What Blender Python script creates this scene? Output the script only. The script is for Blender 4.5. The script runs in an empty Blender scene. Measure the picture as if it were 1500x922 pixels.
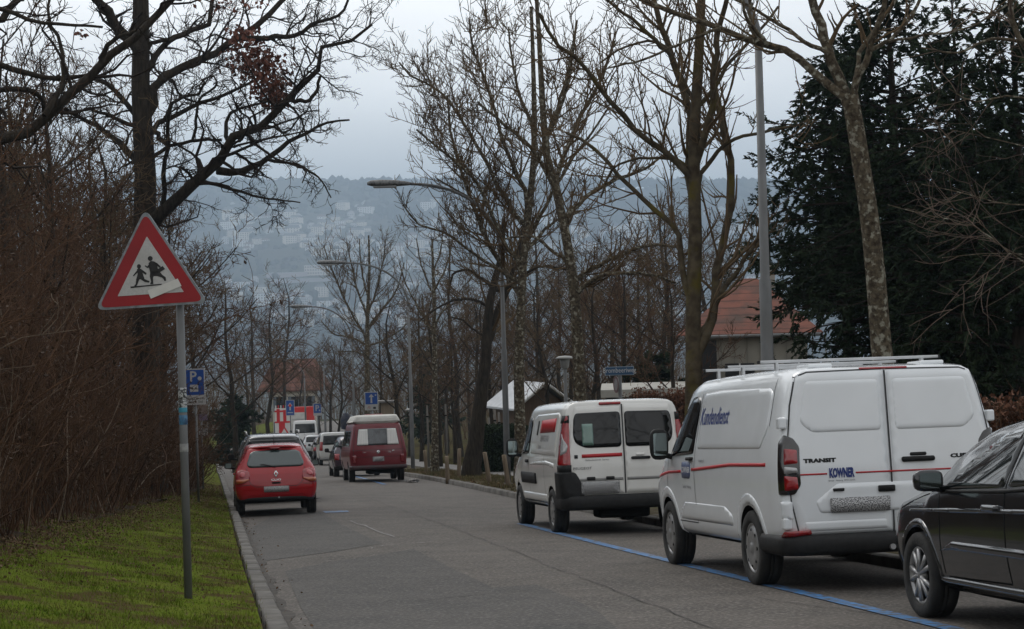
import bpy, bmesh, math, random
import numpy as np
from mathutils import Vector, Matrix
from mathutils.bvhtree import BVHTree
from mathutils.geometry import delaunay_2d_cdt

scene = bpy.context.scene
COL = scene.collection
R = math.radians
F = 2800.0                      # focal length in photo pixels
CZ = 1.5                        # eye height above the road at the camera
ROLL = R(1.65)
RV = Vector((math.cos(ROLL), 0, -math.sin(ROLL)))
UV = Vector((math.sin(ROLL), 0, math.cos(ROLL)))
CAM = Vector((0, 0, CZ))


def interp(x, xs, ys):
    return float(np.interp(x, xs, ys))


def smooth(a, b, x):
    t = min(1, max(0, (x - a) / (b - a)))
    return t * t * (3 - 2 * t)


def pchip(xs, ys, xq):
    xs = np.asarray(xs, float); ys = np.asarray(ys, float); xq = np.asarray(xq, float)
    h = np.diff(xs); d = np.diff(ys) / h
    n = len(xs); m = np.zeros(n)
    if n == 2:
        m[:] = d[0]
    else:
        for i in range(1, n - 1):
            if d[i - 1] * d[i] > 0:
                w1 = 2 * h[i] + h[i - 1]; w2 = h[i] + 2 * h[i - 1]
                m[i] = (w1 + w2) / (w1 / d[i - 1] + w2 / d[i])
        m[0] = d[0]; m[-1] = d[-1]
    k = np.clip(np.searchsorted(xs, xq) - 1, 0, n - 2)
    t = (xq - xs[k]) / h[k]
    return ((2*t**3 - 3*t**2 + 1) * ys[k] + (t**3 - 2*t**2 + t) * h[k] * m[k]
            + (-2*t**3 + 3*t**2) * ys[k+1] + (t**3 - t**2) * h[k] * m[k+1])


# ---------------------------------------------------------------- objects
def tag(o, label=None, cat=None, group=None, kind=None):
    if label: o['label'] = label
    if cat: o['category'] = cat
    if group: o['group'] = group
    if kind: o['kind'] = kind
    return o


def empty(name, loc=(0, 0, 0), rz=0.0, label=None, cat=None, group=None):
    o = bpy.data.objects.new(name, None)
    o.empty_display_size = 0.3
    o.location = loc; o.rotation_euler = (0, 0, rz)
    COL.objects.link(o)
    return tag(o, label, cat, group)


def link_mesh(name, me, mats=None, parent=None, smooth_shade=False):
    o = bpy.data.objects.new(name, me)
    COL.objects.link(o)
    if mats is not None:
        for m in (mats if isinstance(mats, (list, tuple)) else [mats]):
            me.materials.append(m)
    if smooth_shade:
        me.polygons.foreach_set('use_smooth', np.ones(len(me.polygons), bool))
    if parent is not None:
        o.parent = parent
    return o


def kids(o):
    return [c for c in COL.objects if c.parent == o]


def copy_tree(o, parent=None):
    c = o.copy(); COL.objects.link(c)
    if parent is not None: c.parent = parent
    for ch in list(o.children):
        copy_tree(ch, c)
    return c


def np_mesh(name, V, Fq, mats=None, parent=None, smooth_shade=False, mi=None):
    """V (n,3) array, Fq (m,k) array with k = 3 or 4."""
    V = np.asarray(V, np.float32); Fq = np.asarray(Fq, np.int32)
    me = bpy.data.meshes.new(name)
    k = Fq.shape[1]
    me.vertices.add(len(V)); me.vertices.foreach_set('co', V.ravel())
    me.loops.add(Fq.size); me.loops.foreach_set('vertex_index', Fq.ravel())
    me.polygons.add(len(Fq))
    me.polygons.foreach_set('loop_start', np.arange(0, Fq.size, k, dtype=np.int32))
    me.polygons.foreach_set('loop_total', np.full(len(Fq), k, np.int32))
    if mi is not None:
        me.polygons.foreach_set('material_index', np.asarray(mi, np.int32))
    me.update(calc_edges=True)
    me.validate()
    return link_mesh(name, me, mats, parent, smooth_shade)


class MB:
    """collects shapes and links them as one mesh object"""
    def __init__(s):
        s.v = []; s.f = []

    def add(s, vs, fs):
        n = len(s.v)
        s.v += [tuple(v) for v in vs]
        s.f += [tuple(i + n for i in f) for f in fs]
        return s

    def box(s, c, d, rz=0.0, rx=0.0, bev=0.0):
        x, y, z = d[0] / 2, d[1] / 2, d[2] / 2
        bm = bmesh.new()
        bmesh.ops.create_cube(bm, size=1.0)
        for v in bm.verts:
            v.co = Vector((v.co.x * d[0], v.co.y * d[1], v.co.z * d[2]))
        if bev:
            bmesh.ops.bevel(bm, geom=bm.edges[:], offset=bev, segments=2, affect='EDGES', profile=.5)
        m = Matrix.Translation(c) @ Matrix.Rotation(rz, 4, 'Z') @ Matrix.Rotation(rx, 4, 'X')
        bm.verts.ensure_lookup_table()
        s.add([m @ v.co for v in bm.verts], [[v.index for v in f.verts] for f in bm.faces])
        bm.free()
        return s

    def tube(s, pts, rad, n=8, cap=True):
        pts = [Vector(p) for p in pts]
        if not isinstance(rad, (list, tuple, np.ndarray)): rad = [rad] * len(pts)
        vs = []; fs = []
        t0 = (pts[1] - pts[0]).normalized()
        a = t0.cross(Vector((0.13, 0.97, 0.2)))
        if a.length < .2: a = t0.cross(Vector((1, 0, 0)))
        a.normalize()
        for i, p in enumerate(pts):
            t = (pts[min(i + 1, len(pts) - 1)] - pts[max(i - 1, 0)])
            if t.length < 1e-9: t = t0
            t.normalize()
            a = (a - t * a.dot(t)); a.normalize()
            b = t.cross(a)
            for k in range(n):
                w = 2 * math.pi * k / n
                vs.append(p + (a * math.cos(w) + b * math.sin(w)) * rad[i])
        for i in range(len(pts) - 1):
            for k in range(n):
                k2 = (k + 1) % n
                fs.append((i*n + k, i*n + k2, (i+1)*n + k2, (i+1)*n + k))
        if cap:
            fs.append(tuple(range(n))[::-1]); m = (len(pts) - 1) * n
            fs.append(tuple(m + k for k in range(n)))
        return s.add(vs, fs)

    def lathe(s, prof, n=24, axis='Z', c=(0, 0, 0), close=False):
        """prof = [(r, h)]"""
        vs = []; fs = []
        for r, h in prof:
            for k in range(n):
                w = 2 * math.pi * k / n
                x, y = r * math.cos(w), r * math.sin(w)
                p = (x, y, h) if axis == 'Z' else ((h, x, y) if axis == 'X' else (y, h, x))
                vs.append((p[0] + c[0], p[1] + c[1], p[2] + c[2]))
        m = len(prof)
        for i in range(m if close else m - 1):
            j = (i + 1) % m
            for k in range(n):
                k2 = (k + 1) % n
                fs.append((i*n + k, i*n + k2, j*n + k2, j*n + k))
        return s.add(vs, fs)

    def prism(s, outline, t, fr):
        """outline [(a,b)] extruded by t along fr's normal; fr = (origin, right, up, out)"""
        o, r, u, w = [Vector(q) for q in fr]
        n = len(outline)
        A = [o + r * a + u * b for a, b in outline]
        B = [p + w * t for p in A]
        fs = [tuple(range(n))[::-1], tuple(range(n, 2 * n))]
        fs += [(i, (i + 1) % n, n + (i + 1) % n, n + i) for i in range(n)]
        return s.add(A + B, fs)

    def build(s, name, mat, parent=None, smooth_shade=False, bevel=0):
        me = bpy.data.meshes.new(name)
        me.from_pydata(s.v, [], s.f)
        bm = bmesh.new(); bm.from_mesh(me)
        if bevel:
            bmesh.ops.bevel(bm, geom=bm.edges[:], offset=bevel, segments=2, affect='EDGES', profile=.5)
        bmesh.ops.recalc_face_normals(bm, faces=bm.faces[:])
        bm.to_mesh(me); bm.free()
        return link_mesh(name, me, mat, parent, smooth_shade)


# ---------------------------------------------------------------- materials
_mats = {}


def mat(name, c1, c2=None, scale=8.0, rough=.8, metal=0.0, bump=0.0, bscale=None, detail=6.0, coat=0.0,
        spec=.5, lo=.35, hi=.65, stretch=None, c3=None, s3=2.0, lo3=.5, hi3=.7, trans=0.0, coords='Object', alpha=None,
        bdist=.02, emit=None):
    if name in _mats: return _mats[name]
    m = bpy.data.materials.new(name); m.use_nodes = True
    nt = m.node_tree; N = nt.nodes; L = nt.links
    b = N['Principled BSDF']
    b.inputs['Roughness'].default_value = rough
    b.inputs['Metallic'].default_value = metal
    b.inputs['Specular IOR Level'].default_value = spec
    b.inputs['Coat Weight'].default_value = coat
    b.inputs['Coat Roughness'].default_value = .06
    b.inputs['Transmission Weight'].default_value = trans
    b.inputs['Base Color'].default_value = (*c1, 1)
    if emit:
        b.inputs['Emission Color'].default_value = (*emit[0], 1)
        b.inputs['Emission Strength'].default_value = emit[1]
    tc = N.new('ShaderNodeTexCoord'); src = tc.outputs[coords]
    if stretch:
        mp = N.new('ShaderNodeMapping'); mp.inputs['Scale'].default_value = stretch
        L.new(src, mp.inputs['Vector']); src = mp.outputs['Vector']

    def noise(sc, det):
        n = N.new('ShaderNodeTexNoise'); n.inputs['Scale'].default_value = sc
        n.inputs['Detail'].default_value = det
        L.new(src, n.inputs['Vector']); return n

    def ramp(sock, a, z):
        r = N.new('ShaderNodeMapRange'); r.inputs['From Min'].default_value = a; r.inputs['From Max'].default_value = z
        L.new(sock, r.inputs['Value']); return r.outputs['Result']

    def mix(fac, a, z):
        x = N.new('ShaderNodeMix'); x.data_type = 'RGBA'
        L.new(fac, x.inputs['Factor'])
        for s, k in ((a, 6), (z, 7)):
            if isinstance(s, tuple): x.inputs[k].default_value = (*s, 1)
            else: L.new(s, x.inputs[k])
        return x.outputs[2]
    if c2 is not None:
        n = noise(scale, detail)
        col = mix(ramp(n.outputs['Fac'], lo, hi), c1, c2)
        if c3 is not None:
            n3 = noise(s3, 5.0)
            col = mix(ramp(n3.outputs['Fac'], lo3, hi3), col, c3)
        L.new(col, b.inputs['Base Color'])
    if bump:
        n = noise(bscale or scale * 2, 6.0)
        bp = N.new('ShaderNodeBump'); bp.inputs['Strength'].default_value = bump; bp.inputs['Distance'].default_value = bdist
        L.new(n.outputs['Fac'], bp.inputs['Height']); L.new(bp.outputs['Normal'], b.inputs['Normal'])
    _mats[name] = m
    return m


# ---------------------------------------------------------------- the lie of the land
KY = [-40, 0, 16, 21.2, 30.4, 40.2, 48.2, 70.4, 112, 149, 181, 200, 240, 320]
KX = [7.0, .58, -2.0, -2.85, -4.32, -5.88, -7.18, -10.75, -17.4, -23.0, -26.1, -26.5, -26.7, -26.4]
GY = [-60, 0, 40, 60, 110, 150, 200, 240, 400, 900, 2300, 2700, 3100, 3500, 3900, 4250, 4700, 9000]
GZ = [3.8, 0, -2.54, -3.68, -6.85, -8.9, -10.6, -11.6, -20, -66, -70, -42, 22, 108, 205, 290, 270, 200]
_ky = np.linspace(-40, 320, 361); _kx = pchip(KY, KX, _ky)
_gy = np.concatenate([np.linspace(-60, 400, 461), np.linspace(420, 9000, 430)]); _gz = pchip(GY, GZ, _gy)
ROADW = 6.62


def K(Y): return interp(Y, _ky, _kx)
def G(Y): return interp(Y, _gy, _gz)
def RW(Y): return interp(Y, [0, 80, 108, 320], [ROADW, 6.45, 7.6, 7.9])


def slope_dir(Y):
    t = Vector((K(Y + 1) - K(Y - 1), 2.0, G(Y + 1) - G(Y - 1)))
    return t.normalized()


def elev(v, Y):
    w = RW(Y)
    if v < 0:
        d = -v
        k = 1 - .6 * smooth(100, 180, Y)
        if d < .2: return .12
        e = .12 + .15 * (min(d, 3) - .2) * k
        if d > 3: e += .38 * (min(d, 9) - 3) * k
        if d > 9: e += .12 * (min(d, 40) - 9) * k
        return e
    if v < w: return 0.0
    e = .12
    if v > w + 4.2: e += .07 * min(v - w - 4.2, 14)
    return e


def ground(X, Y):
    return G(Y) + elev((X - K(Y)) / 1.013, Y)


def at(px, py, Y):
    """the point at depth Y seen at photo pixel (px, py)"""
    d = RV * ((px - 750) / F) + UV * ((461 - py) / F)
    return CAM + (d + Vector((0, 1, 0))) * Y


def gp(px, py, road=False):
    """the ground point seen at photo pixel"""
    lo = None
    Y = 4.0
    while Y < 400:
        p = at(px, py, Y)
        if p.z < (G(p.y) if road else ground(p.x, p.y)): break
        lo = Y; Y *= 1.01
    a, b = (lo or 4), Y
    for _ in range(30):
        m = (a + b) / 2
        p = at(px, py, m)
        if p.z < (G(p.y) if road else ground(p.x, p.y)): b = m
        else: a = m
    return at(px, py, a)


def xat(px, Y):
    """X at depth Y for a photo column (taken on the ground)"""
    x = (px - 750) / F * Y
    for _ in range(5):
        z = ground(x, Y) - CZ
        x = ((px - 750) / F * Y + z * math.sin(ROLL)) / math.cos(ROLL)
    return x


def gpt(px, Y):
    x = xat(px, Y)
    return Vector((x, Y, ground(x, Y)))


_front = []


def front(Y):
    """how far from the kerb the thicket begins"""
    if not _front:
        q = [gp(*p) for p in ((-60, 812), (21, 792), (98, 767), (157, 759), (216, 740), (272, 729), (300, 716))]
        q = sorted((p.y, max(.35, -(p.x - K(p.y)) / 1.013)) for p in q)
        _front.extend([[12] + [a for a, b in q] + [74, 100, 140], [3.3] + [b for a, b in q] + [1.0, 2.4, 4.0]])
    return np.interp(Y, _front[0], _front[1])


def rp(v, Y, dz=0.0):
    return Vector((K(Y) + v * 1.013, Y, G(Y) + dz))
# ================================================================ light, sky, camera, air
def setup():
    cd = bpy.data.cameras.new('camera'); cam = bpy.data.objects.new('camera', cd); COL.objects.link(cam)
    cd.sensor_width = 36; cd.lens = 36 * F / 1500; cd.clip_start = .1; cd.clip_end = 30000
    m = Matrix((RV, UV, Vector((0, -1, 0)))).transposed().to_4x4()
    m.translation = CAM
    cam.matrix_world = m
    scene.camera = cam
    scene.view_settings.view_transform = 'Standard'; scene.view_settings.look = 'None'
    scene.view_settings.exposure = EXPOSURE; scene.view_settings.gamma = 1
    scene.view_settings.use_curve_mapping = False
    c = scene.cycles
    c.max_bounces = 6; c.diffuse_bounces = 2; c.glossy_bounces = 3; c.transmission_bounces = 4; c.volume_bounces = 0
    c.transparent_max_bounces = 6
    c.use_denoising = True
    c.caustics_reflective = False; c.caustics_refractive = False

    w = bpy.data.worlds.new('World'); scene.world = w; w.use_nodes = True
    nt = w.node_tree; N = nt.nodes; L = nt.links
    bg = N['Background']; bg.inputs['Strength'].default_value = .1
    sky = N.new('ShaderNodeTexSky'); sky.sky_type = 'NISHITA'; sky.sun_disc = False
    sky.sun_elevation = SUN_EL; sky.sun_rotation = SUN_AZ; sky.air_density = 1.5; sky.dust_density = 4
    tc = N.new('ShaderNodeTexCoord'); sx = N.new('ShaderNodeSeparateXYZ')
    L.new(tc.outputs['Generated'], sx.inputs['Vector'])
    rm = N.new('ShaderNodeValToRGB'); L.new(sx.outputs['Z'], rm.inputs['Fac'])
    e = rm.color_ramp.elements
    e[0].position = 0.0; e[0].color = (.56, .595, .63, 1)
    e[1].position = .07; e[1].color = (.57, .605, .64, 1)
    for p, col in ((.115, (.84, .86, .88)), (.165, (1.0, 1.0, 1.0)), (.4, (.86, .865, .88)), (1.0, (.80, .805, .81))):
        q = e.new(p); q.color = (*col, 1)
    mp = N.new('ShaderNodeMapping'); mp.inputs['Scale'].default_value = (1, 1, 3.5)
    L.new(tc.outputs['Generated'], mp.inputs['Vector'])
    nz = N.new('ShaderNodeTexNoise'); nz.inputs['Scale'].default_value = 3.2; nz.inputs['Detail'].default_value = 5
    L.new(mp.outputs['Vector'], nz.inputs['Vector'])
    mr = N.new('ShaderNodeMapRange'); mr.inputs['From Min'].default_value = .3; mr.inputs['From Max'].default_value = .7
    mr.inputs['To Min'].default_value = 8.6 * SKYK; mr.inputs['To Max'].default_value = 10.6 * SKYK
    L.new(nz.outputs['Fac'], mr.inputs['Value'])
    sc = N.new('ShaderNodeVectorMath'); sc.operation = 'SCALE'
    fy = N.new('ShaderNodeMapRange'); fy.inputs['From Min'].default_value = -1; fy.inputs['To Min'].default_value = .78; fy.inputs['To Max'].default_value = 1.22
    L.new(sx.outputs['Y'], fy.inputs['Value'])      # sky set dimmer behind the camera so faces turned towards us stay darker
    ml = N.new('ShaderNodeMath'); ml.operation = 'MULTIPLY'
    L.new(mr.outputs['Result'], ml.inputs[0]); L.new(fy.outputs['Result'], ml.inputs[1])
    L.new(rm.outputs['Color'], sc.inputs[0]); L.new(ml.outputs['Value'], sc.inputs['Scale'])
    mx = N.new('ShaderNodeMix'); mx.data_type = 'RGBA'; mx.inputs['Factor'].default_value = .93
    L.new(sky.outputs['Color'], mx.inputs[6]); L.new(sc.outputs['Vector'], mx.inputs[7])
    L.new(mx.outputs[2], bg.inputs['Color'])

    sd = bpy.data.lights.new('sun', 'SUN'); so = bpy.data.objects.new('sun', sd); COL.objects.link(so)
    sd.energy = SUN; sd.angle = R(25); sd.color = (1, .96, .9)
    so.rotation_euler = (R(90 - 38), 0, SUN_AZ + math.pi)
    # the sun stands ahead of the camera to the left, veiled by cloud
    d = Vector((math.cos(SUN_EL) * math.sin(SUN_AZ), math.cos(SUN_EL) * math.cos(SUN_AZ), math.sin(SUN_EL)))
    so.rotation_euler = d.to_track_quat('Z', 'Y').to_euler()

    hz = MB().box((0, 3350, 157.5), (7000, 7000, 461)).build('haze', None)
    hz.data.materials.clear()
    m = bpy.data.materials.new('haze'); m.use_nodes = True
    nt = m.node_tree
    nt.nodes.remove(nt.nodes['Principled BSDF'])
    pv = nt.nodes.new('ShaderNodeVolumePrincipled')
    pv.inputs['Density'].default_value = HAZE
    pv.inputs['Color'].default_value = (.63, .81, 1.0, 1)
    pv.inputs['Anisotropy'].default_value = .6
    nt.links.new(pv.outputs['Volume'], nt.nodes['Material Output'].inputs['Volume'])
    hz.data.materials.append(m)
    tag(hz, 'thin blue grey haze over the valley', 'haze', kind='stuff')


SUN_AZ = R(-28)
SUN_EL = R(48)
EXPOSURE = 0.0
SKYK = 1.2
SUN = .8
HAZE = 2.8e-4

# ================================================================ ground materials
def asphalt(name, c1, c2, c3):
    return mat(name, c1, c2, scale=1.5, rough=.85, bump=.6, bscale=70, c3=c3, s3=30, lo3=.48, hi3=.68, bdist=.012, lo=.3, hi=.7)


def m_asph(): return asphalt('asphalt', (.042, .036, .030), (.082, .070, .059), (.165, .146, .128))
def m_patch(): return asphalt('dark_asphalt', (.032, .030, .0275), (.060, .054, .048), (.12, .11, .10))
def m_kerb(): return mat('kerb_stone', (.090, .084, .076), (.145, .135, .12), scale=5, rough=.9, bump=.3, bscale=60, c3=(.06, .055, .045), s3=3, lo3=.55, hi3=.75)
def m_turf(): return mat('turf', (.080, .112, .010), (.115, .140, .020), scale=2.2, rough=1, spec=.02, bump=.5, bscale=40, c3=(.070, .048, .024), s3=2.4, lo3=.48, hi3=.60, bdist=.05)
def m_litter_ground(): return mat('leaf_litter_ground', (.030, .021, .013), (.055, .036, .021), scale=5, rough=1, spec=.1, bump=.8, bscale=24, bdist=.08)


def strip(name, ys, vs, m, kind='structure', zf=None, wob=0.0, thick=None):
    """a sheet that follows the road: vs are lateral positions, fixed numbers or functions of Y"""
    V = []; rng = random.Random(3)
    for Y in ys:
        for v in vs:
            vv = v(Y) if callable(v) else v
            z = zf(vv, Y) if zf else elev(vv, Y)
            V.append((K(Y) + vv * 1.013, Y, G(Y) + z + (rng.uniform(-wob, wob) if wob else 0)))
    n = len(vs)
    Fq = [(i*n + j, i*n + j + 1, (i+1)*n + j + 1, (i+1)*n + j) for i in range(len(ys) - 1) for j in range(n - 1)]
    o = np_mesh(name, V, Fq, m, smooth_shade=True)
    if kind: o['kind'] = kind
    return o


def build_land():
    ys = list(np.arange(-12, 60, .8)) + list(np.arange(60, 262, 3.0))
    # --- one terrain sheet out to the horizon
    YY = np.concatenate([np.linspace(-60, 260, 81), np.linspace(280, 1000, 30), np.linspace(1040, 2300, 30), np.linspace(2330, 4800, 90), np.linspace(4900, 6780, 9)])
    XX = np.concatenate([np.linspace(-3400, -400, 50), np.linspace(-380, -60, 20), np.linspace(-55, 55, 56), np.linspace(60, 380, 20), np.linspace(400, 3400, 50)])
    rng = np.random.RandomState(5)
    V = []
    for Y in YY:
        g = G(Y)
        for X in XX:
            if Y <= 265:
                v = (X - K(Y)) / 1.013
                z = g + elev(v, Y) - .35
            else:
                z = g
                if Y > 2300:
                    t = min(1, (Y - 2300) / 1900)
                    z += t * (-.0288 * max(-1800, min(1800, X)) + 9 * math.sin(X / 210 + Y / 400) + 5 * math.sin(X / 77 + 1.3) + 3 * math.sin(X / 31 + Y / 90))
                elif Y < 900:
                    z += 0
            V.append((X, Y, z))
    nx = len(XX)
    Fq = [(i*nx + j, i*nx + j + 1, (i+1)*nx + j + 1, (i+1)*nx + j) for i in range(len(YY) - 1) for j in range(nx - 1)]
    t = np_mesh('ground', V, Fq, mat('far_ground', (.040, .045, .022), (.055, .045, .03), scale=.02, rough=1, spec=.05, c3=(.025, .032, .018), s3=.006), smooth_shade=True)
    t['kind'] = 'structure'
    # --- road and its edges
    road = strip('road', ys, [lambda Y, q=q: q * RW(Y) for q in (0, .1, .25, .4, .55, .7, .85, 1)], m_asph(),
                 zf=lambda v, Y: .012 * (1 - (2 * v / RW(Y) - 1) ** 2) * 3 - .0)
    def kerb(name, va, vb, seed):
        rk = random.Random(seed); V = []; Fq = []; Y = -12.0
        while Y < 260:
            ln = 1.0 if Y < 90 else 4.0
            j = rk.uniform(-.006, .006); h = rk.uniform(-.006, .004)
            k0 = len(V)
            for q in (Y + .008, Y + .02, Y + ln - .02, Y + ln - .008):
                a_ = va(q) + j; b_ = vb(q) + j; sg = 1 if b_ > a_ else -1; e = .012 if q in (Y + .008, Y + ln - .008) else 0
                for v, z in ((a_, -.1), (a_ + .010 * sg, .108 - e), (a_ + .03 * sg, .130 - e), (b_ - .012 * sg, .131 - e), (b_, .122 - e), (b_, -.1)):
                    V.append((K(q) + v * 1.013, q, G(q) + z + (h if z > 0 else 0)))
            for i in range(3):
                for c in range(5): Fq.append((k0 + i*6 + c, k0 + i*6 + c + 1, k0 + (i+1)*6 + c + 1, k0 + (i+1)*6 + c))
            Y += ln
        o = np_mesh(name, V, Fq, m_kerb()); o['kind'] = 'structure'
    kerb('kerb', lambda Y: 0.0, lambda Y: -.165, 1)
    kerb('kerb', lambda Y: RW(Y), lambda Y: RW(Y) + .16, 2)
    strip('grass_verge', ys, [-.2] + [lambda Y, q=q: -.2 - (front(Y) - .2) * q for q in (.15, .3, .45, .6, .75, .88, 1)], m_turf(), wob=.012)
    strip('wooded_bank', ys, [lambda Y: -front(Y), lambda Y: -front(Y) - .5, -5.5, -7, -9, -12, -16, -24, -40], m_litter_ground(), wob=.08)
    w = RW
    strip('tree_verge', ys, [lambda Y, q=q: w(Y) + q for q in (.16, .5, .9, 1.3, 1.7, 2.1)],
          mat('tree_verge_soil', (.060, .045, .030), (.075, .067, .030), scale=2.5, rough=1, spec=.1, bump=.8, bscale=30, c3=(.11, .10, .09), s3=1.2, lo3=.58, hi3=.64, bdist=.04), wob=.015)
    strip('footpath', ys, [lambda Y, q=q: w(Y) + q for q in (2.1, 3.0, 3.9)], asphalt('path_asphalt', (.12, .113, .105), (.15, .14, .13), (.2, .19, .18)), zf=lambda v, Y: .128)
    strip('lawn', ys, [lambda Y, q=q: w(Y) + q for q in (3.9, 4.6, 6, 8, 11, 15, 20, 28, 45)], mat('rough_lawn', (.050, .052, .012), (.062, .052, .022), scale=.9, rough=1, spec=.02, bump=.8, bscale=20, c3=(.050, .034, .020), s3=.5, lo3=.45, hi3=.6, bdist=.05), wob=.02)

    # --- repairs and markings lie as thin sheets on the asphalt
    def rz(v, Y): return .036 * (1 - (2 * v / RW(Y) - 1) ** 2)

    def on_road(px, py):
        p = gp(px, py); return ((p.x - K(p.y)) / 1.013, p.y)

    def sheet(name, poly_vy, m, lift, label=None, h=.25):
        vs, es, fs, *_ = cdt(poly_vy, h)
        V = [(K(Y) + v * 1.013, Y, G(Y) + rz(v, Y) + lift) for v, Y in vs]
        mb = MB(); mb.add(V, fs)
        o = mb.build(name, m, smooth_shade=True); o['kind'] = 'structure'
        for p in o.data.polygons:
            if p.normal.z < 0: p.flip()
        return o
    pat = [on_road(*q) for q in ((352, 772), (400, 757), (468, 752), (502, 772), (560, 800), (480, 812), (392, 822), (372, 812))]
    sheet('asphalt_repair', pat, m_patch(), .004)
    pat = [on_road(*q) for q in ((418, 838), (480, 826), (545, 818), (606, 808), (660, 836), (722, 866), (786, 862), (842, 885), (880, 905), (905, 930), (820, 940), (640, 940), (470, 940), (440, 890))]
    sheet('asphalt_repair', pat, m_patch(), .004)
    # pale cracks and a seam
    cr = mat('crack_sealant', (.23, .22, .21), (.15, .145, .14), scale=30, rough=.8, lo=.4, hi=.6)
    rr = random.Random(8)

    def crack(pts, wd):
        q = [on_road(*p) for p in pts]
        L_ = []
        for (a, b), (c, d) in zip(q[:-1], q[1:]):
            for k in range(5):
                t = k / 5; L_.append((a + (c - a) * t + rr.uniform(-.03, .03), b + (d - b) * t + rr.uniform(-.05, .05)))
        L_.append(q[-1])
        V = []; f = []
        for i, (v, Y) in enumerate(L_):
            ww = wd * rr.uniform(.4, 1.2)
            for s in (-1, 1):
                V.append((K(Y) + v * 1.013 + s * ww * .6, Y + s * ww * .6, G(Y) + rz(v, Y) + .007))
            if i: f.append((2*i - 2, 2*i - 1, 2*i + 1, 2*i))
        o = MB().add(V, f).build('road_crack', cr); o['kind'] = 'structure'
        for p in o.data.polygons:
            if p.normal.z < 0: p.flip()
    crack([(515, 766), (545, 778), (578, 790)], .03)
    crack([(540, 808), (560, 803), (600, 800), (634, 798)], .035)
    crack([(470, 825), (520, 822), (605, 808)], .014)
    crack([(470, 718), (500, 716), (525, 714)], .02)
    # damp dirt in the left gutter, one ragged band
    dm = mat('gutter_dirt', (.036, .031, .026), (.066, .057, .048), scale=6, rough=.9, bump=.5, bscale=30)
    yy = np.arange(14, 60, .22); V = []; f = []
    for k, Y in enumerate(yy):
        wd = .05 + .08 * abs(math.sin(Y * .83) * math.sin(Y * 2.1 + 1)) + rr.uniform(0, .03)
        for v in (.004, wd):
            V.append((K(Y) + v * 1.013, Y, G(Y) + rz(v, Y) + .0055))
        if k: f.append((2*k - 2, 2*k - 1, 2*k + 1, 2*k))
    o = MB().add(V, f).build('gutter_dirt', dm); o['kind'] = 'structure'
    for p in o.data.polygons:
        if p.normal.z < 0: p.flip()
    # fine hairline cracks and old trench seams
    dk = mat('dark_crack', (.030, .028, .026), rough=.9)
    def dark(vy, wd):
        L_ = []
        for (a, b), (c, d) in zip(vy[:-1], vy[1:]):
            n = max(2, int(math.hypot(c - a, d - b) / .35))
            for k in range(n):
                t = k / n; L_.append((a + (c - a) * t + rr.uniform(-.04, .04), b + (d - b) * t + rr.uniform(-.06, .06)))
        L_.append(vy[-1]); V = []; f = []
        for i, (v, Y) in enumerate(L_):
            p0 = L_[max(0, i - 1)]; p1 = L_[min(len(L_) - 1, i + 1)]
            nx, ny = p1[1] - p0[1], -(p1[0] - p0[0]); ln = math.hypot(nx, ny) + 1e-9
            ww = wd * rr.uniform(.3, 1.1)
            for s_ in (-1, 1):
                v2, Y2 = v + s_ * ww * nx / ln, Y + s_ * ww * ny / ln
                V.append((K(Y2) + v2 * 1.013, Y2, G(Y2) + rz(v2, Y2) + .0065))
            if i: f.append((2*i - 2, 2*i - 1, 2*i + 1, 2*i))
        o = MB().add(V, f).build('road_crack', dk); o['kind'] = 'structure'
        for p in o.data.polygons:
            if p.normal.z < 0: p.flip()
    dark([(3.1, 14), (3.2, 20), (3.35, 30), (3.3, 44), (3.2, 60)], .006)
    dark([(4.6, 15), (4.2, 16.4), (3.9, 18.2), (3.2, 19)], .007)
    dark([(.6, 31.5), (1.8, 31.0), (3.2, 31.6), (4.7, 31.2)], .006)
    dark([(1.2, 17.5), (2.4, 18.2), (3.1, 17.9)], .008)
    dark([(5.0, 28.2), (5.6, 29), (6.4, 28.8)], .010)
    dark([(.5, 24.6), (1.4, 24.9), (2.2, 24.3), (3.0, 24.7)], .009)
    blue = mat('blue_paint', (.035, .14, .33), (.05, .19, .42), scale=9, rough=.6, c3=(.070, .066, .062), s3=11, lo3=.46, hi3=.60)
    v0, Y0 = on_road(1330, 912); v1, Y1 = on_road(762, 770)
    def line(va, Ya, vb, Yb, wd, m, name='parking_line'):
        n = max(2, int((Yb - Ya) / .6)); V = []; f = []
        for i in range(n + 1):
            t = i / n; v = va + (vb - va) * t; Y = Ya + (Yb - Ya) * t
            for s in (-.5, .5):
                V.append((K(Y) + (v + s * wd) * 1.013, Y, G(Y) + rz(v + s * wd, Y) + .0085))
            if i: f.append((2*i - 2, 2*i - 1, 2*i + 1, 2*i))
        o = MB().add(V, f).build(name, m); o['kind'] = 'structure'
        for p in o.data.polygons:
            if p.normal.z < 0: p.flip()
    print('blue line v', v0, Y0, v1, Y1)
    line(v0 + .02, 6, v1, Y1, .15, blue)
    vm = (v0 + v1) / 2
    line(vm, 57.5, vm + .1, 70, .14, blue)
    line(2.0, 39.3, 2.0, 40.0, .5, blue)
    yl = mat('yellow_paint', (.45, .30, .05), (.3, .21, .06), scale=8, rough=.7)
    line(.35, 120, .35, 131, .45, yl, 'yellow_marking')


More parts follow.
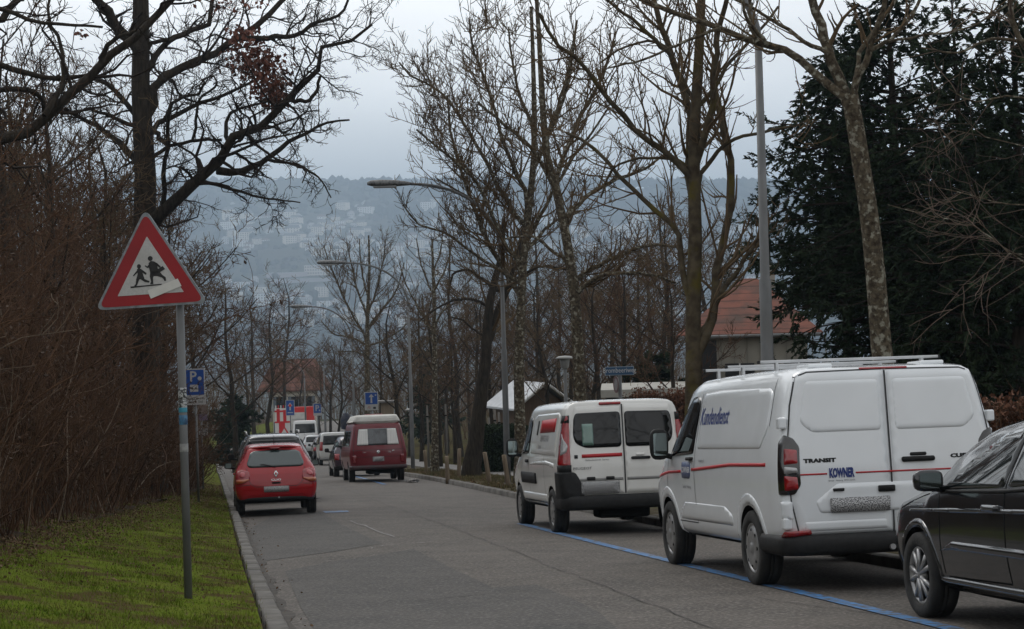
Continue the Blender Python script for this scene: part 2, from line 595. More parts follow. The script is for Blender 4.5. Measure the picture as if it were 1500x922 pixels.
def cdt(poly, h, extra=None):
    """triangulate a polygon with inner grid points"""
    poly = [Vector((a, b)) for a, b in poly]
    # densify
    P = []
    for a, b in zip(poly, poly[1:] + poly[:1]):
        n = max(1, int((b - a).length / h + .5))
        for k in range(n): P.append(a + (b - a) * (k / n))
    nb = len(P)
    es = [(i, (i + 1) % nb) for i in range(nb)]
    xs = [p.x for p in P]; ysx = [p.y for p in P]
    A = np.array([(p.x, p.y) for p in P])
    B = np.roll(A, -1, 0)
    pts = []
    nx = int((max(xs) - min(xs)) / h); ny = int((max(ysx) - min(ysx)) / h)
    for i in range(1, nx + 1):
        for j in range(1, ny + 1):
            x = min(xs) + i * h - h * .5 * (j % 2); y = min(ysx) + j * h
            # inside test
            c = ((A[:, 1] > y) != (B[:, 1] > y))
            with np.errstate(divide='ignore', invalid='ignore'):
                xi = (B[:, 0] - A[:, 0]) * (y - A[:, 1]) / (B[:, 1] - A[:, 1]) + A[:, 0]
            if (np.count_nonzero(c & (x < xi)) % 2) == 1:
                d = seg_dist(A, B, x, y)
                if d > h * .35: pts.append(Vector((x, y)))
    r = delaunay_2d_cdt(P + pts, es, [list(range(nb))], 1, 1e-6)
    return [(v.x, v.y) for v in r[0]], None, [list(f) for f in r[2]], A, B


def seg_dist(A, B, x, y):
    p = np.array((x, y)); ab = B - A
    t = np.clip(((p - A) * ab).sum(1) / np.maximum((ab * ab).sum(1), 1e-12), 0, 1)
    return float(np.sqrt((((A + ab * t[:, None]) - p) ** 2).sum(1)).min())
# ================================================================ vehicle kit
def m_paint(name, c, rough=.32, metal=0.0, dirt=None, coat=.8):
    return mat(name, c, tuple(x * .95 for x in c), scale=2.5, rough=rough, metal=metal, coat=coat,
               c3=dirt, s3=2.2, lo3=.55, hi3=1.0)


def m_black(): return mat('black_plastic', (.010, .010, .0105), (.017, .017, .017), scale=20, rough=.6, spec=.3, bump=.1, bscale=200)
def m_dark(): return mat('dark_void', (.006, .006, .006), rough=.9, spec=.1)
def m_seam(): return mat('panel_gap', (.035, .035, .036), rough=.8)
def m_glass(): return mat('tinted_glass', (.004, .005, .0055), rough=.03, spec=.5)
def m_tyre(): return mat('tyre_rubber', (.016, .016, .016), (.032, .031, .029), scale=9, rough=.9, bump=.3, bscale=40)
def m_alloy(): return mat('wheel_silver', (.42, .42, .42), (.30, .30, .30), scale=14, rough=.35, metal=.6)
def m_redlamp(): return mat('red_lamp', (.34, .008, .012), (.22, .004, .008), scale=30, rough=.12, coat=1)
def m_clearlamp(): return mat('clear_lamp', (.42, .42, .42), (.3, .3, .3), scale=40, rough=.12, coat=1, metal=.3)
def m_orangelamp(): return mat('orange_lamp', (.42, .10, .03), rough=.15, coat=1)
def m_chrome(): return mat('chrome', (.62, .62, .62), rough=.12, metal=1)
def m_plate(): return mat('plate_noise', (.50, .50, .50), (.05, .05, .05), scale=95, rough=.5, lo=.42, hi=.58, detail=3)
def m_red(): return mat('red_film', (.42, .010, .015), rough=.4)
def m_blue(): return mat('blue_print', (.012, .03, .16), rough=.45)
def m_grey_print(): return mat('grey_print', (.10, .10, .11), rough=.5)


class Body:
    """A car or van body lofted through stations (rear y=0 to front y=L). x right, y forward, z up, in metres."""
    COLS = ('y', 'zb', 'zm', 'zbelt', 'zt', 'ws', 'wm', 'wb', 'wt')

    def __init__(s, table, lean=None, side_flat=1.0, ny=84, nc=44, roofr=.13):
        T = np.array(table, float)
        chord = np.concatenate([[0], np.cumsum(np.sqrt(np.diff(T[:, 0]) ** 2 + np.diff(T[:, 4]) ** 2 + .5 * np.diff(T[:, 6]) ** 2) + .02)])
        q = np.linspace(0, chord[-1], ny)
        q = np.unique(np.concatenate([q, chord]))
        D = {c: pchip(chord, T[:, i], q) for i, c in enumerate(s.COLS)}
        rings = []
        for i in range(len(q)):
            y, zb, zm, zl, zt, ws, wm, wb, wt = [D[c][i] for c in s.COLS]
            k = min(1.0, max(.02, (zt - zl) / .5))
            rr = roofr * k
            P = [(0, zb), (.86 * ws, zb), (ws, zb + .08), (ws * .35 + wm * .65, zb + .08 + (zm - zb - .08) * .45), (wm, zm),
                 (wb * .35 + wm * .65, zm + (zl - zm) * .6), (wb, zl),
                 (wb + (wt - wb) * .62, zl + (zt - zl - rr) * .66), (wt, zt - rr), (wt - rr * .35, zt - rr * .36), (wt - rr * 1.0, zt - rr * .08 - .002), (wt * .45, zt - .001), (0, zt)]
            A = np.array(P)
            ch = np.concatenate([[0], np.cumsum(np.sqrt((np.diff(A, axis=0) ** 2).sum(1)) + 1e-4)])
            u = np.linspace(0, ch[-1], nc)
            x = pchip(ch, A[:, 0], u); z = pchip(ch, A[:, 1], u)
            x[0] = 0; x[-1] = 0
            ring = [(x[j], z[j]) for j in range(nc)] + [(-x[j], z[j]) for j in range(nc - 2, 0, -1)]
            rings.append((y, ring))
        V = []; Fc = []
        n = len(rings[0][1])
        for y, ring in rings:
            for x, z in ring:
                yy = y
                if lean: yy += lean(z) * max(0, 1 - y / 1.2)
                V.append((x, yy, z))
        m = len(rings)
        for i in range(m - 1):
            for j in range(n):
                j2 = (j + 1) % n
                Fc.append((i*n + j, i*n + j2, (i+1)*n + j2, (i+1)*n + j))
        # ends closed with quads between the two halves
        for base, rev in ((0, False), ((m - 1) * n, True)):
            for j in range(0, nc - 1):
                a, b = base + j, base + j + 1
                c, d = base + ((n - j - 1) % n), base + ((n - j) % n)
                f = (a, b, c, d)
                if j == 0: f = (a, b, base + n - 1)
                elif j == nc - 2: f = (a, b, base + n - j)
                Fc.append(f if not rev else f[::-1])
        s.V, s.F = V, Fc
        s.bvh = BVHTree.FromPolygons(V, Fc)
        s.L = T[-1, 0]

    def hit(s, fr, a, b):
        o, r, u, d = fr
        p = o + r * a + u * b
        h = s.bvh.ray_cast(p - d * 6, d)
        return h[0], h[1]


X, Yv, Z = Vector((1, 0, 0)), Vector((0, 1, 0)), Vector((0, 0, 1))
O0 = Vector((0, 0, 0))
VIEW = {'L': (O0, Yv, Z, X), 'R': (O0, Yv, Z, -X), 'B': (O0, X, Z, Yv), 'F': (O0, X, Z, -Yv), 'T': (O0, X, Yv, -Z)}


def corner_view(sx, w, yaw=45):
    a = R(yaw)
    d = Vector((-sx * math.sin(a), math.cos(a), 0))
    r = Vector((math.cos(a), sx * math.sin(a), 0))      # + : towards the right as seen from behind
    return (Vector((sx * w, 0, 0)), r, Z, d)


def patch(body, view, outline, name, m, parent, off=.004, h=.06, emboss=None, edge=None, smooth_shade=True, fit=None):
    """a panel laid on the body: outline is (a, b) seen along the view; emboss=(height, edge width)"""
    fr = VIEW[view] if isinstance(view, str) else view
    vs, _, fs, A, B = cdt(outline, h)
    P = []; ok = []
    for a, b in vs:
        loc, nrm = body.hit(fr, a, b)
        ok.append(loc is not None)
        if loc is None: P.append(Vector()); continue
        o = off
        if emboss:
            o = off + emboss[0] * smooth(0, emboss[1], seg_dist(A, B, a, b))
        P.append(loc - fr[3] * o)
    fs = [f for f in fs if all(ok[i] for i in f)]
    if not fs: return None
    if fit is None: fit = 'window' in name or 'windscreen' in name
    if fit:      # glass is pressed in one piece: a smooth cubic through the hits
        gi = [i for i in range(len(vs)) if ok[i]]
        ab = np.array([vs[i] for i in gi]); c0 = ab.mean(0); sp = np.maximum(np.abs(ab - c0).max(0), 1e-6); q = (ab - c0) / sp
        dep = np.array([(P[i] - fr[0]).dot(fr[3]) for i in gi])
        B_ = np.stack([q[:, 0] ** m * q[:, 1] ** n for m in range(3) for n in range(3) if m + n <= 2], 1)
        co = np.linalg.lstsq(B_, dep, rcond=None)[0]; sm = B_ @ co
        sm -= max(0.0, float(np.percentile(sm - dep, 97)))
        for i, dd in zip(gi, sm):
            P[i] = fr[0] + fr[1] * vs[i][0] + fr[2] * vs[i][1] + fr[3] * float(dd)
    # skirt back into the body
    cnt = {}
    for f in fs:
        for i, j in zip(f, f[1:] + f[:1]):
            cnt[tuple(sorted((i, j)))] = cnt.get(tuple(sorted((i, j))), 0) + 1
    edge_v = set(i for e, c in cnt.items() if c == 1 for i in e)
    mp = {}
    V = list(P)
    for i in edge_v:
        mp[i] = len(V); V.append(P[i] + fr[3] * (off + (.045 if fit else .004)))
    for (i, j), c in cnt.items():
        if c == 1: fs.append([i, j, mp[j], mp[i]])
    used = sorted(set(i for f in fs for i in f)); re = {o: n for n, o in enumerate(used)}
    mb = MB().add([V[i] for i in used], [[re[i] for i in f] for f in fs])
    return mb.build(name, m, parent, smooth_shade and not edge)


def rrect(a0, b0, a1, b1, r=.04, n=4):
    out = []
    for cx, cy, w0 in ((a1 - r, b1 - r, 0), (a0 + r, b1 - r, 90), (a0 + r, b0 + r, 180), (a1 - r, b0 + r, 270)):
        for k in range(n + 1):
            w = R(w0 + 90 * k / n); out.append((cx + r * math.cos(w), cy + r * math.sin(w)))
    return out


def rpoly(pts, r=.04, n=4):
    """polygon with rounded corners"""
    out = []; m = len(pts)
    for i in range(m):
        p = Vector(pts[i]); a = Vector(pts[i - 1]); b = Vector(pts[(i + 1) % m])
        rr = min(r, (a - p).length * .45, (b - p).length * .45)
        s, e = p + (a - p).normalized() * rr, p + (b - p).normalized() * rr
        for k in range(n + 1):
            t = k / n
            q = s * (1 - t) ** 2 + p * 2 * t * (1 - t) + e * t * t
            out.append((q.x, q.y))
    return out


def seams(body, view, lines, parent, w=.011, off=.0025, m=None, name='panel_gap'):
    fr = VIEW[view] if isinstance(view, str) else view
    mb = MB()
    for pts in lines:
        P = []
        for (a, b), (c, d) in zip(pts[:-1], pts[1:]):
            n = max(1, int(math.hypot(c - a, d - b) / .05))
            for k in range(n): P.append((a + (c - a) * k / n, b + (d - b) * k / n))
        P.append(pts[-1])
        vs = []; fs = []
        for i, p in enumerate(P):
            q0 = P[max(0, i - 1)]; q1 = P[min(len(P) - 1, i + 1)]
            t = Vector((q1[0] - q0[0], q1[1] - q0[1])); t.normalize(); nn = (-t.y * w / 2, t.x * w / 2)
            row = []
            for sgn in (-1, 1):
                loc, nr = body.hit(fr, p[0] + nn[0] * sgn, p[1] + nn[1] * sgn)
                row.append(None if loc is None else loc - fr[3] * off)
            if row[0] is None or row[1] is None: continue
            vs += row
            if len(vs) >= 4: k = len(vs); fs.append((k - 4, k - 3, k - 1, k - 2))
        if fs: mb.add(vs, fs)
    if mb.f: return mb.build(name, m or m_seam(), parent)


def text_verts(txt, size, shear=0.0, bold=0.0, sx=1.0):
    cu = bpy.data.curves.new('lettering', 'FONT'); cu.body = txt; cu.size = size; cu.shear = shear; cu.offset = bold
    cu.resolution_u = 2; cu.align_x = 'CENTER'; cu.align_y = 'CENTER'
    o = bpy.data.objects.new('lettering', cu); COL.objects.link(o)
    dg = bpy.context.evaluated_depsgraph_get(); dg.update()
    me = bpy.data.meshes.new_from_object(o.evaluated_get(dg))
    vs = [(v.co.x * sx, v.co.y) for v in me.vertices]; fs = [list(p.vertices) for p in me.polygons]
    bpy.data.objects.remove(o); bpy.data.curves.remove(cu); bpy.data.meshes.remove(me)
    return vs, fs


def lettering(body, view, txt, ca, cb, size, m, parent, flip=1, off=.005, name='lettering', **kw):
    fr = VIEW[view]
    vs, fs = text_verts(txt, size, **kw)
    V = []
    for a, b in vs:
        loc, n = body.hit(fr, ca + flip * a, cb + b)
        if loc is None: loc = fr[0] + fr[1] * (ca + flip * a) + fr[2] * (cb + b)
        V.append(loc - fr[3] * off)
    return MB().add(V, fs).build(name, m, parent)


def flat_text(txt, size, fr, m, parent, name='lettering', t=.002, **kw):
    """lettering on a flat board: fr = (origin, right, up, out)"""
    vs, fs = text_verts(txt, size, **kw)
    o, r, u, w = [Vector(q) for q in fr]
    return MB().add([o + r * a + u * b + w * t for a, b in vs], fs).build(name, m, parent)


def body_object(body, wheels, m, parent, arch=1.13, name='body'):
    """mesh of the body with wheel arches cut out; wheels = [(x, y, R)]"""
    me = bpy.data.meshes.new(name); me.from_pydata(body.V, [], body.F)
    bm = bmesh.new(); bm.from_mesh(me); bmesh.ops.recalc_face_normals(bm, faces=bm.faces[:]); bm.to_mesh(me); bm.free()
    o = link_mesh(name, me, [m, m_dark()], None)
    cut = MB()
    for x, y, r in wheels:
        x0, x1 = (abs(x) - .19, abs(x) + .5)
        sgn = 1 if x > 0 else -1
        prof = [(0, x0 * sgn), (r * arch, x0 * sgn), (r * arch, x1 * sgn), (0, x1 * sgn)]
        n = 40; c = (0, y, r)
        vs = []; fs = []
        for h in (x0 * sgn, x1 * sgn):
            for k in range(n):
                w = 2 * math.pi * k / n
                vs.append((h, y + r * arch * math.cos(w), r * 1.0 + r * arch * math.sin(w)))
        fs = [tuple(range(n)), tuple(range(n, 2 * n))] + [(k, (k + 1) % n, n + (k + 1) % n, n + k) for k in range(n)]
        cut.add(vs, fs)
    co = cut.build('cutter', None)
    md = o.modifiers.new('b', 'BOOLEAN'); md.operation = 'DIFFERENCE'; md.object = co; md.solver = 'EXACT'
    dg = bpy.context.evaluated_depsgraph_get(); dg.update()
    new = bpy.data.meshes.new_from_object(o.evaluated_get(dg))
    o.modifiers.clear(); o.data = new; bpy.data.objects.remove(co)
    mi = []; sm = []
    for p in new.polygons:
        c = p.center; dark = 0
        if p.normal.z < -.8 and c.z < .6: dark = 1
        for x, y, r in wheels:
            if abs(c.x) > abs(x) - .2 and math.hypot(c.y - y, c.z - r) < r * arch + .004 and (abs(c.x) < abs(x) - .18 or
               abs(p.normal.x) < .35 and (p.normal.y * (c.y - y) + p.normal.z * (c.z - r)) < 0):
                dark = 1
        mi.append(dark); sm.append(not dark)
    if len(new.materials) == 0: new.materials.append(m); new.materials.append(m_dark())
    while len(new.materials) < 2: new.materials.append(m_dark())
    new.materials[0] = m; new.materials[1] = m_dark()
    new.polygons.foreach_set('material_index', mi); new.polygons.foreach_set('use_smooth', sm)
    o.parent = parent
    return o


def make_wheel(x, y, r, parent, style='steel', width=.2, turn=0.0):
    """tyre as the wheel's own mesh, rim below it"""
    sg = 1 if x > 0 else -1
    rr = r * .66
    w = width
    prof = [(rr, -w * .42), (rr + .02, -w * .5), (r * .93, -w * .5), (r * .985, -w * .42), (r, -w * .28), (r, -w * .1), (r - .008, -w * .09), (r - .008, -w * .06), (r, -w * .05),
            (r, w * .05), (r - .008, w * .06), (r - .008, w * .09), (r, w * .1), (r, w * .28), (r * .985, w * .42), (r * .93, w * .5), (rr + .02, w * .5), (rr, w * .42)]
    t = MB().lathe(prof, 36, 'X', close=True).build('wheel', m_tyre(), parent, True)
    t.location = (x, y, r); t.rotation_euler = (0, 0, turn)
    mb = MB(); o = sg
    face = w * .36
    mb.lathe([(rr * 1.0, o * (face + .012)), (rr * .93, o * (face + .012)), (rr * .90, o * (face - .02)), (rr * .88, o * (face - .09))], 36, 'X')
    if style == 'steel':     # pressed steel cover with slots
        mb.lathe([(rr * .92, o * face), (rr * .75, o * (face + .022)), (rr * .45, o * (face + .03)), (rr * .28, o * (face + .012)), (rr * .2, o * (face + .03)), (.0, o * (face + .034))], 36, 'X')
    else:
        ns = 5
        for k in range(ns):
            for dw in (-.13, .13):
                a = 2 * math.pi * k / ns + dw; b = 2 * math.pi * k / ns + dw * 1.9
                p0 = (o * (face + .012), rr * .16 * math.cos(a), rr * .16 * math.sin(a)); p1 = (o * (face + .002), rr * .92 * math.cos(b), rr * .92 * math.sin(b))
                mb.tube([p0, p1], [.018, .020], 6)
        mb.lathe([(rr * .24, o * (face - .03)), (rr * .24, o * (face + .014)), (.0, o * (face + .022))], 24, 'X')
    rim = mb.build('rim', m_alloy(), t, True)
    bk = MB()
    bk.lathe([(rr * .96, o * (face - .035)), (0, o * (face - .037))], 30, 'X')
    bk.lathe([(rr * .96, o * -w * .4), (0, o * -w * .4)], 30, 'X')
    if style == 'steel':
        for k in range(8):
            a = 2 * math.pi * k / 8
            bk.tube([(o * (face + .0185), rr * .70 * math.cos(a), rr * .70 * math.sin(a)), (o * (face + .024), rr * .70 * math.cos(a), rr * .70 * math.sin(a))], rr * .085, 10)
    bk.build('brake_disc' if style != 'steel' else 'rim_slot', m_dark(), t)
    return t


def make_mirror(p, size, parent, m, sx, glass=True, stalk=True):
    mb = MB()
    bm = bmesh.new(); bmesh.ops.create_uvsphere(bm, u_segments=16, v_segments=10, radius=1)
    for v in bm.verts:
        q = Vector((abs(v.co.x) ** .6 * math.copysign(1, v.co.x), abs(v.co.y) ** .7 * math.copysign(1, v.co.y), abs(v.co.z) ** .6 * math.copysign(1, v.co.z)))
        if q.y < 0: q.y *= .35
        v.co = Vector((p[0] + q.x * size[0] / 2, p[1] + q.y * size[1] / 2, p[2] + q.z * size[2] / 2))
    bm.verts.ensure_lookup_table()
    mb.add([v.co for v in bm.verts], [[v.index for v in f.verts] for f in bm.faces]); bm.free()
    if stalk:
        mb.tube([(p[0], p[1] + .02, p[2] - size[2] * .3), (p[0] - sx * (size[0] * .5 + .08), p[1] + .06, p[2] - size[2] * .45)], .03, 8)
    o = mb.build('mirror', m, parent, True)
    if glass:
        MB().prism(rrect(-size[0] * .36, -size[2] * .36, size[0] * .36, size[2] * .36, .02), .004,
                   ((p[0], p[1] - size[1] * .19 - .002, p[2]), (1, 0, 0), (0, 0, 1), (0, -1, 0))).build('mirror_glass', mat('mirror_glass', (.25, .30, .30), rough=.05, metal=1), o)
    return o


def bumper(w, z0, z1, depth, side, parent, m, y0=0.0, corner=.22, name='bumper', out=.02, front=False):
    """a moulded bumper wrapping round the tail: w half width, side = how far it runs forward along the flank"""
    path = [(-w - out, side)]
    for k in range(9):
        a = R(180 + 90 * k / 8)
        path.append((-w - out + corner + corner * math.cos(a), y0 - depth + corner + corner * math.sin(a)))
    for k in range(1, 4): path.append(((-w + corner) + 2 * (w - corner) * k / 4, y0 - depth - .012))
    for k in range(9):
        a = R(270 + 90 * k / 8)
        path.append((w + out - corner + corner * math.cos(a), y0 - depth + corner + corner * math.sin(a)))
    path.append((w + out, side))
    prof = [(-.14, z0 + .015), (-.03, z0), (0, z0 + .04), (0, z1 - .05), (-.02, z1 - .012), (-.05, z1), (-.14, z1 + .002)]
    V = []; fs = []; n = len(prof)
    for i, (x, y) in enumerate(path):
        a = Vector(path[max(0, i - 1)]); b = Vector(path[min(len(path) - 1, i + 1)])
        t = (b - a).normalized(); nn = Vector((t.y, -t.x))
        for d, z in prof:
            V.append((x + nn.x * d, y + nn.y * d, z))
    for i in range(len(path) - 1):
        for j in range(n - 1): fs.append((i*n + j, i*n + j + 1, (i+1)*n + j + 1, (i+1)*n + j))
    return MB().add(V, fs).build(name, m, parent, True)


def place_vehicle(root, ax_y, px=None, py=None, pos=None, wx=None, dyaw=0.0, road_at=None, sc=1.0):
    """puts the vehicle on the road along its direction; (px, py) is where the left rear tyre meets the road"""
    g = Vector(pos) if pos is not None else gp(px, py, True)
    g.z = G(g.y)
    yy = road_at or g.y + 1.3
    t = slope_dir(yy)
    if dyaw: t = Matrix.Rotation(dyaw, 3, 'Z') @ t
    side = t.cross(Vector((0, 0, 1))).normalized(); up = side.cross(t)
    m = Matrix((side, t, up)).transposed().to_4x4()
    loc = g - (side * wx + t * ax_y) * sc
    m.translation = loc + up * .02
    root.matrix_world = m @ Matrix.Scale(sc, 4)
    return root


VAN_T = lambda L, W, H, hb, sl, nose: None


def van_table(L, W, H, zb=.36, zm=.92, zbelt=1.15, tumble=.12, hood=1.10, ws_y=.80, hood_y=.9, rear_in=.05, rear_drop=.07):
    """stations of a one-box van; ws_y: where the windscreen's foot stands as a fraction of L"""
    w = W / 2; t = w - tumble
    yh = L * (ws_y - .15)
    return [
        (0.00, zb + .12, zm, zbelt, H - rear_drop, w - .085, w - .055, w - .065, t - rear_in),
        (0.03, zb + .07, zm, zbelt, H - rear_drop * .5, w - .065, w - .022, w - .035, t - rear_in * .5),
        (0.10, zb + .03, zm, zbelt, H - .025, w - .05, w - .004, w - .022, t - .012),
        (0.30, zb, zm, zbelt, H - .008, w - .045, w, w - .018, t),
        (L * .35, zb - .06, zm, zbelt, H, w - .045, w, w - .018, t + .005),
        (yh - .35, zb - .06, zm, zbelt, H - .01, w - .045, w, w - .02, t),
        (yh + .10, zb - .06, zm, zbelt, H - .07, w - .045, w, w - .022, t - .02),
        (L * ws_y, zb - .06, zm - .02, zbelt - .04, hood + .10, w - .05, w - .005, w - .04, t - .06),
        (L * ws_y + .12, zb - .05, zm - .05, zbelt - .08, hood + .02, w - .05, w - .01, w - .05, t - .06),
        (L * .93, zb - .04, zm - .14, hood - .16, hood - .08, w - .10, w - .05, w - .08, t - .12),
        (L * .98, zb - .02, zm - .22, hood - .30, hood - .22, w - .2, w - .14, w - .17, t - .22),
        (L, zb + .06, zm - .3, hood - .46, hood - .42, w - .34, w - .27, w - .30, t - .34)]


def hatch_table(L, W, H, zb=.27, belt=.93, rise=.55, glass_top=.50, tb=.26, hood=.90, ws=.74, roof_end=.44):
    """stations of a hatchback"""
    w = W / 2; t = w - tb
    return [
        (0.00, .44, .54, .62, .72, w - .20, w - .13, w - .14, w - .22),
        (0.04, .36, .58, .76, .86, w - .12, w - .06, w - .07, w - .15),
        (0.13, .30, .60, belt - .02, belt + .09, w - .07, w - .012, w - .035, w - .16),
        (0.27, zb + .01, .60, belt + .02, belt + .32, w - .05, w, w - .03, w - .21),
        (0.42, zb, .60, belt + .02, H - .075, w - .045, w, w - .03, t),
        (0.75, zb, .60, belt, H - .022, w - .045, w, w - .03, t + .01),
        (L * .42, zb - .05, .60, belt - .02, H, w - .045, w - .002, w - .03, t + .02),
        (L * .55, zb - .05, .60, belt - .03, H - .045, w - .045, w - .002, w - .03, t),
        (L * ws, zb - .05, .60, belt - .06, hood + .10, w - .05, w - .004, w - .05, w - .17),
        (L * (ws + .03), zb - .05, .60, belt - .10, hood + .02, w - .05, w - .006, w - .06, w - .17),
        (L * .90, zb - .03, .56, hood - .16, hood - .09, w - .09, w - .03, w - .08, w - .20),
        (L * .965, zb - .01, .50, hood - .30, hood - .22, w - .20, w - .13, w - .17, w - .30),
        (L, zb + .07, .44, hood - .44, hood - .40, w - .40, w - .33, w - .36, w - .45)]
# ================================================================ the vehicles
def wheels_for(body, root, W, r, y_rear, y_front, style, inset=.12, width=.21):
    x = W / 2 - inset
    for sx in (-1, 1):
        for y in (y_rear, y_front):
            make_wheel(sx * x, y, r, root, style, width)
    return [(sx * x, y, r) for sx in (-1, 1) for y in (y_rear, y_front)]


def plate(body, parent, z, w=.5, h=.11, x=0.0):
    o = patch(body, 'B', rrect(x - w / 2, z - h / 2, x + w / 2, z + h / 2, .012), 'number_plate', m_plate(), parent, off=.032, h=.12)
    return o


def service_van():
    L, W, H = 5.05, 2.03, 1.97
    root = empty('service_van', label='large white service van with roof bars and a thin red stripe, nearest van', cat='van', group='vans parked along the road')
    T = van_table(L, W, H, zb=.40, zm=.95, zbelt=1.20, tumble=.15, hood=1.10, ws_y=.83)
    b = Body(T, lean=lambda z: .07 * max(0, z - 1.05))
    wh = m_paint('white_van_paint', (.76, .785, .80), rough=.2, dirt=(.66, .67, .67))
    wl = wheels_for(b, root, W, .345, 1.02, 1.02 + 3.10, 'steel')
    body = body_object(b, wl, wh, root)
    blk = m_black()
    bumper(W / 2 - .03, .32, .50, .055, .72, root, blk)
    # doors: two leaves at the back, each with its pressed blank panel
    for s, cx in ((-1, 'x'), (1, 'y')):
        o = [(s * .02, .50), (s * .85, .50), (s * .905, .80), (s * .925, 1.20), (s * .865, 1.60), (s * .80, 1.86), (s * .70, 1.895), (s * .02, 1.905)]
        d = patch(b, 'B', rpoly(o if s > 0 else o[::-1], .04), 'rear_door', wh, root, off=.007, h=.07)
        pan = [(s * .06, 1.375), (s * .70, 1.375), (s * .81, 1.47), (s * .78, 1.62), (s * .735, 1.835), (s * .06, 1.835)]
        patch(b, 'B', rpoly(pan if s > 0 else pan[::-1], .05), 'door_panel', wh, d, off=.006, h=.03, emboss=(.006, .03))
        low = [(s * .05, .53), (s * .80, .53), (s * .82, .62), (s * .05, .62)]
        patch(b, 'B', rpoly(low if s > 0 else low[::-1], .02), 'door_panel', wh, d, off=.006, h=.03, emboss=(.003, .03))
        for z in (1.47, .60):
            MB().box((s * .955, .035 + (.03 if z > 1 else 0), z), (.075, .09, .10), bev=.015).build('hinge', wh, d)
        if s > 0:
            hd = patch(b, 'B', rrect(.10, 1.095, .40, 1.14, .02), 'handle', blk, d, off=.03, h=.03)
            patch(b, 'B', rrect(.18, 1.145, .33, 1.175, .012), 'lock', blk, d, off=.013, h=.03)
    seams(b, 'B', [[(0, .50), (0, 1.905)]], root, w=.016, off=.0085)
    for s in (-1, 1):
        seams(b, 'B', [[(s * .02, .488), (s * .855, .488), (s * .918, .80), (s * .938, 1.20), (s * .876, 1.62), (s * .812, 1.87), (s * .70, 1.908), (s * .02, 1.917)]], root, w=.012, off=.004)
    # number plate niche between the leaves
    nic = [(-.66, .68), (.60, .68), (.66, .80), (.52, .93), (-.50, .93), (-.70, .78)]
    patch(b, 'B', rpoly(nic[::-1], .03), 'plate_niche', wh, root, off=.008, h=.03, emboss=(.004, .03))
    patch(b, 'B', rrect(-.13, .845, .02, .90, .01), 'niche_latch', blk, root, off=.03, h=.04)
    patch(b, 'B', rrect(-.54, .865, -.44, .89, .008), 'plate_lamp', blk, root, off=.025, h=.04)
    plate(b, root, .745, .54, .125, -.30)
    # tail lamps wrap the corner, red over clear over red
    for s in (-1, 1):
        v = corner_view(s, W / 2 - .02, 40)
        q = [(-s * .10, .93), (-s * -.015, .93), (-s * .05, 1.44 - .07)]
        o = [(s * .045, .85), (s * .045, 1.30), (s * -.015, 1.37), (s * -.085, 1.34), (s * -.13, 1.26), (s * -.135, .93), (s * -.09, .85)]
        lp = patch(b, v, rpoly(o[::-1] if s > 0 else o, .02), 'tail_lamp', mat('smoked_lens', (.012, .010, .010), rough=.08, coat=1), root, off=.018, h=.04)
        for z0, z1, mm, nm in ((1.11, 1.25, m_redlamp(), 'brake_lamp'), (1.03, 1.095, m_clearlamp(), 'reversing_lamp'), (.885, 1.015, m_redlamp(), 'side_lamp')):
            o = [(s * -.025, z0), (s * -.025, z1), (s * -.115, z1 - .015), (s * -.12, z0 + .01)]
            patch(b, v, rpoly(o[::-1] if s < 0 else o, .012), nm, mm, lp, off=.022, h=.04)
        o = rpoly([(s * .03, .64), (s * .03, .79), (s * -.07, .79), (s * -.07, .64)], .012)
        patch(b, v, o, 'hinge_cover', wh, root, off=.02, h=.04)
        o = [(s * .08, .475), (s * .0, .535), (s * -.19, .54), (s * -.19, .50)]
        patch(b, v, rpoly(o, .012), 'rear_reflector', m_redlamp(), root, off=.05, h=.05)
    patch(b, 'B', rrect(-.22, 1.915, .22, 1.935, .008), 'brake_light', m_redlamp(), root, off=.012, h=.05)
    # flank: blank cargo panel, cab window, stripe, writing
    for side, s in (('L', -1), ('R', 1)):
        pan = [(1.35, 1.23), (1.22, 1.40), (1.24, 1.78), (2.30, 1.82), (2.86, 1.80), (2.86, 1.235)] if s < 0 else [(.5, 1.23), (.38, 1.36), (.42, 1.76), (2.86, 1.80), (2.86, 1.235)]
        pan = [(.62, 1.25), (.46, 1.42), (.44, 1.74), (.56, 1.79), (2.20, 1.82), (2.82, 1.80), (2.84, 1.245)]
        patch(b, side, rpoly(pan, .05), 'side_panel', wh, root, off=.002, h=.03, emboss=(.007, .035))
        win = [(2.98, 1.20), (2.93, 1.72), (3.03, 1.78), (3.28, 1.77), (3.62, 1.60), (3.98, 1.22), (3.90, 1.17)]
        patch(b, side, rpoly(win, .04), 'side_window', m_glass(), root, off=.006, h=.06)
        sm = [[(2.90, 1.80), (2.92, .50)], [(2.92, .50), (3.72, .50)], [(4.02, 1.18), (4.06, .85)], [(.42, 1.87), (.42, 1.45)]]
        if s > 0: sm += [[(1.75, 1.80), (1.75, .48), (2.90, .48)]]
        seams(b, side, sm, root, off=.003)
        patch(b, side, [(.42, 1.125), (1.6, 1.115), (2.9, 1.055), (3.02, 1.05), (3.02, 1.02), (2.9, 1.025), (1.6, 1.083), (.42, 1.093)], 'red_stripe', m_red(), root, off=.0045, h=.2)
        patch(b, side, [(3.46, 1.03), (4.0, 1.015), (4.6, .96), (4.6, .93), (4.0, .985), (3.46, 1.0)], 'red_stripe', m_red(), root, off=.0045, h=.2)
        fl = -1 if s < 0 else 1
        lettering(b, side, 'Kundendienst', 2.30, 1.56, .235, m_blue(), root, flip=fl, off=.0125, shear=.22, sx=.80, bold=.003)
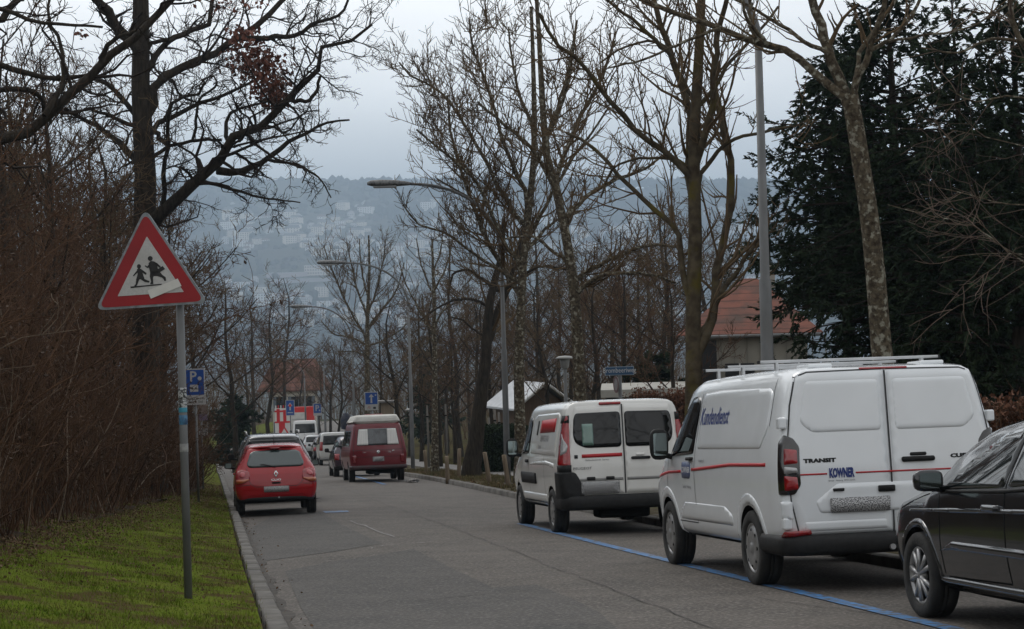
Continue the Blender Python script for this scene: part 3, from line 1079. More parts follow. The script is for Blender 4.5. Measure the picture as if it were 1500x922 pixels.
        bd = patch(b, side, rrect(3.08, .945, 3.42, 1.115, .05), 'badge', mat('badge_blue', (.05, .08, .19), (.16, .18, .26), scale=12, rough=.4), root, off=.006, h=.06)
        lettering(b, side, 'KOWNER', 3.25, 1.03, .082, mat('white_print', (.6, .6, .62), rough=.5), bd, flip=fl, off=.009, bold=.002)
        lettering(b, side, 'Sanitär  Heizung', 3.22, .86, .05, m_grey_print(), root, flip=fl, off=.006)
        lettering(b, side, 'kowner.ch', 2.62, 1.13, .05, m_grey_print(), root, flip=fl, off=.006)
        hd = patch(b, side, rrect(2.98, 1.10 + .03, 3.16, 1.165 + .0, .02), 'door_handle', blk, root, off=.035, h=.04)
        # sill trim and arch lips
        for yy in (1.02, 4.12):
            lip = []
            for k in range(25):
                a = R(-8 + 196 * k / 24); lip.append((yy + .405 * math.cos(a), .345 + .405 * math.sin(a)))
            for k in range(24, -1, -1):
                a = R(-8 + 196 * k / 24); lip.append((yy + .50 * math.cos(a), .345 + .50 * math.sin(a)))
            patch(b, side, lip, 'wheel_arch', wh, root, off=.001, h=.025, emboss=(.009, .045))
        press = [(1.60, .52), (1.60, .62), (1.85, .70), (3.4, .70), (3.6, .58), (3.6, .52)]
        patch(b, side, rpoly(press, .05), 'side_pressing', wh, root, off=.001, h=.04, emboss=(.006, .05))
        make_mirror((s * 1.135, 3.86, 1.30), (.20, .20, .33), root, blk, s)
    lettering(b, 'B', 'TRANSIT', -.645, 1.135, .045, m_black(), root, off=.011, sx=1.62, bold=.003)
    lettering(b, 'B', 'CUSTOM', .70, 1.13, .045, m_black(), root, off=.011, sx=1.62, bold=.003)
    lettering(b, 'B', 'KOWNER', -.455, 1.02, .108, m_blue(), root, off=.0125, sx=.47, bold=.006)
    lettering(b, 'B', 'Sanitär  Heizung  8050 Zürich', -.455, .958, .020, m_grey_print(), root, off=.012)
    for x0, x1 in ((-.88, -.585), (-.325, .85)):
        patch(b, 'B', [(x0, 1.012), (x1, 1.012), (x1, 1.026), (x0, 1.026)], 'red_stripe', m_red(), root, off=.010, h=.1)
    # windscreen, headlamps, grille
    ws = [(-.70, 1.22), (.70, 1.22), (.66, 1.80), (-.66, 1.80)]
    patch(b, 'F', rpoly(ws, .06), 'windscreen', m_glass(), root, off=.006, h=.08)
    for s in (-1, 1):
        patch(b, 'F', rpoly([(s * .45, .72), (s * .72, .76), (s * .78, .90), (s * .5, .84)], .02), 'headlamp', m_clearlamp(), root, off=.01, h=.06)
    patch(b, 'F', rrect(-.42, .56, .42, .74, .04), 'grille', blk, root, off=.012, h=.06)
    # roof bars
    al = mat('bar_aluminium', (.50, .51, .52), (.42, .43, .44), scale=10, rough=.4, metal=.4)
    for y, hw in ((.95, .86), (2.05, .86), (2.95, .84)):
        rb = MB().box((0, y, H + .068), (2 * hw, .05, .026), bev=.008).build('roof_bar', al, root)
        for s in (-1, 1):
            MB().box((s * .70, y, H + .02), (.03, .05, .08), bev=.006).build('bar_foot', al, rb)
            MB().box((s * (hw + .008), y, H + .068), (.02, .054, .03), bev=.006).build('end_cap', blk, rb)
    for s in (-1, 1):
        MB().box((s * .52, .40, H - .005), (.22, .34, .035), bev=.012).build('roof_mount', wh, root)
    MB().tube([(-.05, -.10, .37), (-.05, .35, .34)], .025, 10).build('tow_eye', m_alloy(), root)
    place_vehicle(root, 1.02, 1113, 861, wx=-(W / 2 - .12) - .04, sc=1.045)
    return root


def delivery_van():
    L, W, H = 4.81, 1.90, 1.93
    root = empty('delivery_van', label='white panel van with dark rear windows and red side panel, black rear corner bumpers', cat='van', group='vans parked along the road')
    T = van_table(L, W, H, zb=.40, zm=.92, zbelt=1.14, tumble=.13, hood=1.06, ws_y=.80, rear_in=.035, rear_drop=.05)
    b = Body(T, lean=lambda z: .08 * max(0, z - 1.0))
    wh = m_paint('cream_white_paint', (.73, .725, .69), rough=.22, dirt=(.62, .61, .58))
    wl = wheels_for(b, root, W, .325, .84, 3.84, 'steel', inset=.115)
    body_object(b, wl, wh, root)
    blk = m_black()
    bumper(W / 2 - .025, .35, .56, .06, .5, root, blk, out=.012)
    for s in (-1, 1):     # tall black corner pieces of the bumper
        v = corner_view(s, W / 2, 45)
        o = [(s * .30, .45), (s * .24, .90), (s * -.16, .90), (s * -.22, .76), (s * -.26, .45)]
        patch(b, v, rpoly(o[::-1] if s < 0 else o, .04), 'bumper_corner', blk, root, off=.03, h=.06)
        o = [(s * .10, .97), (s * .07, 1.70), (s * -.08, 1.70), (s * -.12, .97)]
        lp = patch(b, v, rpoly(o, .02), 'tail_lamp', m_redlamp(), root, off=.02, h=.05)
        o = [(s * .105, 1.60), (s * .08, 1.71), (s * -.085, 1.71), (s * -.088, 1.60)]
        patch(b, v, o, 'lamp_cap', blk, lp, off=.024, h=.05)
        o = [(s * .105, .90), (s * .105, 1.00), (s * -.125, 1.00), (s * -.125, .90)]
        patch(b, v, o, 'lamp_base', blk, lp, off=.026, h=.05)
        o = [(s * .02, 1.13), (s * .015, 1.46), (s * -.03, 1.38), (s * -.088, 1.28), (s * -.078, 1.18)]
        cl = patch(b, v, rpoly(o, .03), 'clear_lens', m_clearlamp(), lp, off=.024, h=.03)
    for s in (-1, 1):
        o = [(s * .012, .57), (s * .76, .57), (s * .80, .90), (s * .815, 1.15), (s * .765, 1.55), (s * .70, 1.83), (s * .012, 1.85)]
        d = patch(b, 'B', rpoly(o, .03), 'rear_door', wh, root, off=.006, h=.07)
        g = [(s * .03, 1.235), (s * .56, 1.235), (s * .70, 1.30), (s * .735, 1.42), (s * .715, 1.66), (s * .685, 1.735), (s * .03, 1.745)]
        patch(b, 'B', rpoly(g, .06), 'rear_window', m_glass(), d, off=.012, h=.06)
        if s > 0:
            patch(b, 'B', rrect(.10, 1.05, .38, 1.09, .018), 'handle', blk, d, off=.03, h=.03)
            patch(b, 'B', rrect(.17, 1.10, .30, 1.135, .016), 'lock', wh, d, off=.016, h=.03)
        patch(b, 'B', [(s * .03, .76), (s * .78, .76), (s * .78, .80), (s * .03, .80)], 'trim_strip', mat('grey_trim', (.22, .22, .21), rough=.6), d, off=.012, h=.05)
    seams(b, 'B', [[(0, .57), (0, 1.85)]], root, w=.018, off=.008)
    patch(b, 'B', rrect(-.33, 1.845, -.01, 1.885, .015), 'brake_light', m_redlamp(), root, off=.014, h=.05)
    plate(b, root, .665, .56, .18, -.37)
    for x in (-.50, -.22):
        patch(b, 'B', rrect(x - .06, .775, x + .06, .82, .01), 'plate_lamp', blk, root, off=.03, h=.04)
    patch(b, 'B', [(-.62, 1.095), (-.03, 1.10), (-.03, 1.15), (-.62, 1.145)], 'red_strip', m_red(), root, off=.014, h=.08)
    patch(b, 'B', rrect(-.73, 1.09, -.68, 1.14, .004), 'black_square', blk, root, off=.014, h=.08)
    lettering(b, 'B', 'Gebäudetechnik  Service', -.40, 1.06, .035, m_grey_print(), root, off=.015)
    lettering(b, 'B', 'PEUGEOT', -.62, .945, .050, m_black(), root, off=.016, sx=1.25)
    # something pale green seen through the glass
    patch(b, 'B', rrect(-.60, 1.27, -.44, 1.58, .01), 'window_sticker', mat('pale_green_card', (.10, .19, .16), (.14, .24, .20), scale=6, rough=.15, coat=1), root, off=.015, h=.05)
    for side, s in (('L', -1), ('R', 1)):
        fl = -1 if s < 0 else 1
        pan = [(.42, 1.13), (.36, 1.72), (.50, 1.76), (2.30, 1.75), (2.52, 1.70), (2.60, 1.16)]
        patch(b, side, rpoly(pan, .05), 'side_panel', wh, root, off=.003, h=.05, emboss=(.010, .05))
        win = [(2.78, 1.16), (2.66, 1.66), (2.76, 1.72), (2.98, 1.69), (3.30, 1.52), (3.66, 1.15)]
        patch(b, side, rpoly(win, .04), 'side_window', m_glass(), root, off=.006, h=.06)
        seams(b, side, [[(2.68, 1.74), (2.72, 1.10), (2.70, .48)], [(2.70, .48), (3.42, .48)], [(3.68, 1.12), (3.70, .9)], [(1.35, 1.75), (1.35, .46)]], root)
        patch(b, side, [(.60, 1.48), (.55, 1.68), (1.75, 1.66), (1.85, 1.47)], 'red_panel', m_red(), root, off=.016, h=.12)
        patch(b, side, [(2.02, 1.44), (1.96, 1.66), (2.08, 1.66), (2.14, 1.44)], 'black_bar', blk, root, off=.016, h=.12)
        lettering(b, side, 'SERVICE AG', 1.40, 1.385, .13, m_grey_print(), root, flip=fl, off=.016)
        lettering(b, side, 'Zürich', 1.75, 1.255, .10, m_grey_print(), root, flip=fl, off=.016)
        patch(b, side, rrect(2.06, .70, 3.38, .87, .03), 'rubbing_strip', blk, root, off=.022, h=.08)
        cr = [(.50, 1.02), (1.2, 1.06), (2.6, 1.02), (2.6, .98), (1.2, 1.00), (.50, .96)]
        patch(b, side, cr, 'side_crease', wh, root, off=.001, h=.03, emboss=(.014, .022))
        patch(b, side, rpoly([(1.28, .42), (1.28, .56), (3.4, .56), (3.4, .42)], .03), 'sill_panel', wh, root, off=.002, h=.05, emboss=(.014, .03))
        patch(b, side, rrect(2.74, 1.02, 2.92, 1.07, .02), 'door_handle', blk, root, off=.03, h=.04)
        make_mirror((s * 1.075, 3.52, 1.25), (.19, .19, .30), root, blk, s)
    patch(b, 'F', rpoly([(-.66, 1.18), (.66, 1.18), (.62, 1.75), (-.62, 1.75)], .06), 'windscreen', m_glass(), root, off=.006, h=.08)
    for s in (-1, 1):
        patch(b, 'F', rpoly([(s * .42, .70), (s * .68, .74), (s * .74, .86), (s * .46, .80)], .02), 'headlamp', m_clearlamp(), root, off=.01, h=.06)
    patch(b, 'F', rrect(-.40, .54, .40, .70, .04), 'grille', blk, root, off=.012, h=.06)
    MB().box((0, .35, .30), (.75, .5, .16), bev=.04).build('exhaust_box', m_dark(), root)
    place_vehicle(root, .84, 815, 783, wx=-(W / 2 - .115) - .05, sc=1.04)
    return root


def hatchback():
    L, W, H = 3.99, 1.71, 1.49
    root = empty('hatchback', label='bright red hatchback parked at the grass kerb, rear towards us', cat='car', group='cars parked along the road')
    b = Body(hatch_table(L, W, H, belt=.92, tb=.25), roofr=.12)
    red = m_paint('bright_red_paint', (.36, .003, .008), rough=.26, coat=.4)
    wl = wheels_for(b, root, W, .30, .64, 3.22, 'alloy', inset=.11, width=.19)
    body_object(b, wl, red, root)
    blk = m_black()
    g = [(-.52, 1.02), (-.47, 1.00), (.47, 1.00), (.52, 1.02), (.545, 1.08), (.475, 1.30), (.40, 1.345), (0, 1.36), (-.40, 1.345), (-.475, 1.30), (-.545, 1.08)]
    gl = patch(b, 'B', rpoly([(x * 1.09, z) for x, z in g], .03), 'rear_window', mat('green_glass', (.035, .055, .055), rough=.04, spec=.8, coat=.6), root, off=.008, h=.06)
    MB().tube([(0.0, .11, 1.0), (-.24, .13, 1.055), (-.33, .16, 1.05)], .014, 6).build('wiper', blk, gl)
    sp = [(-.52, .34, 1.372), (0, .30, 1.40), (.52, .34, 1.372)]
    V = []
    mb = MB()
    for x, y, z in ((-.55, .42, 1.375), (-.3, .34, 1.405), (0, .32, 1.412), (.3, .34, 1.405), (.55, .42, 1.375)):
        V += [(x, y, z), (x, y + .02, z + .035), (x, y + .25, z + .055), (x, y + .22, z - .02)]
    fs = []
    for i in range(4):
        for j in range(4): fs.append((4*i + j, 4*i + (j + 1) % 4, 4*i + 4 + (j + 1) % 4, 4*i + 4 + j))
    fs += [(0, 1, 2, 3), (16, 17, 18, 19)]
    spo = mb.add(V, fs).build('spoiler', red, root, True)
    patch(b, 'B', rrect(-.10, 1.385, .10, 1.405, .008), 'brake_light', m_redlamp(), root, off=.10, h=.05)
    for s in (-1, 1):
        v = corner_view(s, W / 2 - .03, 28)
        o = [(s * .05, .66), (s * .07, .80), (s * .045, .93), (s * -.06, .965), (s * -.20, .93), (s * -.25, .80), (s * -.24, .74), (s * -.12, .665)]
        lp = patch(b, v, rpoly(o, .03), 'tail_lamp', m_redlamp(), root, off=.012, h=.04)
        o = [(s * .045, .685), (s * .055, .76), (s * -.235, .77), (s * -.225, .735), (s * -.11, .685)]
        patch(b, v, rpoly(o, .02), 'indicator', m_orangelamp(), lp, off=.016, h=.04)
        c = [(s * -.09 + .062 * math.cos(R(k * 18)), .86 + .062 * math.sin(R(k * 18))) for k in range(20)]
        patch(b, v, c, 'lamp_ring', mat('pink_lens', (.45, .06, .07), rough=.15, coat=1), lp, off=.017, h=.04)
    seams(b, 'B', [[(-.60, .995), (-.57, .76), (-.52, .66), (-.43, .60), (.43, .60), (.52, .66), (.57, .76), (.60, .995)], [(-.80, .63), (-.55, .645)], [(.55, .645), (.80, .63)]], root, off=.004)
    plate(b, root, .525 + .02, .52, .115, 0)
    em = [(0, .955 - .02), (.045, .875), (0, .795), (-.045, .875)]
    dia = [(0, .94), (.05, .862), (0, .785), (-.05, .862)]
    mo = patch(b, 'B', dia, 'emblem', m_chrome(), root, off=.014, h=.03)
    patch(b, 'B', [(0, .905), (.026, .862), (0, .82), (-.026, .862)], 'emblem_centre', red, mo, off=.0165, h=.03)
    lettering(b, 'B', 'CLIO', .0, .735, .055, m_chrome(), root, off=.014, sx=1.7)
    patch(b, 'B', rrect(-.09, .655, .09, .69, .012), 'hatch_handle', m_dark(), root, off=.012, h=.04)
    bumper(W / 2 - .07, .295, .42, .0, .26, root, blk, y0=.03, corner=.25, name='lower_bumper')
    crs_ = [(-.70, .565 - .06), (.70, .565 - .06), (.70, .52 - .06), (-.70, .52 - .06)]
    MB().tube([(0.05, -.02, .37), (0.05, .3, .37)], .02, 8).build('tow_eye', m_alloy(), root)
    for side, s in (('L', -1), ('R', 1)):
        w1 = [(.62, 1.02), (.80, 1.33), (1.45, 1.40), (1.50, .985)]
        w2 = [(1.58, .985), (1.55, 1.40), (2.05, 1.36), (2.62, 1.00), (2.60, .965)]
        patch(b, side, rpoly(w1, .04), 'side_window', m_glass(), root, off=.005, h=.06)
        patch(b, side, rpoly(w2, .04), 'side_window', m_glass(), root, off=.005, h=.06)
        seams(b, side, [[(1.54, 1.40), (1.54, .32)], [(2.72, 1.0), (2.74, .35)], [(1.02, .98), (.95, .75)], [(1.54, .32), (2.74, .35)]], root)
        patch(b, side, rrect(1.0, .50, 2.8, .55, .01), 'rubbing_strip', red, root, off=.012, h=.08)
        patch(b, side, rrect(1.62, .84, 1.82, .875, .012), 'door_handle', red, root, off=.03, h=.04)
        make_mirror((s * .95, 2.50, 1.02), (.18, .15, .13), root, blk, s)
    patch(b, 'F', rpoly([(-.58, 1.02), (.58, 1.02), (.52, 1.38), (-.52, 1.38)], .05), 'windscreen', m_glass(), root, off=.005, h=.07)
    for s in (-1, 1):
        patch(b, 'F', rpoly([(s * .40, .62), (s * .62, .66), (s * .66, .80), (s * .46, .72)], .02), 'headlamp', m_clearlamp(), root, off=.01, h=.05)
    MB().tube([(0, .85, 1.485), (0, .62, 1.66)], [.008, .004], 6).build('antenna', blk, root)
    place_vehicle(root, .64, 349, 757, wx=-(W / 2 - .11) - .05, sc=.98)
    return root


def camper():
    L, W, H = 4.57, 1.845, 1.92
    root = empty('camper_van', label='dark red old camper van with white pop top and curtains in its rear window', cat='van', group='vans parked along the road')
    w = W / 2
    T = [(0.0, .50, .86, 1.06, H - .10, w - .09, w - .05, w - .06, w - .21), (.04, .42, .86, 1.06, H - .05, w - .06, w - .02, w - .035, w - .18), (.15, .38, .86, 1.06, H - .02, w - .05, w - .003, w - .025, w - .16),
         (.5, .36, .86, 1.06, H, w - .045, w, w - .02, w - .15), (3.0, .34, .86, 1.06, H, w - .045, w, w - .02, w - .15), (3.55, .34, .86, 1.06, H - .05, w - .05, w, w - .02, w - .17),
         (4.2, .34, .84, 1.02, 1.20, w - .06, w - .01, w - .04, w - .15), (4.45, .36, .74, .98, 1.06, w - .10, w - .04, w - .07, w - .16), (4.53, .40, .70, .86, .92, w - .18, w - .12, w - .14, w - .22), (4.57, .48, .64, .76, .80, w - .3, w - .24, w - .26, w - .34)]
    b = Body(T, lean=lambda z: .20 * max(0, z - 1.0), roofr=.12)
    red = m_paint('dark_red_paint', (.15, .006, .013), rough=.38, coat=.4)
    wl = wheels_for(b, root, W, .315, 1.0, 3.46, 'steel', inset=.13, width=.19)
    body_object(b, wl, red, root)
    blk = m_black()
    gl = patch(b, 'B', rpoly([(-.68, 1.17), (.68, 1.17), (.60, 1.70), (-.60, 1.70)], .05), 'rear_window', mat('clear_dark_glass', (.05, .06, .065), (.02, .022, .025), scale=5, rough=.05, spec=.8, coat=.6), root, off=.008, h=.06)
    cu = mat('white_curtain', (.80, .79, .76), (.66, .65, .63), scale=1.0, rough=.9, stretch=(40, 1, .6), bump=.4, bscale=3)
    for s in (-1, 1):
        patch(b, 'B', rpoly([(s * .665, 1.185), (s * .31, 1.185), (s * .31, 1.685), (s * .59, 1.685)], .02), 'curtain', cu, gl, off=.012, h=.05)
    seams(b, 'B', [[(-.70, 1.76), (-.78, 1.10), (-.79, .80)], [(.70, 1.76), (.78, 1.10), (.79, .80)], [(-.79, .80), (.79, .80)], [(-.84, 1.02), (.84, 1.02)]], root, off=.004)
    bumper(w - .02, .40, .54, .07, .35, root, mat('dark_bumper', (.05, .015, .018), (.03, .02, .02), scale=8, rough=.5), corner=.15)
    plate(b, root, .73, .36, .15, 0)
    for s in (-1, 1):
        patch(b, 'B', rrect(min(s * .70, s * .83), .60, max(s * .70, s * .83), .86, .02), 'tail_lamp', mat('dull_red_lamp', (.16, .006, .010), rough=.15, coat=1), root, off=.018, h=.05)
        MB().prism(rrect(-.11, -.06, .11, .06, .02), .01, ((s * .02, -.0, .93), (1, 0, 0), (0, 0, 1), (0, -1, 0)))
    em = [(.055 * math.cos(R(k * 15)), .95 + .055 * math.sin(R(k * 15))) for k in range(24)]
    patch(b, 'B', em, 'emblem', m_chrome(), root, off=.010, h=.03)
    lettering(b, 'B', 'GL', .36, .95, .07, m_chrome(), root, off=.012, sx=1.3)
    lettering(b, 'B', 'VW', -.44, .95, .055, m_chrome(), root, off=.012, sx=1.2)
    patch(b, 'B', rrect(.44, .975, .52, .995, .005), 'badge', m_chrome(), root, off=.012, h=.04)
    # pop-up roof
    cw = mat('cream_roof', (.60, .59, .55), (.50, .49, .45), scale=4, rough=.6)
    Tp = [(.10, 1.86, 1.90, 1.94, 1.99, .70, .71, .70, .60), (.16, 1.86, 1.90, 1.96, 2.09, .74, .75, .73, .64), (.3, 1.86, 1.90, 1.96, 2.14, .76, .77, .75, .66), (2.6, 1.86, 1.9, 1.96, 2.13, .76, .77, .75, .66), (3.3, 1.86, 1.9, 1.94, 2.02, .74, .75, .73, .62), (3.45, 1.86, 1.88, 1.91, 1.95, .66, .68, .66, .5)]
    pb = Body(Tp, lean=lambda z: .10, roofr=.06, ny=30, nc=30)
    po = MB().add(pb.V, pb.F).build('pop_roof', cw, root, True)
    MB().box((-.02, 1.1, 2.145), (.55, .6, .05), bev=.02).build('roof_hatch', mat('pink_red_hatch', (.30, .12, .12), rough=.6), po)
    for side, s in (('L', -1), ('R', 1)):
        for y0, y1 in ((.42, 1.42), (1.55, 2.62)):
            patch(b, side, rpoly([(y0, 1.14), (y0 + .03, 1.66), (y1, 1.66), (y1, 1.14)], .07), 'side_window', m_glass(), root, off=.006, h=.06)
        patch(b, side, rpoly([(2.74, 1.14), (2.74, 1.66), (3.35, 1.66), (3.82, 1.14)], .06), 'side_window', m_glass(), root, off=.006, h=.06)
        seams(b, side, [[(2.68, 1.74), (2.68, .45)], [(3.9, 1.1), (3.9, .9)], [(.1, 1.02), (4.0, 1.02)], [(1.48, 1.74), (1.48, .5)]], root)
        make_mirror((s * 1.06, 3.72, 1.22), (.15, .12, .20), root, blk, s)
    patch(b, 'F', rpoly([(-.70, 1.24), (.70, 1.24), (.64, 1.74), (-.64, 1.74)], .06), 'windscreen', m_glass(), root, off=.006, h=.08)
    for s in (-1, 1):
        patch(b, 'F', rrect(min(s * .42, s * .70), .70, max(s * .42, s * .70), .92, .05), 'headlamp', m_clearlamp(), root, off=.01, h=.05)
    MB().box((.1, .6, .33), (.9, .6, .14), bev=.03).build('engine_tray', m_dark(), root)
    place_vehicle(root, 1.0, pos=gpt(512, 61.6), wx=-(W / 2 - .13) - .08)
    return root


def dark_hatch():
    L, W, H = 4.26, 1.78, 1.47
    root = empty('dark_hatchback', label='dark grey hatchback cut off at the picture edge, behind the big white van', cat='car', group='cars parked along the road')
    b = Body(hatch_table(L, W, H, belt=.97, tb=.24, hood=.99, ws=.745), roofr=.12)
    pt = m_paint('dark_grey_paint', (.020, .022, .025), rough=.16, metal=.35)
    r = .318
    wl = wheels_for(b, root, W, r, .80, .80 + 2.58, 'alloy', inset=.105, width=.21)
    body_object(b, wl, pt, root)
    blk = m_black()
    lg = mat('clear_side_glass', (.012, .016, .017), rough=.02, spec=.7, coat=.25)
    for side, s in (('L', -1), ('R', 1)):
        w1 = [(.66, 1.08), (.85, 1.31), (1.72, 1.395), (1.76, 1.00)]
        w2 = [(1.84, 1.0), (1.80, 1.395), (2.20, 1.345), (2.55, 1.20), (2.98, .985), (2.90, .965)]
        for q in (w1, w2):
            patch(b, side, rpoly(q, .04), 'side_window', lg, root, off=.006, h=.05)
        tr = [(.60, 1.055), (1.8, .985), (2.97, .955), (2.97, .935), (1.8, .96), (.60, 1.03)]
        patch(b, side, tr, 'window_trim', blk, root, off=.008, h=.06)
        seams(b, side, [[(1.79, 1.40), (1.80, .95), (1.74, .36)], [(1.74, .36), (2.85, .34)], [(2.98, .94), (2.92, .70), (2.90, .36)], [(3.02, .96), (3.45, .90), (3.8, .80)]], root, m=m_dark())
        patch(b, side, [(.95, .55), (1.5, .60), (2.7, .60), (2.95, .52), (2.7, .54), (1.5, .535)], 'side_crease', pt, root, off=.002, h=.03, emboss=(.022, .028))
        patch(b, side, [(.30, .88), (1.5, .86), (2.8, .83), (3.6, .80), (3.6, .785), (2.8, .80), (1.5, .83), (.30, .85)], 'side_crease', pt, root, off=.001, h=.025, emboss=(.012, .013))
        patch(b, side, rpoly([(1.08, .265), (1.08, .34), (3.0, .34), (3.0, .265)], .02), 'sill_panel', pt, root, off=.004, h=.05, emboss=(.03, .03))
        for y in (1.98, ):
            patch(b, side, rrect(y - .10, .835, y + .12, .875, .016), 'door_handle', pt, root, off=.035, h=.03)
        for yy in (.80, 3.38):
            lip = [(yy + (r * 1.14) * math.cos(R(-5 + 190 * k / 24)), r + (r * 1.14) * math.sin(R(-5 + 190 * k / 24))) for k in range(25)]
            lip += [(yy + (r * 1.32) * math.cos(R(-5 + 190 * k / 24)), r + (r * 1.32) * math.sin(R(-5 + 190 * k / 24))) for k in range(24, -1, -1)]
            patch(b, side, lip, 'wheel_arch', pt, root, off=.001, h=.03, emboss=(.014, .03))
        make_mirror((s * .985, 2.82, 1.03), (.22, .17, .155), root, pt, s)
    patch(b, 'F', rpoly([(-.62, 1.06), (.62, 1.06), (.52, 1.36), (-.52, 1.36)], .05), 'windscreen', m_glass(), root, off=.005, h=.07)
    patch(b, 'B', rpoly([(-.56, 1.05), (.56, 1.05), (.48, 1.33), (-.48, 1.33)], .05), 'rear_window', m_glass(), root, off=.006, h=.07)
    for s in (-1, 1):
        v = corner_view(s, W / 2 - .03, 28)
        patch(b, v, rpoly([(s * .05, .76), (s * .05, .92), (s * -.22, .90), (s * -.20, .77)], .02), 'tail_lamp', m_redlamp(), root, off=.012, h=.05)
        patch(b, 'F', rpoly([(s * .42, .66), (s * .62, .68), (s * .70, .80), (s * .46, .74)], .02), 'headlamp', m_clearlamp(), root, off=.01, h=.05)
    patch(b, 'F', rrect(-.40, .44, .40, .58, .03), 'grille', blk, root, off=.012, h=.06)
    plate(b, root, .60, .5, .11)
    bumper(W / 2 - .07, .29, .42, .0, .26, root, blk, y0=.03, corner=.25, name='lower_bumper')
    place_vehicle(root, .80 + 2.58, 1360, 909, wx=-(W / 2 - .105) - .04, road_at=13, sc=1.04)
    return root


def far_car(name, label, L, W, H, paint, pos, kind='hatch', glass=None, dv=0.0, rails=False, bumper_col=None, group='cars parked along the road', tall_lamps=False, r=.31):
    root = empty(name, label=label, cat='car' if kind == 'hatch' else 'van', group=group)
    blk = m_black()
    if kind == 'hatch':
        b = Body(hatch_table(L, W, H, belt=H * .62, tb=.25), ny=56, nc=32, roofr=.12)
        ya, yf = .75, .75 + L * .62
        z0, z1 = H * .69, H * .91
        gw = W / 2 - .24
    else:
        b = Body(van_table(L, W, H, hood=min(1.2, H * .58), zbelt=H * .6, zm=H * .46, tumble=.12, ws_y=.80), lean=lambda z: .1 * max(0, z - 1.0), ny=56, nc=32)
        ya, yf = .85, .85 + L * .62
        z0, z1 = H * .62, H * .90
        gw = W / 2 - .20
    wl = wheels_for(b, root, W, r, ya, yf, 'steel', inset=.12, width=.2)
    body_object(b, wl, paint, root)
    patch(b, 'B', rpoly([(-gw, z0), (gw, z0), (gw - .05, z1), (-gw + .05, z1)], .05), 'rear_window', glass or m_glass(), root, off=.008, h=.1)
    for s in (-1, 1):
        v = corner_view(s, W / 2 - .03, 30)
        a, c = (.42 * H, .57 * H) if not tall_lamps else (.45 * H, .72 * H)
        patch(b, v, rpoly([(s * .05, a), (s * .05, c), (s * -.14, c), (s * -.14, a)], .02), 'tail_lamp', m_redlamp(), root, off=.014, h=.07)
        side = 'L' if s < 0 else 'R'
        if kind == 'hatch':
            patch(b, side, rpoly([(.66, z0), (.9, z1), (L * .55, z1), (L * .70, z0)], .05), 'side_window', m_glass(), root, off=.005, h=.1)
        else:
            patch(b, side, rpoly([(.3, z0 + .02), (.32, z1 - .02), (L * .58, z1 - .02), (L * .74, z0 + .02)], .05), 'side_window', m_glass(), root, off=.006, h=.1)
        make_mirror((s * (W / 2 + .09), L * .66, H * .66), (.17, .15, .16), root, blk, s, glass=False)
        patch(b, 'F', rpoly([(s * .40, H * .42), (s * .62, H * .44), (s * .66, H * .52), (s * .46, H * .49)], .02), 'headlamp', m_clearlamp(), root, off=.01, h=.08)
        if rails:
            MB().tube([(s * (W / 2 - .27), .7, H - .01), (s * (W / 2 - .26), .85, H + .05), (s * (W / 2 - .25), L * .52, H + .055), (s * (W / 2 - .26), L * .57, H - .03)], .022, 8).build('roof_rail', m_alloy(), root, True)
    patch(b, 'F', rpoly([(-gw, z0 + .05), (gw, z0 + .05), (gw - .06, z1 - .01), (-gw + .06, z1 - .01)], .05), 'windscreen', m_glass(), root, off=.006, h=.1)
    plate(b, root, H * .40, .5, .11)
    bumper(W / 2 - .06, .32, .48, .02, .3, root, bumper_col or blk, y0=.02, corner=.22)
    place_vehicle(root, ya, pos=pos, wx=-(W / 2 - .12))
    return root


def lorry():
    root = empty('box_lorry', label='red and white box lorry standing at the far end of the road', cat='lorry')
    red = m_paint('signal_red_paint', (.60, .015, .012), rough=.4); wh = mat('white_panel', (.62, .61, .57), (.52, .51, .48), scale=3, rough=.5)
    # cargo box with red frame round a pale rear shutter
    MB().box((0, 2.4, 2.25), (2.3, 4.6, 2.5), bev=.03).build('cargo_box', red, root)
    MB().box((-.30, .085, 2.05), (1.35, .04, 1.95), bev=.01).build('rear_shutter', wh, root)
    for k in range(3):
        MB().box((-.30, .055, 1.45 + k * .5), (1.2, .03, .03)).build('shutter_rib', mat('shutter_grey', (.25, .26, .26), rough=.6), root)
    MB().box((-.62, .05, 1.75), (.34, .03, .5)).build('shutter_notice', mat('green_notice', (.06, .20, .12), (.4, .4, .38), scale=9, rough=.6), root)
    for s in (-1, 1):
        MB().box((s * 1.10, .08, 2.25), (.07, .03, 2.45)).build('corner_strip', wh, root)
    MB().box((0, 3.3, .72), (1.0, 6.4, .28)).build('chassis', m_dark(), root)
    MB().box((0, 5.75, 1.6), (2.2, 1.75, 2.1), bev=.12).build('cab', red, root)
    MB().box((0, 6.64, 1.95), (1.9, .03, .8), bev=.01).build('windscreen', m_glass(), root)
    for s in (-1, 1):
        for y in (1.3, 5.6): make_wheel(s * .95, y, .46, root, 'steel', .28)
        MB().box((s * .9, .03, .82), (.3, .06, .14), bev=.02).build('tail_lamp', m_redlamp(), root)
    MB().box((0, .06, .62), (2.1, .1, .14), bev=.02).build('rear_beam', m_dark(), root)
    p = gpt(444, 166)
    place_vehicle(root, 0, pos=p, wx=0)
    return root


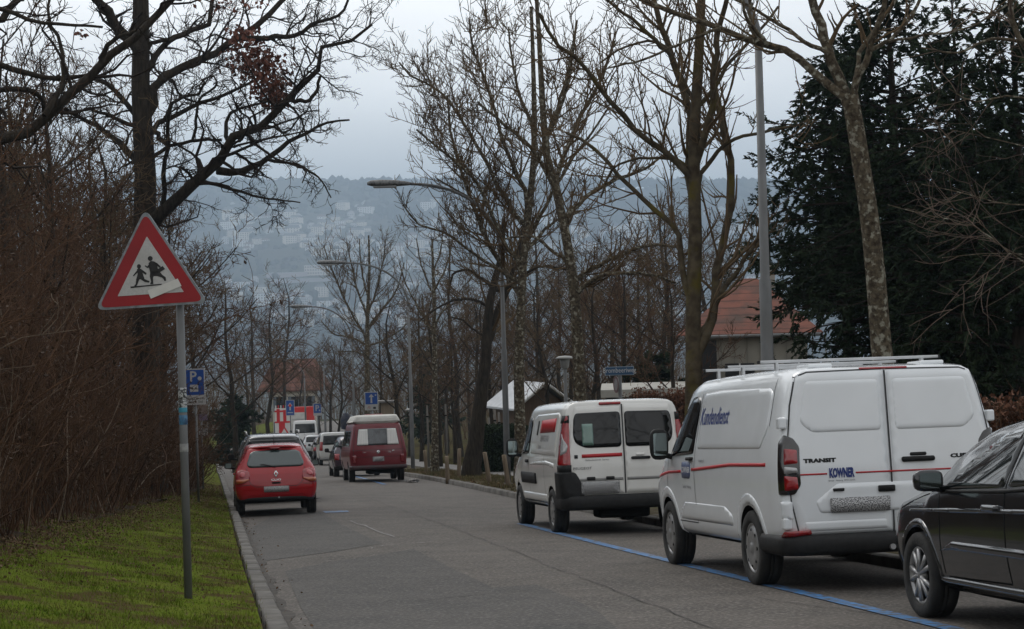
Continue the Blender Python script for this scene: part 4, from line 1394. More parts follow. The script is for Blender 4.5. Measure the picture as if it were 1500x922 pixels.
def warning_trailer():
    root = empty('warning_board_trailer', label='red and white striped roadworks warning board with triangular sign', cat='road sign')
    red = mat('sign_red', (.55, .012, .015), rough=.4); wh = mat('sign_white', (.66, .65, .62), rough=.5)
    fr = ((0, 0, 0), (1, 0, 0), (0, 0, 1), (0, -1, 0))
    MB().box((0, .08, 2.05), (1.25, .06, 2.9), bev=.01).build('board', wh, root)
    for x, z0, z1 in ((-.33, 2.35, 3.45), (.20, 2.35, 3.35), (-.05, .65, 2.35)):
        MB().box((x, .04, (z0 + z1) / 2), (.26 if z1 > 2.5 else .5, .02, z1 - z0)).build('red_bar', red, root)
    for z in (2.35, 3.25):
        MB().box((0, .038, z), (1.24, .02, .14)).build('red_bar', red, root)
    for k in range(6):
        MB().box((-.52 + k * .21, .08, 3.62), (.09, .05, .24)).build('top_lamp', red if k % 2 else wh, root)
    tri = lambda k: [(-.72 * k, -.42 * k), (.72 * k, -.42 * k), (0, .83 * k)]
    t = MB().prism(rpoly(tri(.85), .05), .02, ((.12, 0.02, 1.35), (1, 0, 0), (0, 0, 1), (0, -1, 0))).build('triangle_sign', red, root)
    MB().prism(rpoly(tri(.58), .03), .008, ((.12, -.002, 1.34), (1, 0, 0), (0, 0, 1), (0, -1, 0))).build('sign_face', wh, t)
    bk = mat('symbol_black', (.012, .012, .012), rough=.6)
    w = MB()
    w.prism([(-.14, -.20), (-.03, -.20), (.02, .0), (.10, -.20), (.18, -.20), (.09, .08), (.0, .14), (-.07, .02)], .006, ((.10, -.011, 1.36), (1, 0, 0), (0, 0, 1), (0, -1, 0)))
    w.prism([(.10, -.21), (.34, -.21), (.22, -.08)], .006, ((.10, -.011, 1.36), (1, 0, 0), (0, 0, 1), (0, -1, 0)))
    w.build('symbol', bk, t)
    MB().box((.1, -.0, .78), (.9, .03, .22)).build('plate_panel', red, root)
    MB().box((0, .5, .5), (1.2, 1.1, .16), bev=.02).build('chassis', m_dark(), root)
    for s in (-1, 1): make_wheel(s * .62, .5, .30, root, 'steel', .17)
    p = gpt(415, 158)
    place_vehicle(root, 0, pos=p, wx=0)


def scooter():
    root = empty('motor_scooter', label='black motor scooter with top box at the left kerb', cat='scooter')
    blk = mat('gloss_black', (.012, .012, .013), rough=.2, coat=.6)
    for y in (.3, 1.6):
        make_wheel(0.0, y, .29, root, 'alloy', .13)
    mb = MB()
    mb.tube([(0, .15, .62), (0, .5, .72), (0, .95, .62), (0, 1.1, .42), (0, 1.35, .45), (0, 1.45, .85), (0, 1.38, 1.05)], [.12, .2, .17, .16, .17, .2, .08], 12)
    mb.build('scooter_body', blk, root, True)
    MB().tube([(0, .25, .86), (0, .55, .90), (0, .95, .84)], [.12, .16, .12], 10).build('saddle', m_black(), root, True)
    MB().box((0, .02, 1.14), (.50, .44, .36), bev=.08).build('top_box', blk, root, True)
    MB().tube([(-.36, 1.28, 1.08), (0, 1.38, 1.06), (.36, 1.28, 1.08)], .022, 8).build('handlebar', m_black(), root)
    MB().prism(rpoly([(-.22, 0), (.22, 0), (.16, .42), (-.16, .42)], .06), .012, ((0, 1.45, 1.0), (1, 0, 0), (0, -.25, 1), (0, -1, 0))).build('windshield', m_glass(), root)
    for s in (-1, 1):
        make_mirror((s * .32, 1.3, 1.26), (.12, .05, .09), root, blk, s, glass=False, stalk=False)
        MB().tube([(s * .2, .3, .30), (s * .17, .75, .42)], .05, 8).build('exhaust', m_alloy(), root) if s > 0 else None
    MB().box((0, -.10, .76), (.18, .05, .08), bev=.02).build('tail_lamp', m_redlamp(), root)
    g = gpt(397, 150); g.z = G(150)
    place_vehicle(root, 0, pos=g, wx=0)


def build_vehicles():
    service_van(); delivery_van(); hatchback(); camper(); dark_hatch()
    far_car('estate_car', 'black tall estate car with silver roof rails hidden behind the red hatchback', 4.5, 1.80, 1.66, m_paint('black_paint', (.016, .016, .018), rough=.25), rp(.22, 46.6), rails=True)
    far_car('compact_car', 'dark purple car tucked in front of the red camper', 4.1, 1.74, 1.50, m_paint('purple_paint', (.035, .014, .028), rough=.25), gpt(493, 71.0), group='cars parked along the road')
    far_car('leisure_van', 'white boxy van with large rear window beyond the red camper', 4.4, 1.81, 1.86, m_paint('grey_white_paint', (.60, .60, .58)), gpt(470.5, 108), kind='van', tall_lamps=True, group='vans parked along the road',
            bumper_col=mat('grey_bumper', (.30, .30, .29), rough=.6))
    far_car('city_car', 'dark car with red tail lamps left of the boxy white van', 4.0, 1.72, 1.52, m_paint('charcoal_paint', (.05, .045, .045)), gpt(461, 124))
    far_car('silver_car', 'pale silver car half hidden ahead of the dark car', 4.4, 1.78, 1.60, m_paint('silver_paint', (.42, .43, .43), metal=.3), gpt(446, 135), rails=True)
    far_car('high_roof_van', 'white high roofed van with wide dark rear window before the red lorry', 5.6, 2.0, 2.55, m_paint('bright_white_paint', (.68, .68, .67)), gpt(431, 149), kind='van', group='vans parked along the road', r=.34)
    lorry(); warning_trailer(); scooter()
# ================================================================ street furniture
def m_galv(): return mat('galvanised_steel', (.105, .108, .108), (.150, .152, .152), scale=6, rough=.6, metal=.2, c3=(.09, .085, .075), s3=3, lo3=.55, hi3=.75, stretch=(1, 1, .4))
def m_lamp_head(): return mat('lamp_aluminium', (.16, .165, .165), (.09, .09, .09), scale=9, rough=.6, c3=(.03, .03, .028), s3=18, lo3=.5, hi3=.7)
def m_signblue(): return mat('sign_blue', (.008, .055, .24), (.012, .065, .27), scale=3, rough=.35)
def m_signwhite(): return mat('sign_reflective', (.40, .40, .39), (.34, .34, .33), scale=30, rough=.5)
def m_signblack(): return mat('symbol_black', (.012, .012, .012), rough=.6)
def m_signback(): return mat('sign_back', (.16, .165, .17), rough=.6)


FRONT = lambda y, z, x=0: ((x, y, z), (1, 0, 0), (0, 0, 1), (0, -1, 0))


def face_road(rz_extra=0.0):
    return rz_extra


def school_sign():
    base = gp(276, 877)
    root = empty('warning_sign', base, R(2), 'red bordered triangular school children warning sign on a grey stickered pole', 'road sign')
    s = F / base.y                          # photo pixels per metre here
    top = (877 - 300) / s
    MB().tube([(0, 0, -.3), (0, 0, (877 - 402) / s)], .035, 14).build('pole', m_galv(), root, True)
    zc = (877 - 448.5) / s                    # lower edge of the triangle
    w = 164 / s; h = 144 / s
    ox = (224 - 263) / s - .0
    tri = [(-w / 2, 0), (w / 2, 0), (0, h)]
    cz = zc + h * .34

    def sc(k, dz=0): return [(x * k, (y - h / 3) * k + h / 3 + dz) for x, y in tri]
    tilt = Matrix.Rotation(R(-2.2), 3, 'Y')
    r, u = tilt @ X, tilt @ Z
    def fr(y): return (Vector((ox, y, zc)), r, u, Vector((0, -1, 0)))
    red = mat('sign_red', (.55, .012, .015), rough=.4)
    dred = mat('worn_sign_red', (.30, .005, .010), (.24, .005, .009), scale=4, rough=.45)
    pan = MB().prism(rpoly(sc(1.0), .085, 6), .03, fr(-.055)).build('sign_panel', mat('sign_rim', (.26, .29, .31), (.16, .18, .19), scale=20, rough=.5, metal=.3), root)
    MB().prism(rpoly(sc(.93), .075, 6), .004, fr(-.085)).build('red_border', dred, pan)
    MB().prism(rpoly(sc(.585, -.008), .006, 3), .004, fr(-.089)).build('sign_face', mat('sign_face_grey', (.50, .495, .48), (.43, .425, .41), scale=60, rough=.5, c3=(.38, .37, .35), s3=4, lo3=.5, hi3=.8), pan)
    # running children, drawn from the zoomed photograph (pixels of a 922 px crop, 3.073 per photo pixel)
    q = 3.0733 * s

    def P(pts):
        out = []
        for a, b in pts:
            px = a / 3.0733 + 120; py = b / 3.0733 + 280
            dx = (px - 224) / s; dz = (447 - py) / s
            v = Vector((dx, 0, dz)); v = tilt.inverted() @ v
            out.append((v.x, v.z))
        return out
    blk = m_signblack()
    sym = MB()
    def circ(cx, cy, rx, ry): return [(cx + rx * math.cos(2*math.pi*k/14), cy + ry * math.sin(2*math.pi*k/14)) for k in range(14)]
    big = [[(312, 318), (322, 308), (336, 310), (348, 318), (352, 340), (358, 358), (340, 366), (318, 360), (314, 340)],
           [(318, 356), (358, 354), (372, 372), (386, 382), (388, 398), (381, 400), (374, 386), (350, 376), (332, 376)],
           [(318, 356), (340, 360), (330, 384), (331, 412), (316, 412), (321, 400), (316, 378)],
           [(314, 322), (318, 336), (306, 340), (294, 330), (298, 327), (306, 332)],
           [(336, 312), (350, 318), (366, 334), (362, 341), (348, 330)],
           [(352, 346), (374, 332), (385, 346), (360, 360)]]
    small = [[(260, 344), (268, 338), (280, 344), (284, 362), (292, 386), (254, 392), (262, 366)],
             [(280, 344), (302, 362), (299, 370), (282, 358)], [(262, 346), (264, 356), (244, 375), (241, 371)],
             [(286, 384), (300, 392), (314, 398), (312, 405), (294, 402), (276, 390)], [(256, 388), (268, 390), (258, 416), (248, 422), (246, 416), (252, 410)]]
    for poly in big + small: sym.prism(P(poly), .003, fr(-.0935))
    sym.prism(P(circ(320, 297, 11, 11)), .003, fr(-.0935)); sym.prism(P(circ(269, 331, 9, 10)), .003, fr(-.0935))
    sym.prism(P([(228, 420), (300, 416), (369, 411), (366, 416), (300, 421), (230, 427)]), .003, fr(-.0935))
    sym.build('children_symbol', blk, pan)
    MB().prism(P([(304, 440), (440, 390), (456, 424), (318, 477)]), .003, fr(-.0975)).build('tape_strip', mat('pale_tape', (.66, .65, .61), (.58, .57, .53), scale=8, rough=.5), pan)
    MB().box((.0, -.01, zc + h * .25), (.12, .09, .05)).build('clamp', m_galv(), root)
    # stickers round the pole
    for z0, z1, mm in ((877 - 585, 877 - 568, mat('white_sticker', (.45, .46, .46), (.05, .05, .05), scale=45, rough=.5, lo=.48, hi=.52)), (877 - 597, 877 - 586, mat('white_sticker', (.4, .4, .4))),
                       (877 - 604, 877 - 597, mat('cyan_sticker', (.03, .22, .32), (.05, .28, .38), scale=20, rough=.5)), (877 - 622, 877 - 608, mat('blue_sticker', (.06, .20, .34), (.03, .07, .14), scale=30, rough=.5)), (877 - 662, 877 - 650, mat('grey_sticker', (.34, .34, .33), (.2, .2, .2), scale=30))):
        MB().lathe([(.0363, z0 / s), (.0368, z0 / s + .001), (.0368, z1 / s - .001), (.0363, z1 / s)], 14).build('pole_sticker', mm, root, True)


def board_sign(name, px, Y, pw, ph, ptop, label, cat='road sign', sub=None, pole_r=.03, glyph=None, v_raise=0, back=False, blue=None, pole_dx=0.0):
    """blue board on a pole; ptop = photo row of the board's top"""
    b = gpt(px, Y)
    s = F / Y
    hz = 461 - (px - 750) * math.tan(ROLL)
    ztop = CZ + (hz - ptop) / s - b.z
    w, h = pw / s, ph / s
    root = empty(name, b, 0, label, cat)
    pole = MB().tube([(pole_dx, 0, -.3), (pole_dx, 0, ztop - .05)], pole_r, 12).build('pole', m_galv(), root, True)
    rim = .06 * w
    if back:
        MB().prism(rrect(-w/2, -h, w/2, 0, .02), .02, FRONT(-pole_r, ztop)).build('sign_panel', m_signback(), root)
        return root, s, ztop, w, h
    pan = MB().prism(rrect(-w/2, -h, w/2, 0, .02), .02, FRONT(-pole_r, ztop)).build('sign_panel', m_signwhite(), root)
    hb = h * (1 - (sub or 0))
    MB().prism(rrect(-w/2 + rim, -hb + rim, w/2 - rim, -rim, .015), .004, FRONT(-pole_r - .02, ztop)).build('blue_field', m_signblue(), pan)
    return root, s, ztop, w, h, pan, hb


def stroke(mb, pts, wd, fr, t=.003):
    for (a, b), (c, d) in zip(pts[:-1], pts[1:]):
        L = math.hypot(c - a, d - b); nx, ny = -(d - b) / L * wd / 2, (c - a) / L * wd / 2
        mb.prism([(a + nx, b + ny), (c + nx, d + ny), (c - nx, d - ny), (a - nx, b - ny)], t, fr)


def signs():
    school_sign()
    wt = m_signwhite(); bk = m_signblack()
    # parking board with disc symbol at the left verge
    q = gp(291, 737)
    root, s, zt, w, h, pan, hb = board_sign('parking_sign', 291, q.y, 30, 53, 540, 'blue and white parking board with small car symbol beside the school sign', sub=.24, pole_r=.028)
    fr = FRONT(-.028 - .0245, zt)
    flat_text('P', hb * .52, ((-w * .08, fr[0][1], zt - hb * .30), *fr[1:]), wt, pan, bold=.006)
    MB().prism(rrect(-w * .24, -hb * .84, w * .16, -hb * .58, .01), .003, fr).build('disc_symbol', wt, pan)
    mb = MB()
    for x in (-.13, .05): mb.prism([(w * (x - .035), -hb * .74), (w * (x + .035), -hb * .74), (w * (x + .035), -hb * .68), (w * (x - .035), -hb * .68)], .002, ((fr[0][0], fr[0][1] - .004, fr[0][2]), *fr[1:]))
    mb.build('car_symbol', bk, pan)
    MB().prism([(w * .24 + w * .1 * math.cos(R(30 * k)), -hb * .36 + w * .1 * math.sin(R(30 * k))) for k in range(12)], .003, fr).build('white_dot', wt, pan)
    for k, t in enumerate(('Mo–Sa 8–19h', 'max. 1 Std')):
        flat_text(t, w * .17, ((0, fr[0][1], zt - hb - (h - hb) * (.30 + .36 * k)), *fr[1:]), bk, pan)
    # narrow board further back with several small plates
    b = gpt(298, 52)
    root = empty('notice_sign', b, 0, 'narrow pole with stacked small notices behind the parking board', 'road sign')
    s = F / b.y; hz = 461 + 452 * math.tan(ROLL)
    zz = lambda py: CZ + (hz - py) / s - b.z
    MB().tube([(0, 0, -.3), (0, 0, zz(590))], .026, 10).build('pole', m_galv(), root, True)
    for p0, p1, mm in ((592, 606, mat('brown_notice', (.17, .12, .10), (.26, .20, .17), scale=14, rough=.6)), (607, 616, mat('violet_notice', (.14, .10, .17), (.2, .16, .2), scale=14, rough=.6)), (627, 638, mat('pale_notice', (.36, .34, .32), (.12, .11, .11), scale=22, rough=.6, lo=.45, hi=.55))):
        MB().prism(rrect(-6.5 / s, zz(p1), 6.5 / s, zz(p0), .008), .015, ((.05, -.03, 0), (1, 0, 0), (0, 0, 1), (0, -1, 0))).build('notice_plate', mm, root)
    # one-way board right of the red camper
    root, s, zt, w, h, pan, hb = board_sign('one_way_sign', 547, 86, 20, 27, 574, 'blue one way board with white upward arrow above the red camper', sub=.28, pole_r=.035)
    fr = FRONT(-.035 - .0245, zt)
    mb = MB()
    mb.prism([(-w*.07, -hb*.85), (w*.07, -hb*.85), (w*.05, -hb*.38), (-w*.05, -hb*.38)], .003, fr)
    mb.prism([(-w*.20, -hb*.40), (w*.20, -hb*.40), (0, -hb*.16)], .003, fr)
    mb.build('white_arrow', wt, pan)
    MB().prism([(w * .32 + w * .06 * math.cos(R(30 * k)), -hb * .25 + w * .06 * math.sin(R(30 * k))) for k in range(12)], .003, fr).build('white_dot', wt, pan)
    mb = MB(); stroke(mb, [(-w*.28, -h*.90), (-w*.22, -h*.80), (-w*.1, -h*.82), (-w*.14, -h*.92)], .03, fr); mb.build('bicycle_symbol', mat('red_grey', (.3, .12, .10), rough=.6), pan)
    MB().prism(rrect(w*.12, -h*.93, w*.32, -h*.82, .01), .003, fr).build('moped_symbol', bk, pan)
    # dead-end board
    root, s, zt, w, h, pan, hb = board_sign('dead_end_sign', 427, 150, 13, 23, 586, 'blue dead end board with red tipped white road in front of the red lorry', pole_r=.04)
    fr = FRONT(-.04 - .0245, zt)
    MB().prism([(-w*.09, -h*.66), (w*.09, -h*.66), (w*.09, -h*.36), (-w*.09, -h*.36)], .003, fr).build('white_road', wt, pan)
    MB().prism([(-w*.28, -h*.38), (w*.28, -h*.38), (0, -h*.16)], .0035, fr).build('white_arrow', wt, pan)
    MB().prism(rrect(-w*.13, -h*.44, w*.13, -h*.28, .02), .0045, fr).build('red_tip', mat('sign_red', (.55, .012, .015), rough=.4), pan)
    MB().prism(rrect(-w*.30, -h*.84, w*.30, -h*.78, .01), .003, fr).build('small_text', wt, pan)
    # far parking board
    root, s, zt, w, h, pan, hb = board_sign('parking_sign', 467, 138, 12, 18, 591, 'small far blue parking board right of the red lorry', sub=.18, pole_r=.04)
    fr = FRONT(-.04 - .0245, zt)
    flat_text('P', hb * .8, ((-w*.02, fr[0][1], zt - hb * .5), *fr[1:]), wt, pan, bold=.012)
    MB().prism([(w * .26 + w * .09 * math.cos(R(30 * k)), -hb * .70 + w * .09 * math.sin(R(30 * k))) for k in range(12)], .003, fr).build('white_dot', wt, pan)
    # street name with a no-entry disc seen edge on below
    b = gpt(913, 40.8); s = F / 40.8; hz = 461 - 163 * math.tan(ROLL)
    zz = lambda py: CZ + (hz - py) / s - b.z
    root = empty('street_name_sign', b, R(-4), 'blue street name plate on a post above the panel van', 'street sign')
    MB().tube([(0, 0, -.3), (0, 0, zz(537))], .04, 12).build('pole', m_galv(), root, True)
    pl = MB().prism(rrect(-21.5 / s, zz(549.5), 21 / s, zz(537), .01), .015, FRONT(-.045, 0)).build('name_plate', mat('plate_rim', (.28, .33, .38), rough=.5), root)
    MB().prism(rrect(-20.7 / s, zz(548.8), 20.2 / s, zz(537.7), .01), .004, FRONT(-.060, 0)).build('blue_field', mat('plate_blue', (.016, .065, .14), (.022, .08, .165), scale=4, rough=.4), pl)
    flat_text('Brombeeriweg', 10.2 / s, ((-.003, -.0645, zz(542.6)), (1, 0, 0), (0, 0, 1), (0, -1, 0)), mat('plate_white', (.5, .5, .5), rough=.5), pl, sx=.80)
    d = MB()
    d.lathe([(0, -.01), (.17, -.01), (.18, 0), (.17, .01), (0, .01)], 24, 'X')
    dd = d.build('round_sign', mat('round_sign_grey', (.26, .25, .25), (.2, .2, .2), scale=5, rough=.5), root)
    dd.location = (-.075, -.02, zz(563)); dd.rotation_euler = (0, 0, R(19))
    rg = MB().lathe([(.13, -.013), (.182, -.013), (.182, -.016), (.13, -.016)], 24, 'X', close=True).build('sign_rim', mat('faded_rim', (.13, .07, .07), rough=.6), dd)


def street_lamp(px, Y, head_dx, head_dy, h_arm, label, r0=.085, pole_h=None, v=None):
    b = gpt(px, Y)
    root = empty('street_lamp', b, 0, label, 'street lamp', 'curved arm street lamps along the road')
    g = m_galv()
    zt = h_arm
    MB().tube([(0, 0, -.2), (0, 0, .9), (0, 0, .92), (0, 0, 3.6), (0, 0, 3.63), (0, 0, zt)], [r0, r0, r0, r0 * .92, r0 * .72, r0 * .55], 16).build('pole', g, root, True)
    MB().lathe([(r0 + .05, -.02), (r0 + .05, .05), (r0 + .006, .06)], 16).build('base_collar', g, root, True)
    MB().box((0, -r0 + .004, .75), (.075, .02, .36), bev=.006).build('service_hatch', g, root)
    A = []
    for k in range(15):
        t = k / 14
        # rises from upright into a nearly level reach
        x = head_dx * (1 - math.cos(t * math.pi / 2)) ** 1.05
        z = zt + head_dy * math.sin(t * math.pi / 2)
        A.append((x, .0, z))
    arm = MB().tube(A, [r0 * .55 - .012 * k / 14 for k in range(15)], 10).build('arm', g, root, True)
    e = Vector(A[-1]); sg = 1 if head_dx > 0 else -1
    prof = []
    V = []; f = []
    N = 12; st = [(0, .035, .04), (.15, .07, .07), (.4, .13, .105), (.85, .16, .12), (1.12, .15, .10), (1.22, .07, .05)]
    for a, hw, hh in st:
        for k in range(N):
            w = 2 * math.pi * k / N
            zz = math.sin(w) * hh
            if zz < 0: zz *= .55
            V.append((e.x + sg * (a - .05), math.cos(w) * hw, e.z + zz + a * .03))
    for i in range(len(st) - 1):
        for k in range(N): f.append((i*N + k, i*N + (k+1) % N, (i+1)*N + (k+1) % N, (i+1)*N + k))
    f.append(tuple(range(N))); f.append(tuple((len(st) - 1) * N + k for k in range(N)))
    hd = MB().add(V, f).build('lamp_head', m_lamp_head(), root, True)
    MB().box((e.x + sg * .70, 0, e.z - .05), (.62, .21, .06), bev=.02).build('lamp_glass', mat('frosted_cover', (.30, .31, .31), rough=.3), hd, True)
    return root


def small_street():
    street_lamp(744, 51, -2.35, 1.95, 6.15, 'tall grey street lamp with curved arm nearest behind the panel van')
    street_lamp(605, 78, -2.5, 1.85, 6.65, 'street lamp with curved arm right of the red camper')
    street_lamp(521, 105, -2.2, 2.0, 6.8, 'street lamp standing behind the one way board')
    street_lamp(478, 132, -2.3, 1.8, 6.4, 'far street lamp beside the small parking board')
    street_lamp(449, 160, -3.0, 1.7, 6.0, 'farthest street lamp above the roofs of the parked vans')
    street_lamp(1131, 28.3, -2.6, 1.5, 7.15, 'thick street lamp post rising over the big white van in front of the conifers', r0=.098)
    # low mushroom lamps along the footpath
    g = m_galv()
    for px, Y, top, lab in ((832, 61, 521, 'path lamp with flat cap behind the panel van'), (604, 100, 598, 'path lamp with domed cap right of the red camper')):
        b = gpt(px, Y); s = F / Y; hz = 461 - (px - 750) * math.tan(ROLL)
        h = CZ + (hz - top) / s - b.z
        root = empty('path_lamp', b, 0, lab, 'path lamp', 'low lamps along the footpath')
        MB().tube([(0, 0, -.2), (0, 0, h - .40)], [.06, .055], 12).build('pole', g, root, True)
        MB().lathe([(.075, h - .42), (.13, h - .36), (.16, h - .10), (.15, h - .09)], 16).build('lamp_glass', mat('grey_diffuser', (.22, .23, .22), (.17, .17, .165), scale=8, rough=.5), root, True)
        MB().lathe([(.15, h - .10), (.29, h - .10), (.30, h - .075), (.20, h - .02), (0, h)], 20).build('lamp_cap', mat('lamp_cap_grey', (.27, .27, .26), rough=.6), root, True)
    # wooden posts of the verge, each leaning its own way
    wood = mat('weathered_wood', (.13, .095, .062), (.20, .155, .105), scale=4, rough=.9, bump=.5, bscale=30, stretch=(6, 6, .7))
    specs = [(625, 693, 33, -3, 'short wooden post nearest the lamp by the camper'), (638, 689, 22, 1, 'dark short post beside the thin young tree'), (656, 707, 38, -1, 'slim wooden post between the young tree and the big leaning trunk'),
             (672, 700, 42, 3, 'pale wooden post just left of the big leaning trunk'), (718, 707, 44, -9, 'leaning pale post just right of the big leaning trunk'), (746, 714, 47, -8, 'leaning thick wooden post beside the panel van mirror')]
    for px, py, hp, ln, lab in specs:
        b = gp(px, py); s = F / b.y; h = hp / s
        root = empty('wooden_post', b, 0, lab, 'post', 'wooden posts along the tree verge')
        r = .065
        pts = [(math.sin(R(ln)) * h * k / 4, random.Random(px).uniform(-.01, .01), -.1 + (h + .1) * k / 4) for k in range(5)]
        MB().tube(pts, [r * 1.05, r, r * .98, r * .96, r * .9], 12).build('post', wood, root, True)
        MB().lathe([(r * .88, 0), (r * .7, .012), (0, .016)], 12, 'Z', (pts[-1][0], pts[-1][1], h)).build('post_top', mat('cut_wood', (.26, .20, .13), (.2, .15, .1), scale=9, rough=.9), root)
    # crumpled litter by the camper's wheel
    b = gp(605, 708)
    rr = random.Random(4); bm = bmesh.new(); bmesh.ops.create_icosphere(bm, subdivisions=3, radius=.13)
    for v in bm.verts: v.co *= rr.uniform(.6, 1.15); v.co.x *= 1.8; v.co.z = max(v.co.z * .6, -.06)
    me = bpy.data.meshes.new('litter'); bm.to_mesh(me); bm.free()
    o = link_mesh('litter', me, mat('crumpled_paper', (.34, .32, .30), (.06, .06, .06), scale=10, rough=.8, lo=.45, hi=.55)); o.location = (b.x, b.y, b.z + .06)
    tag(o, 'crumpled pale litter lying on the road beside the red camper', 'litter')
    # hooded white post in the distance
    b = gpt(509, 96); s = F / 96
    root = empty('hooded_post', b, 0, 'white slim post with dark blue hood left of the one way board', 'post')
    MB().tube([(0, 0, -.1), (0, 0, 2.2)], [.16, .12], 12).build('post', mat('white_post', (.5, .49, .47), rough=.6), root, True)
    MB().lathe([(.25, 2.0), (.28, 2.2), (.27, 2.5), (.16, 2.75), (0, 2.82)], 14).build('hood', mat('dark_blue_cloth', (.02, .025, .05), (.06, .06, .07), scale=6, rough=.9), root, True)


# ================================================================ buildings
def gable_roof(name, root, w, d, ze, rise, over, m, t=.14, axis='x', hip=0.0):
    """pitched roof with its ridge along axis; w across x, d across y"""
    a, b = (w / 2 + over, d / 2 + over)
    if axis == 'x':
        R0, R1 = (-a + hip, 0), (a - hip, 0)
    else:
        R0, R1 = (0, -b + hip), (0, b - hip)
    mb = MB()
    for dz in (0,):
        c = [(-a, -b, ze), (a, -b, ze), (a, b, ze), (-a, b, ze)]
        r = [(R0[0], R0[1], ze + rise), (R1[0], R1[1], ze + rise)]
        V = c + r + [(x, y, z - t) for x, y, z in c + r]
        if axis == 'x': top = [(0, 1, 5, 4), (2, 3, 4, 5), (1, 2, 5), (3, 0, 4)]
        else: top = [(1, 2, 5, 4), (3, 0, 4, 5), (0, 1, 4), (2, 3, 5)]
        if not hip: top = top[:2]
        fs = list(top) + [tuple(i + 6 for i in f[::-1]) for f in top]
        if hip:
            for i in range(4): fs.append((i, (i + 1) % 4, 6 + (i + 1) % 4, 6 + i))
        else:
            ring = [0, 1, 5, 2, 3, 4] if axis == 'x' else [0, 4, 1, 2, 5, 3]
            n = len(ring)
            for i in range(n):
                p, q = ring[i], ring[(i + 1) % n]
                fs.append((p, q, q + 6, p + 6))
        mb.add(V, fs)
    return mb.build(name, m, root)


def m_tiles(name, c1, c2, row=.3):
    if name in _mats: return _mats[name]
    m = mat(name, c1, c2, scale=2.5, rough=.9, c3=(.06, .045, .035), s3=.9, lo3=.5, hi3=.8)
    nt = m.node_tree; N = nt.nodes; L = nt.links
    tc = N.new('ShaderNodeTexCoord'); wv = N.new('ShaderNodeTexWave'); wv.wave_type = 'BANDS'; wv.bands_direction = 'Z'; wv.wave_profile = 'SAW'
    wv.inputs['Scale'].default_value = 1.0 / row * .314; wv.inputs['Distortion'].default_value = .6; wv.inputs['Detail Scale'].default_value = 3
    L.new(tc.outputs['Object'], wv.inputs['Vector'])
    bp = N.new('ShaderNodeBump'); bp.inputs['Strength'].default_value = 1; bp.inputs['Distance'].default_value = .06
    L.new(wv.outputs['Fac'], bp.inputs['Height'])
    b = N['Principled BSDF']; L.new(bp.outputs['Normal'], b.inputs['Normal'])
    src = b.inputs['Base Color'].links[0].from_socket
    mr = N.new('ShaderNodeMapRange'); mr.inputs['From Min'].default_value = .0; mr.inputs['From Max'].default_value = .22; mr.inputs['To Min'].default_value = .35
    L.new(wv.outputs['Fac'], mr.inputs['Value'])
    mx = N.new('ShaderNodeMix'); mx.data_type = 'RGBA'; mx.blend_type = 'MULTIPLY'; mx.inputs['Factor'].default_value = 1
    L.new(src, mx.inputs[6]); L.new(mr.outputs['Result'], mx.inputs[7]); L.new(mx.outputs[2], b.inputs['Base Color'])
    return m


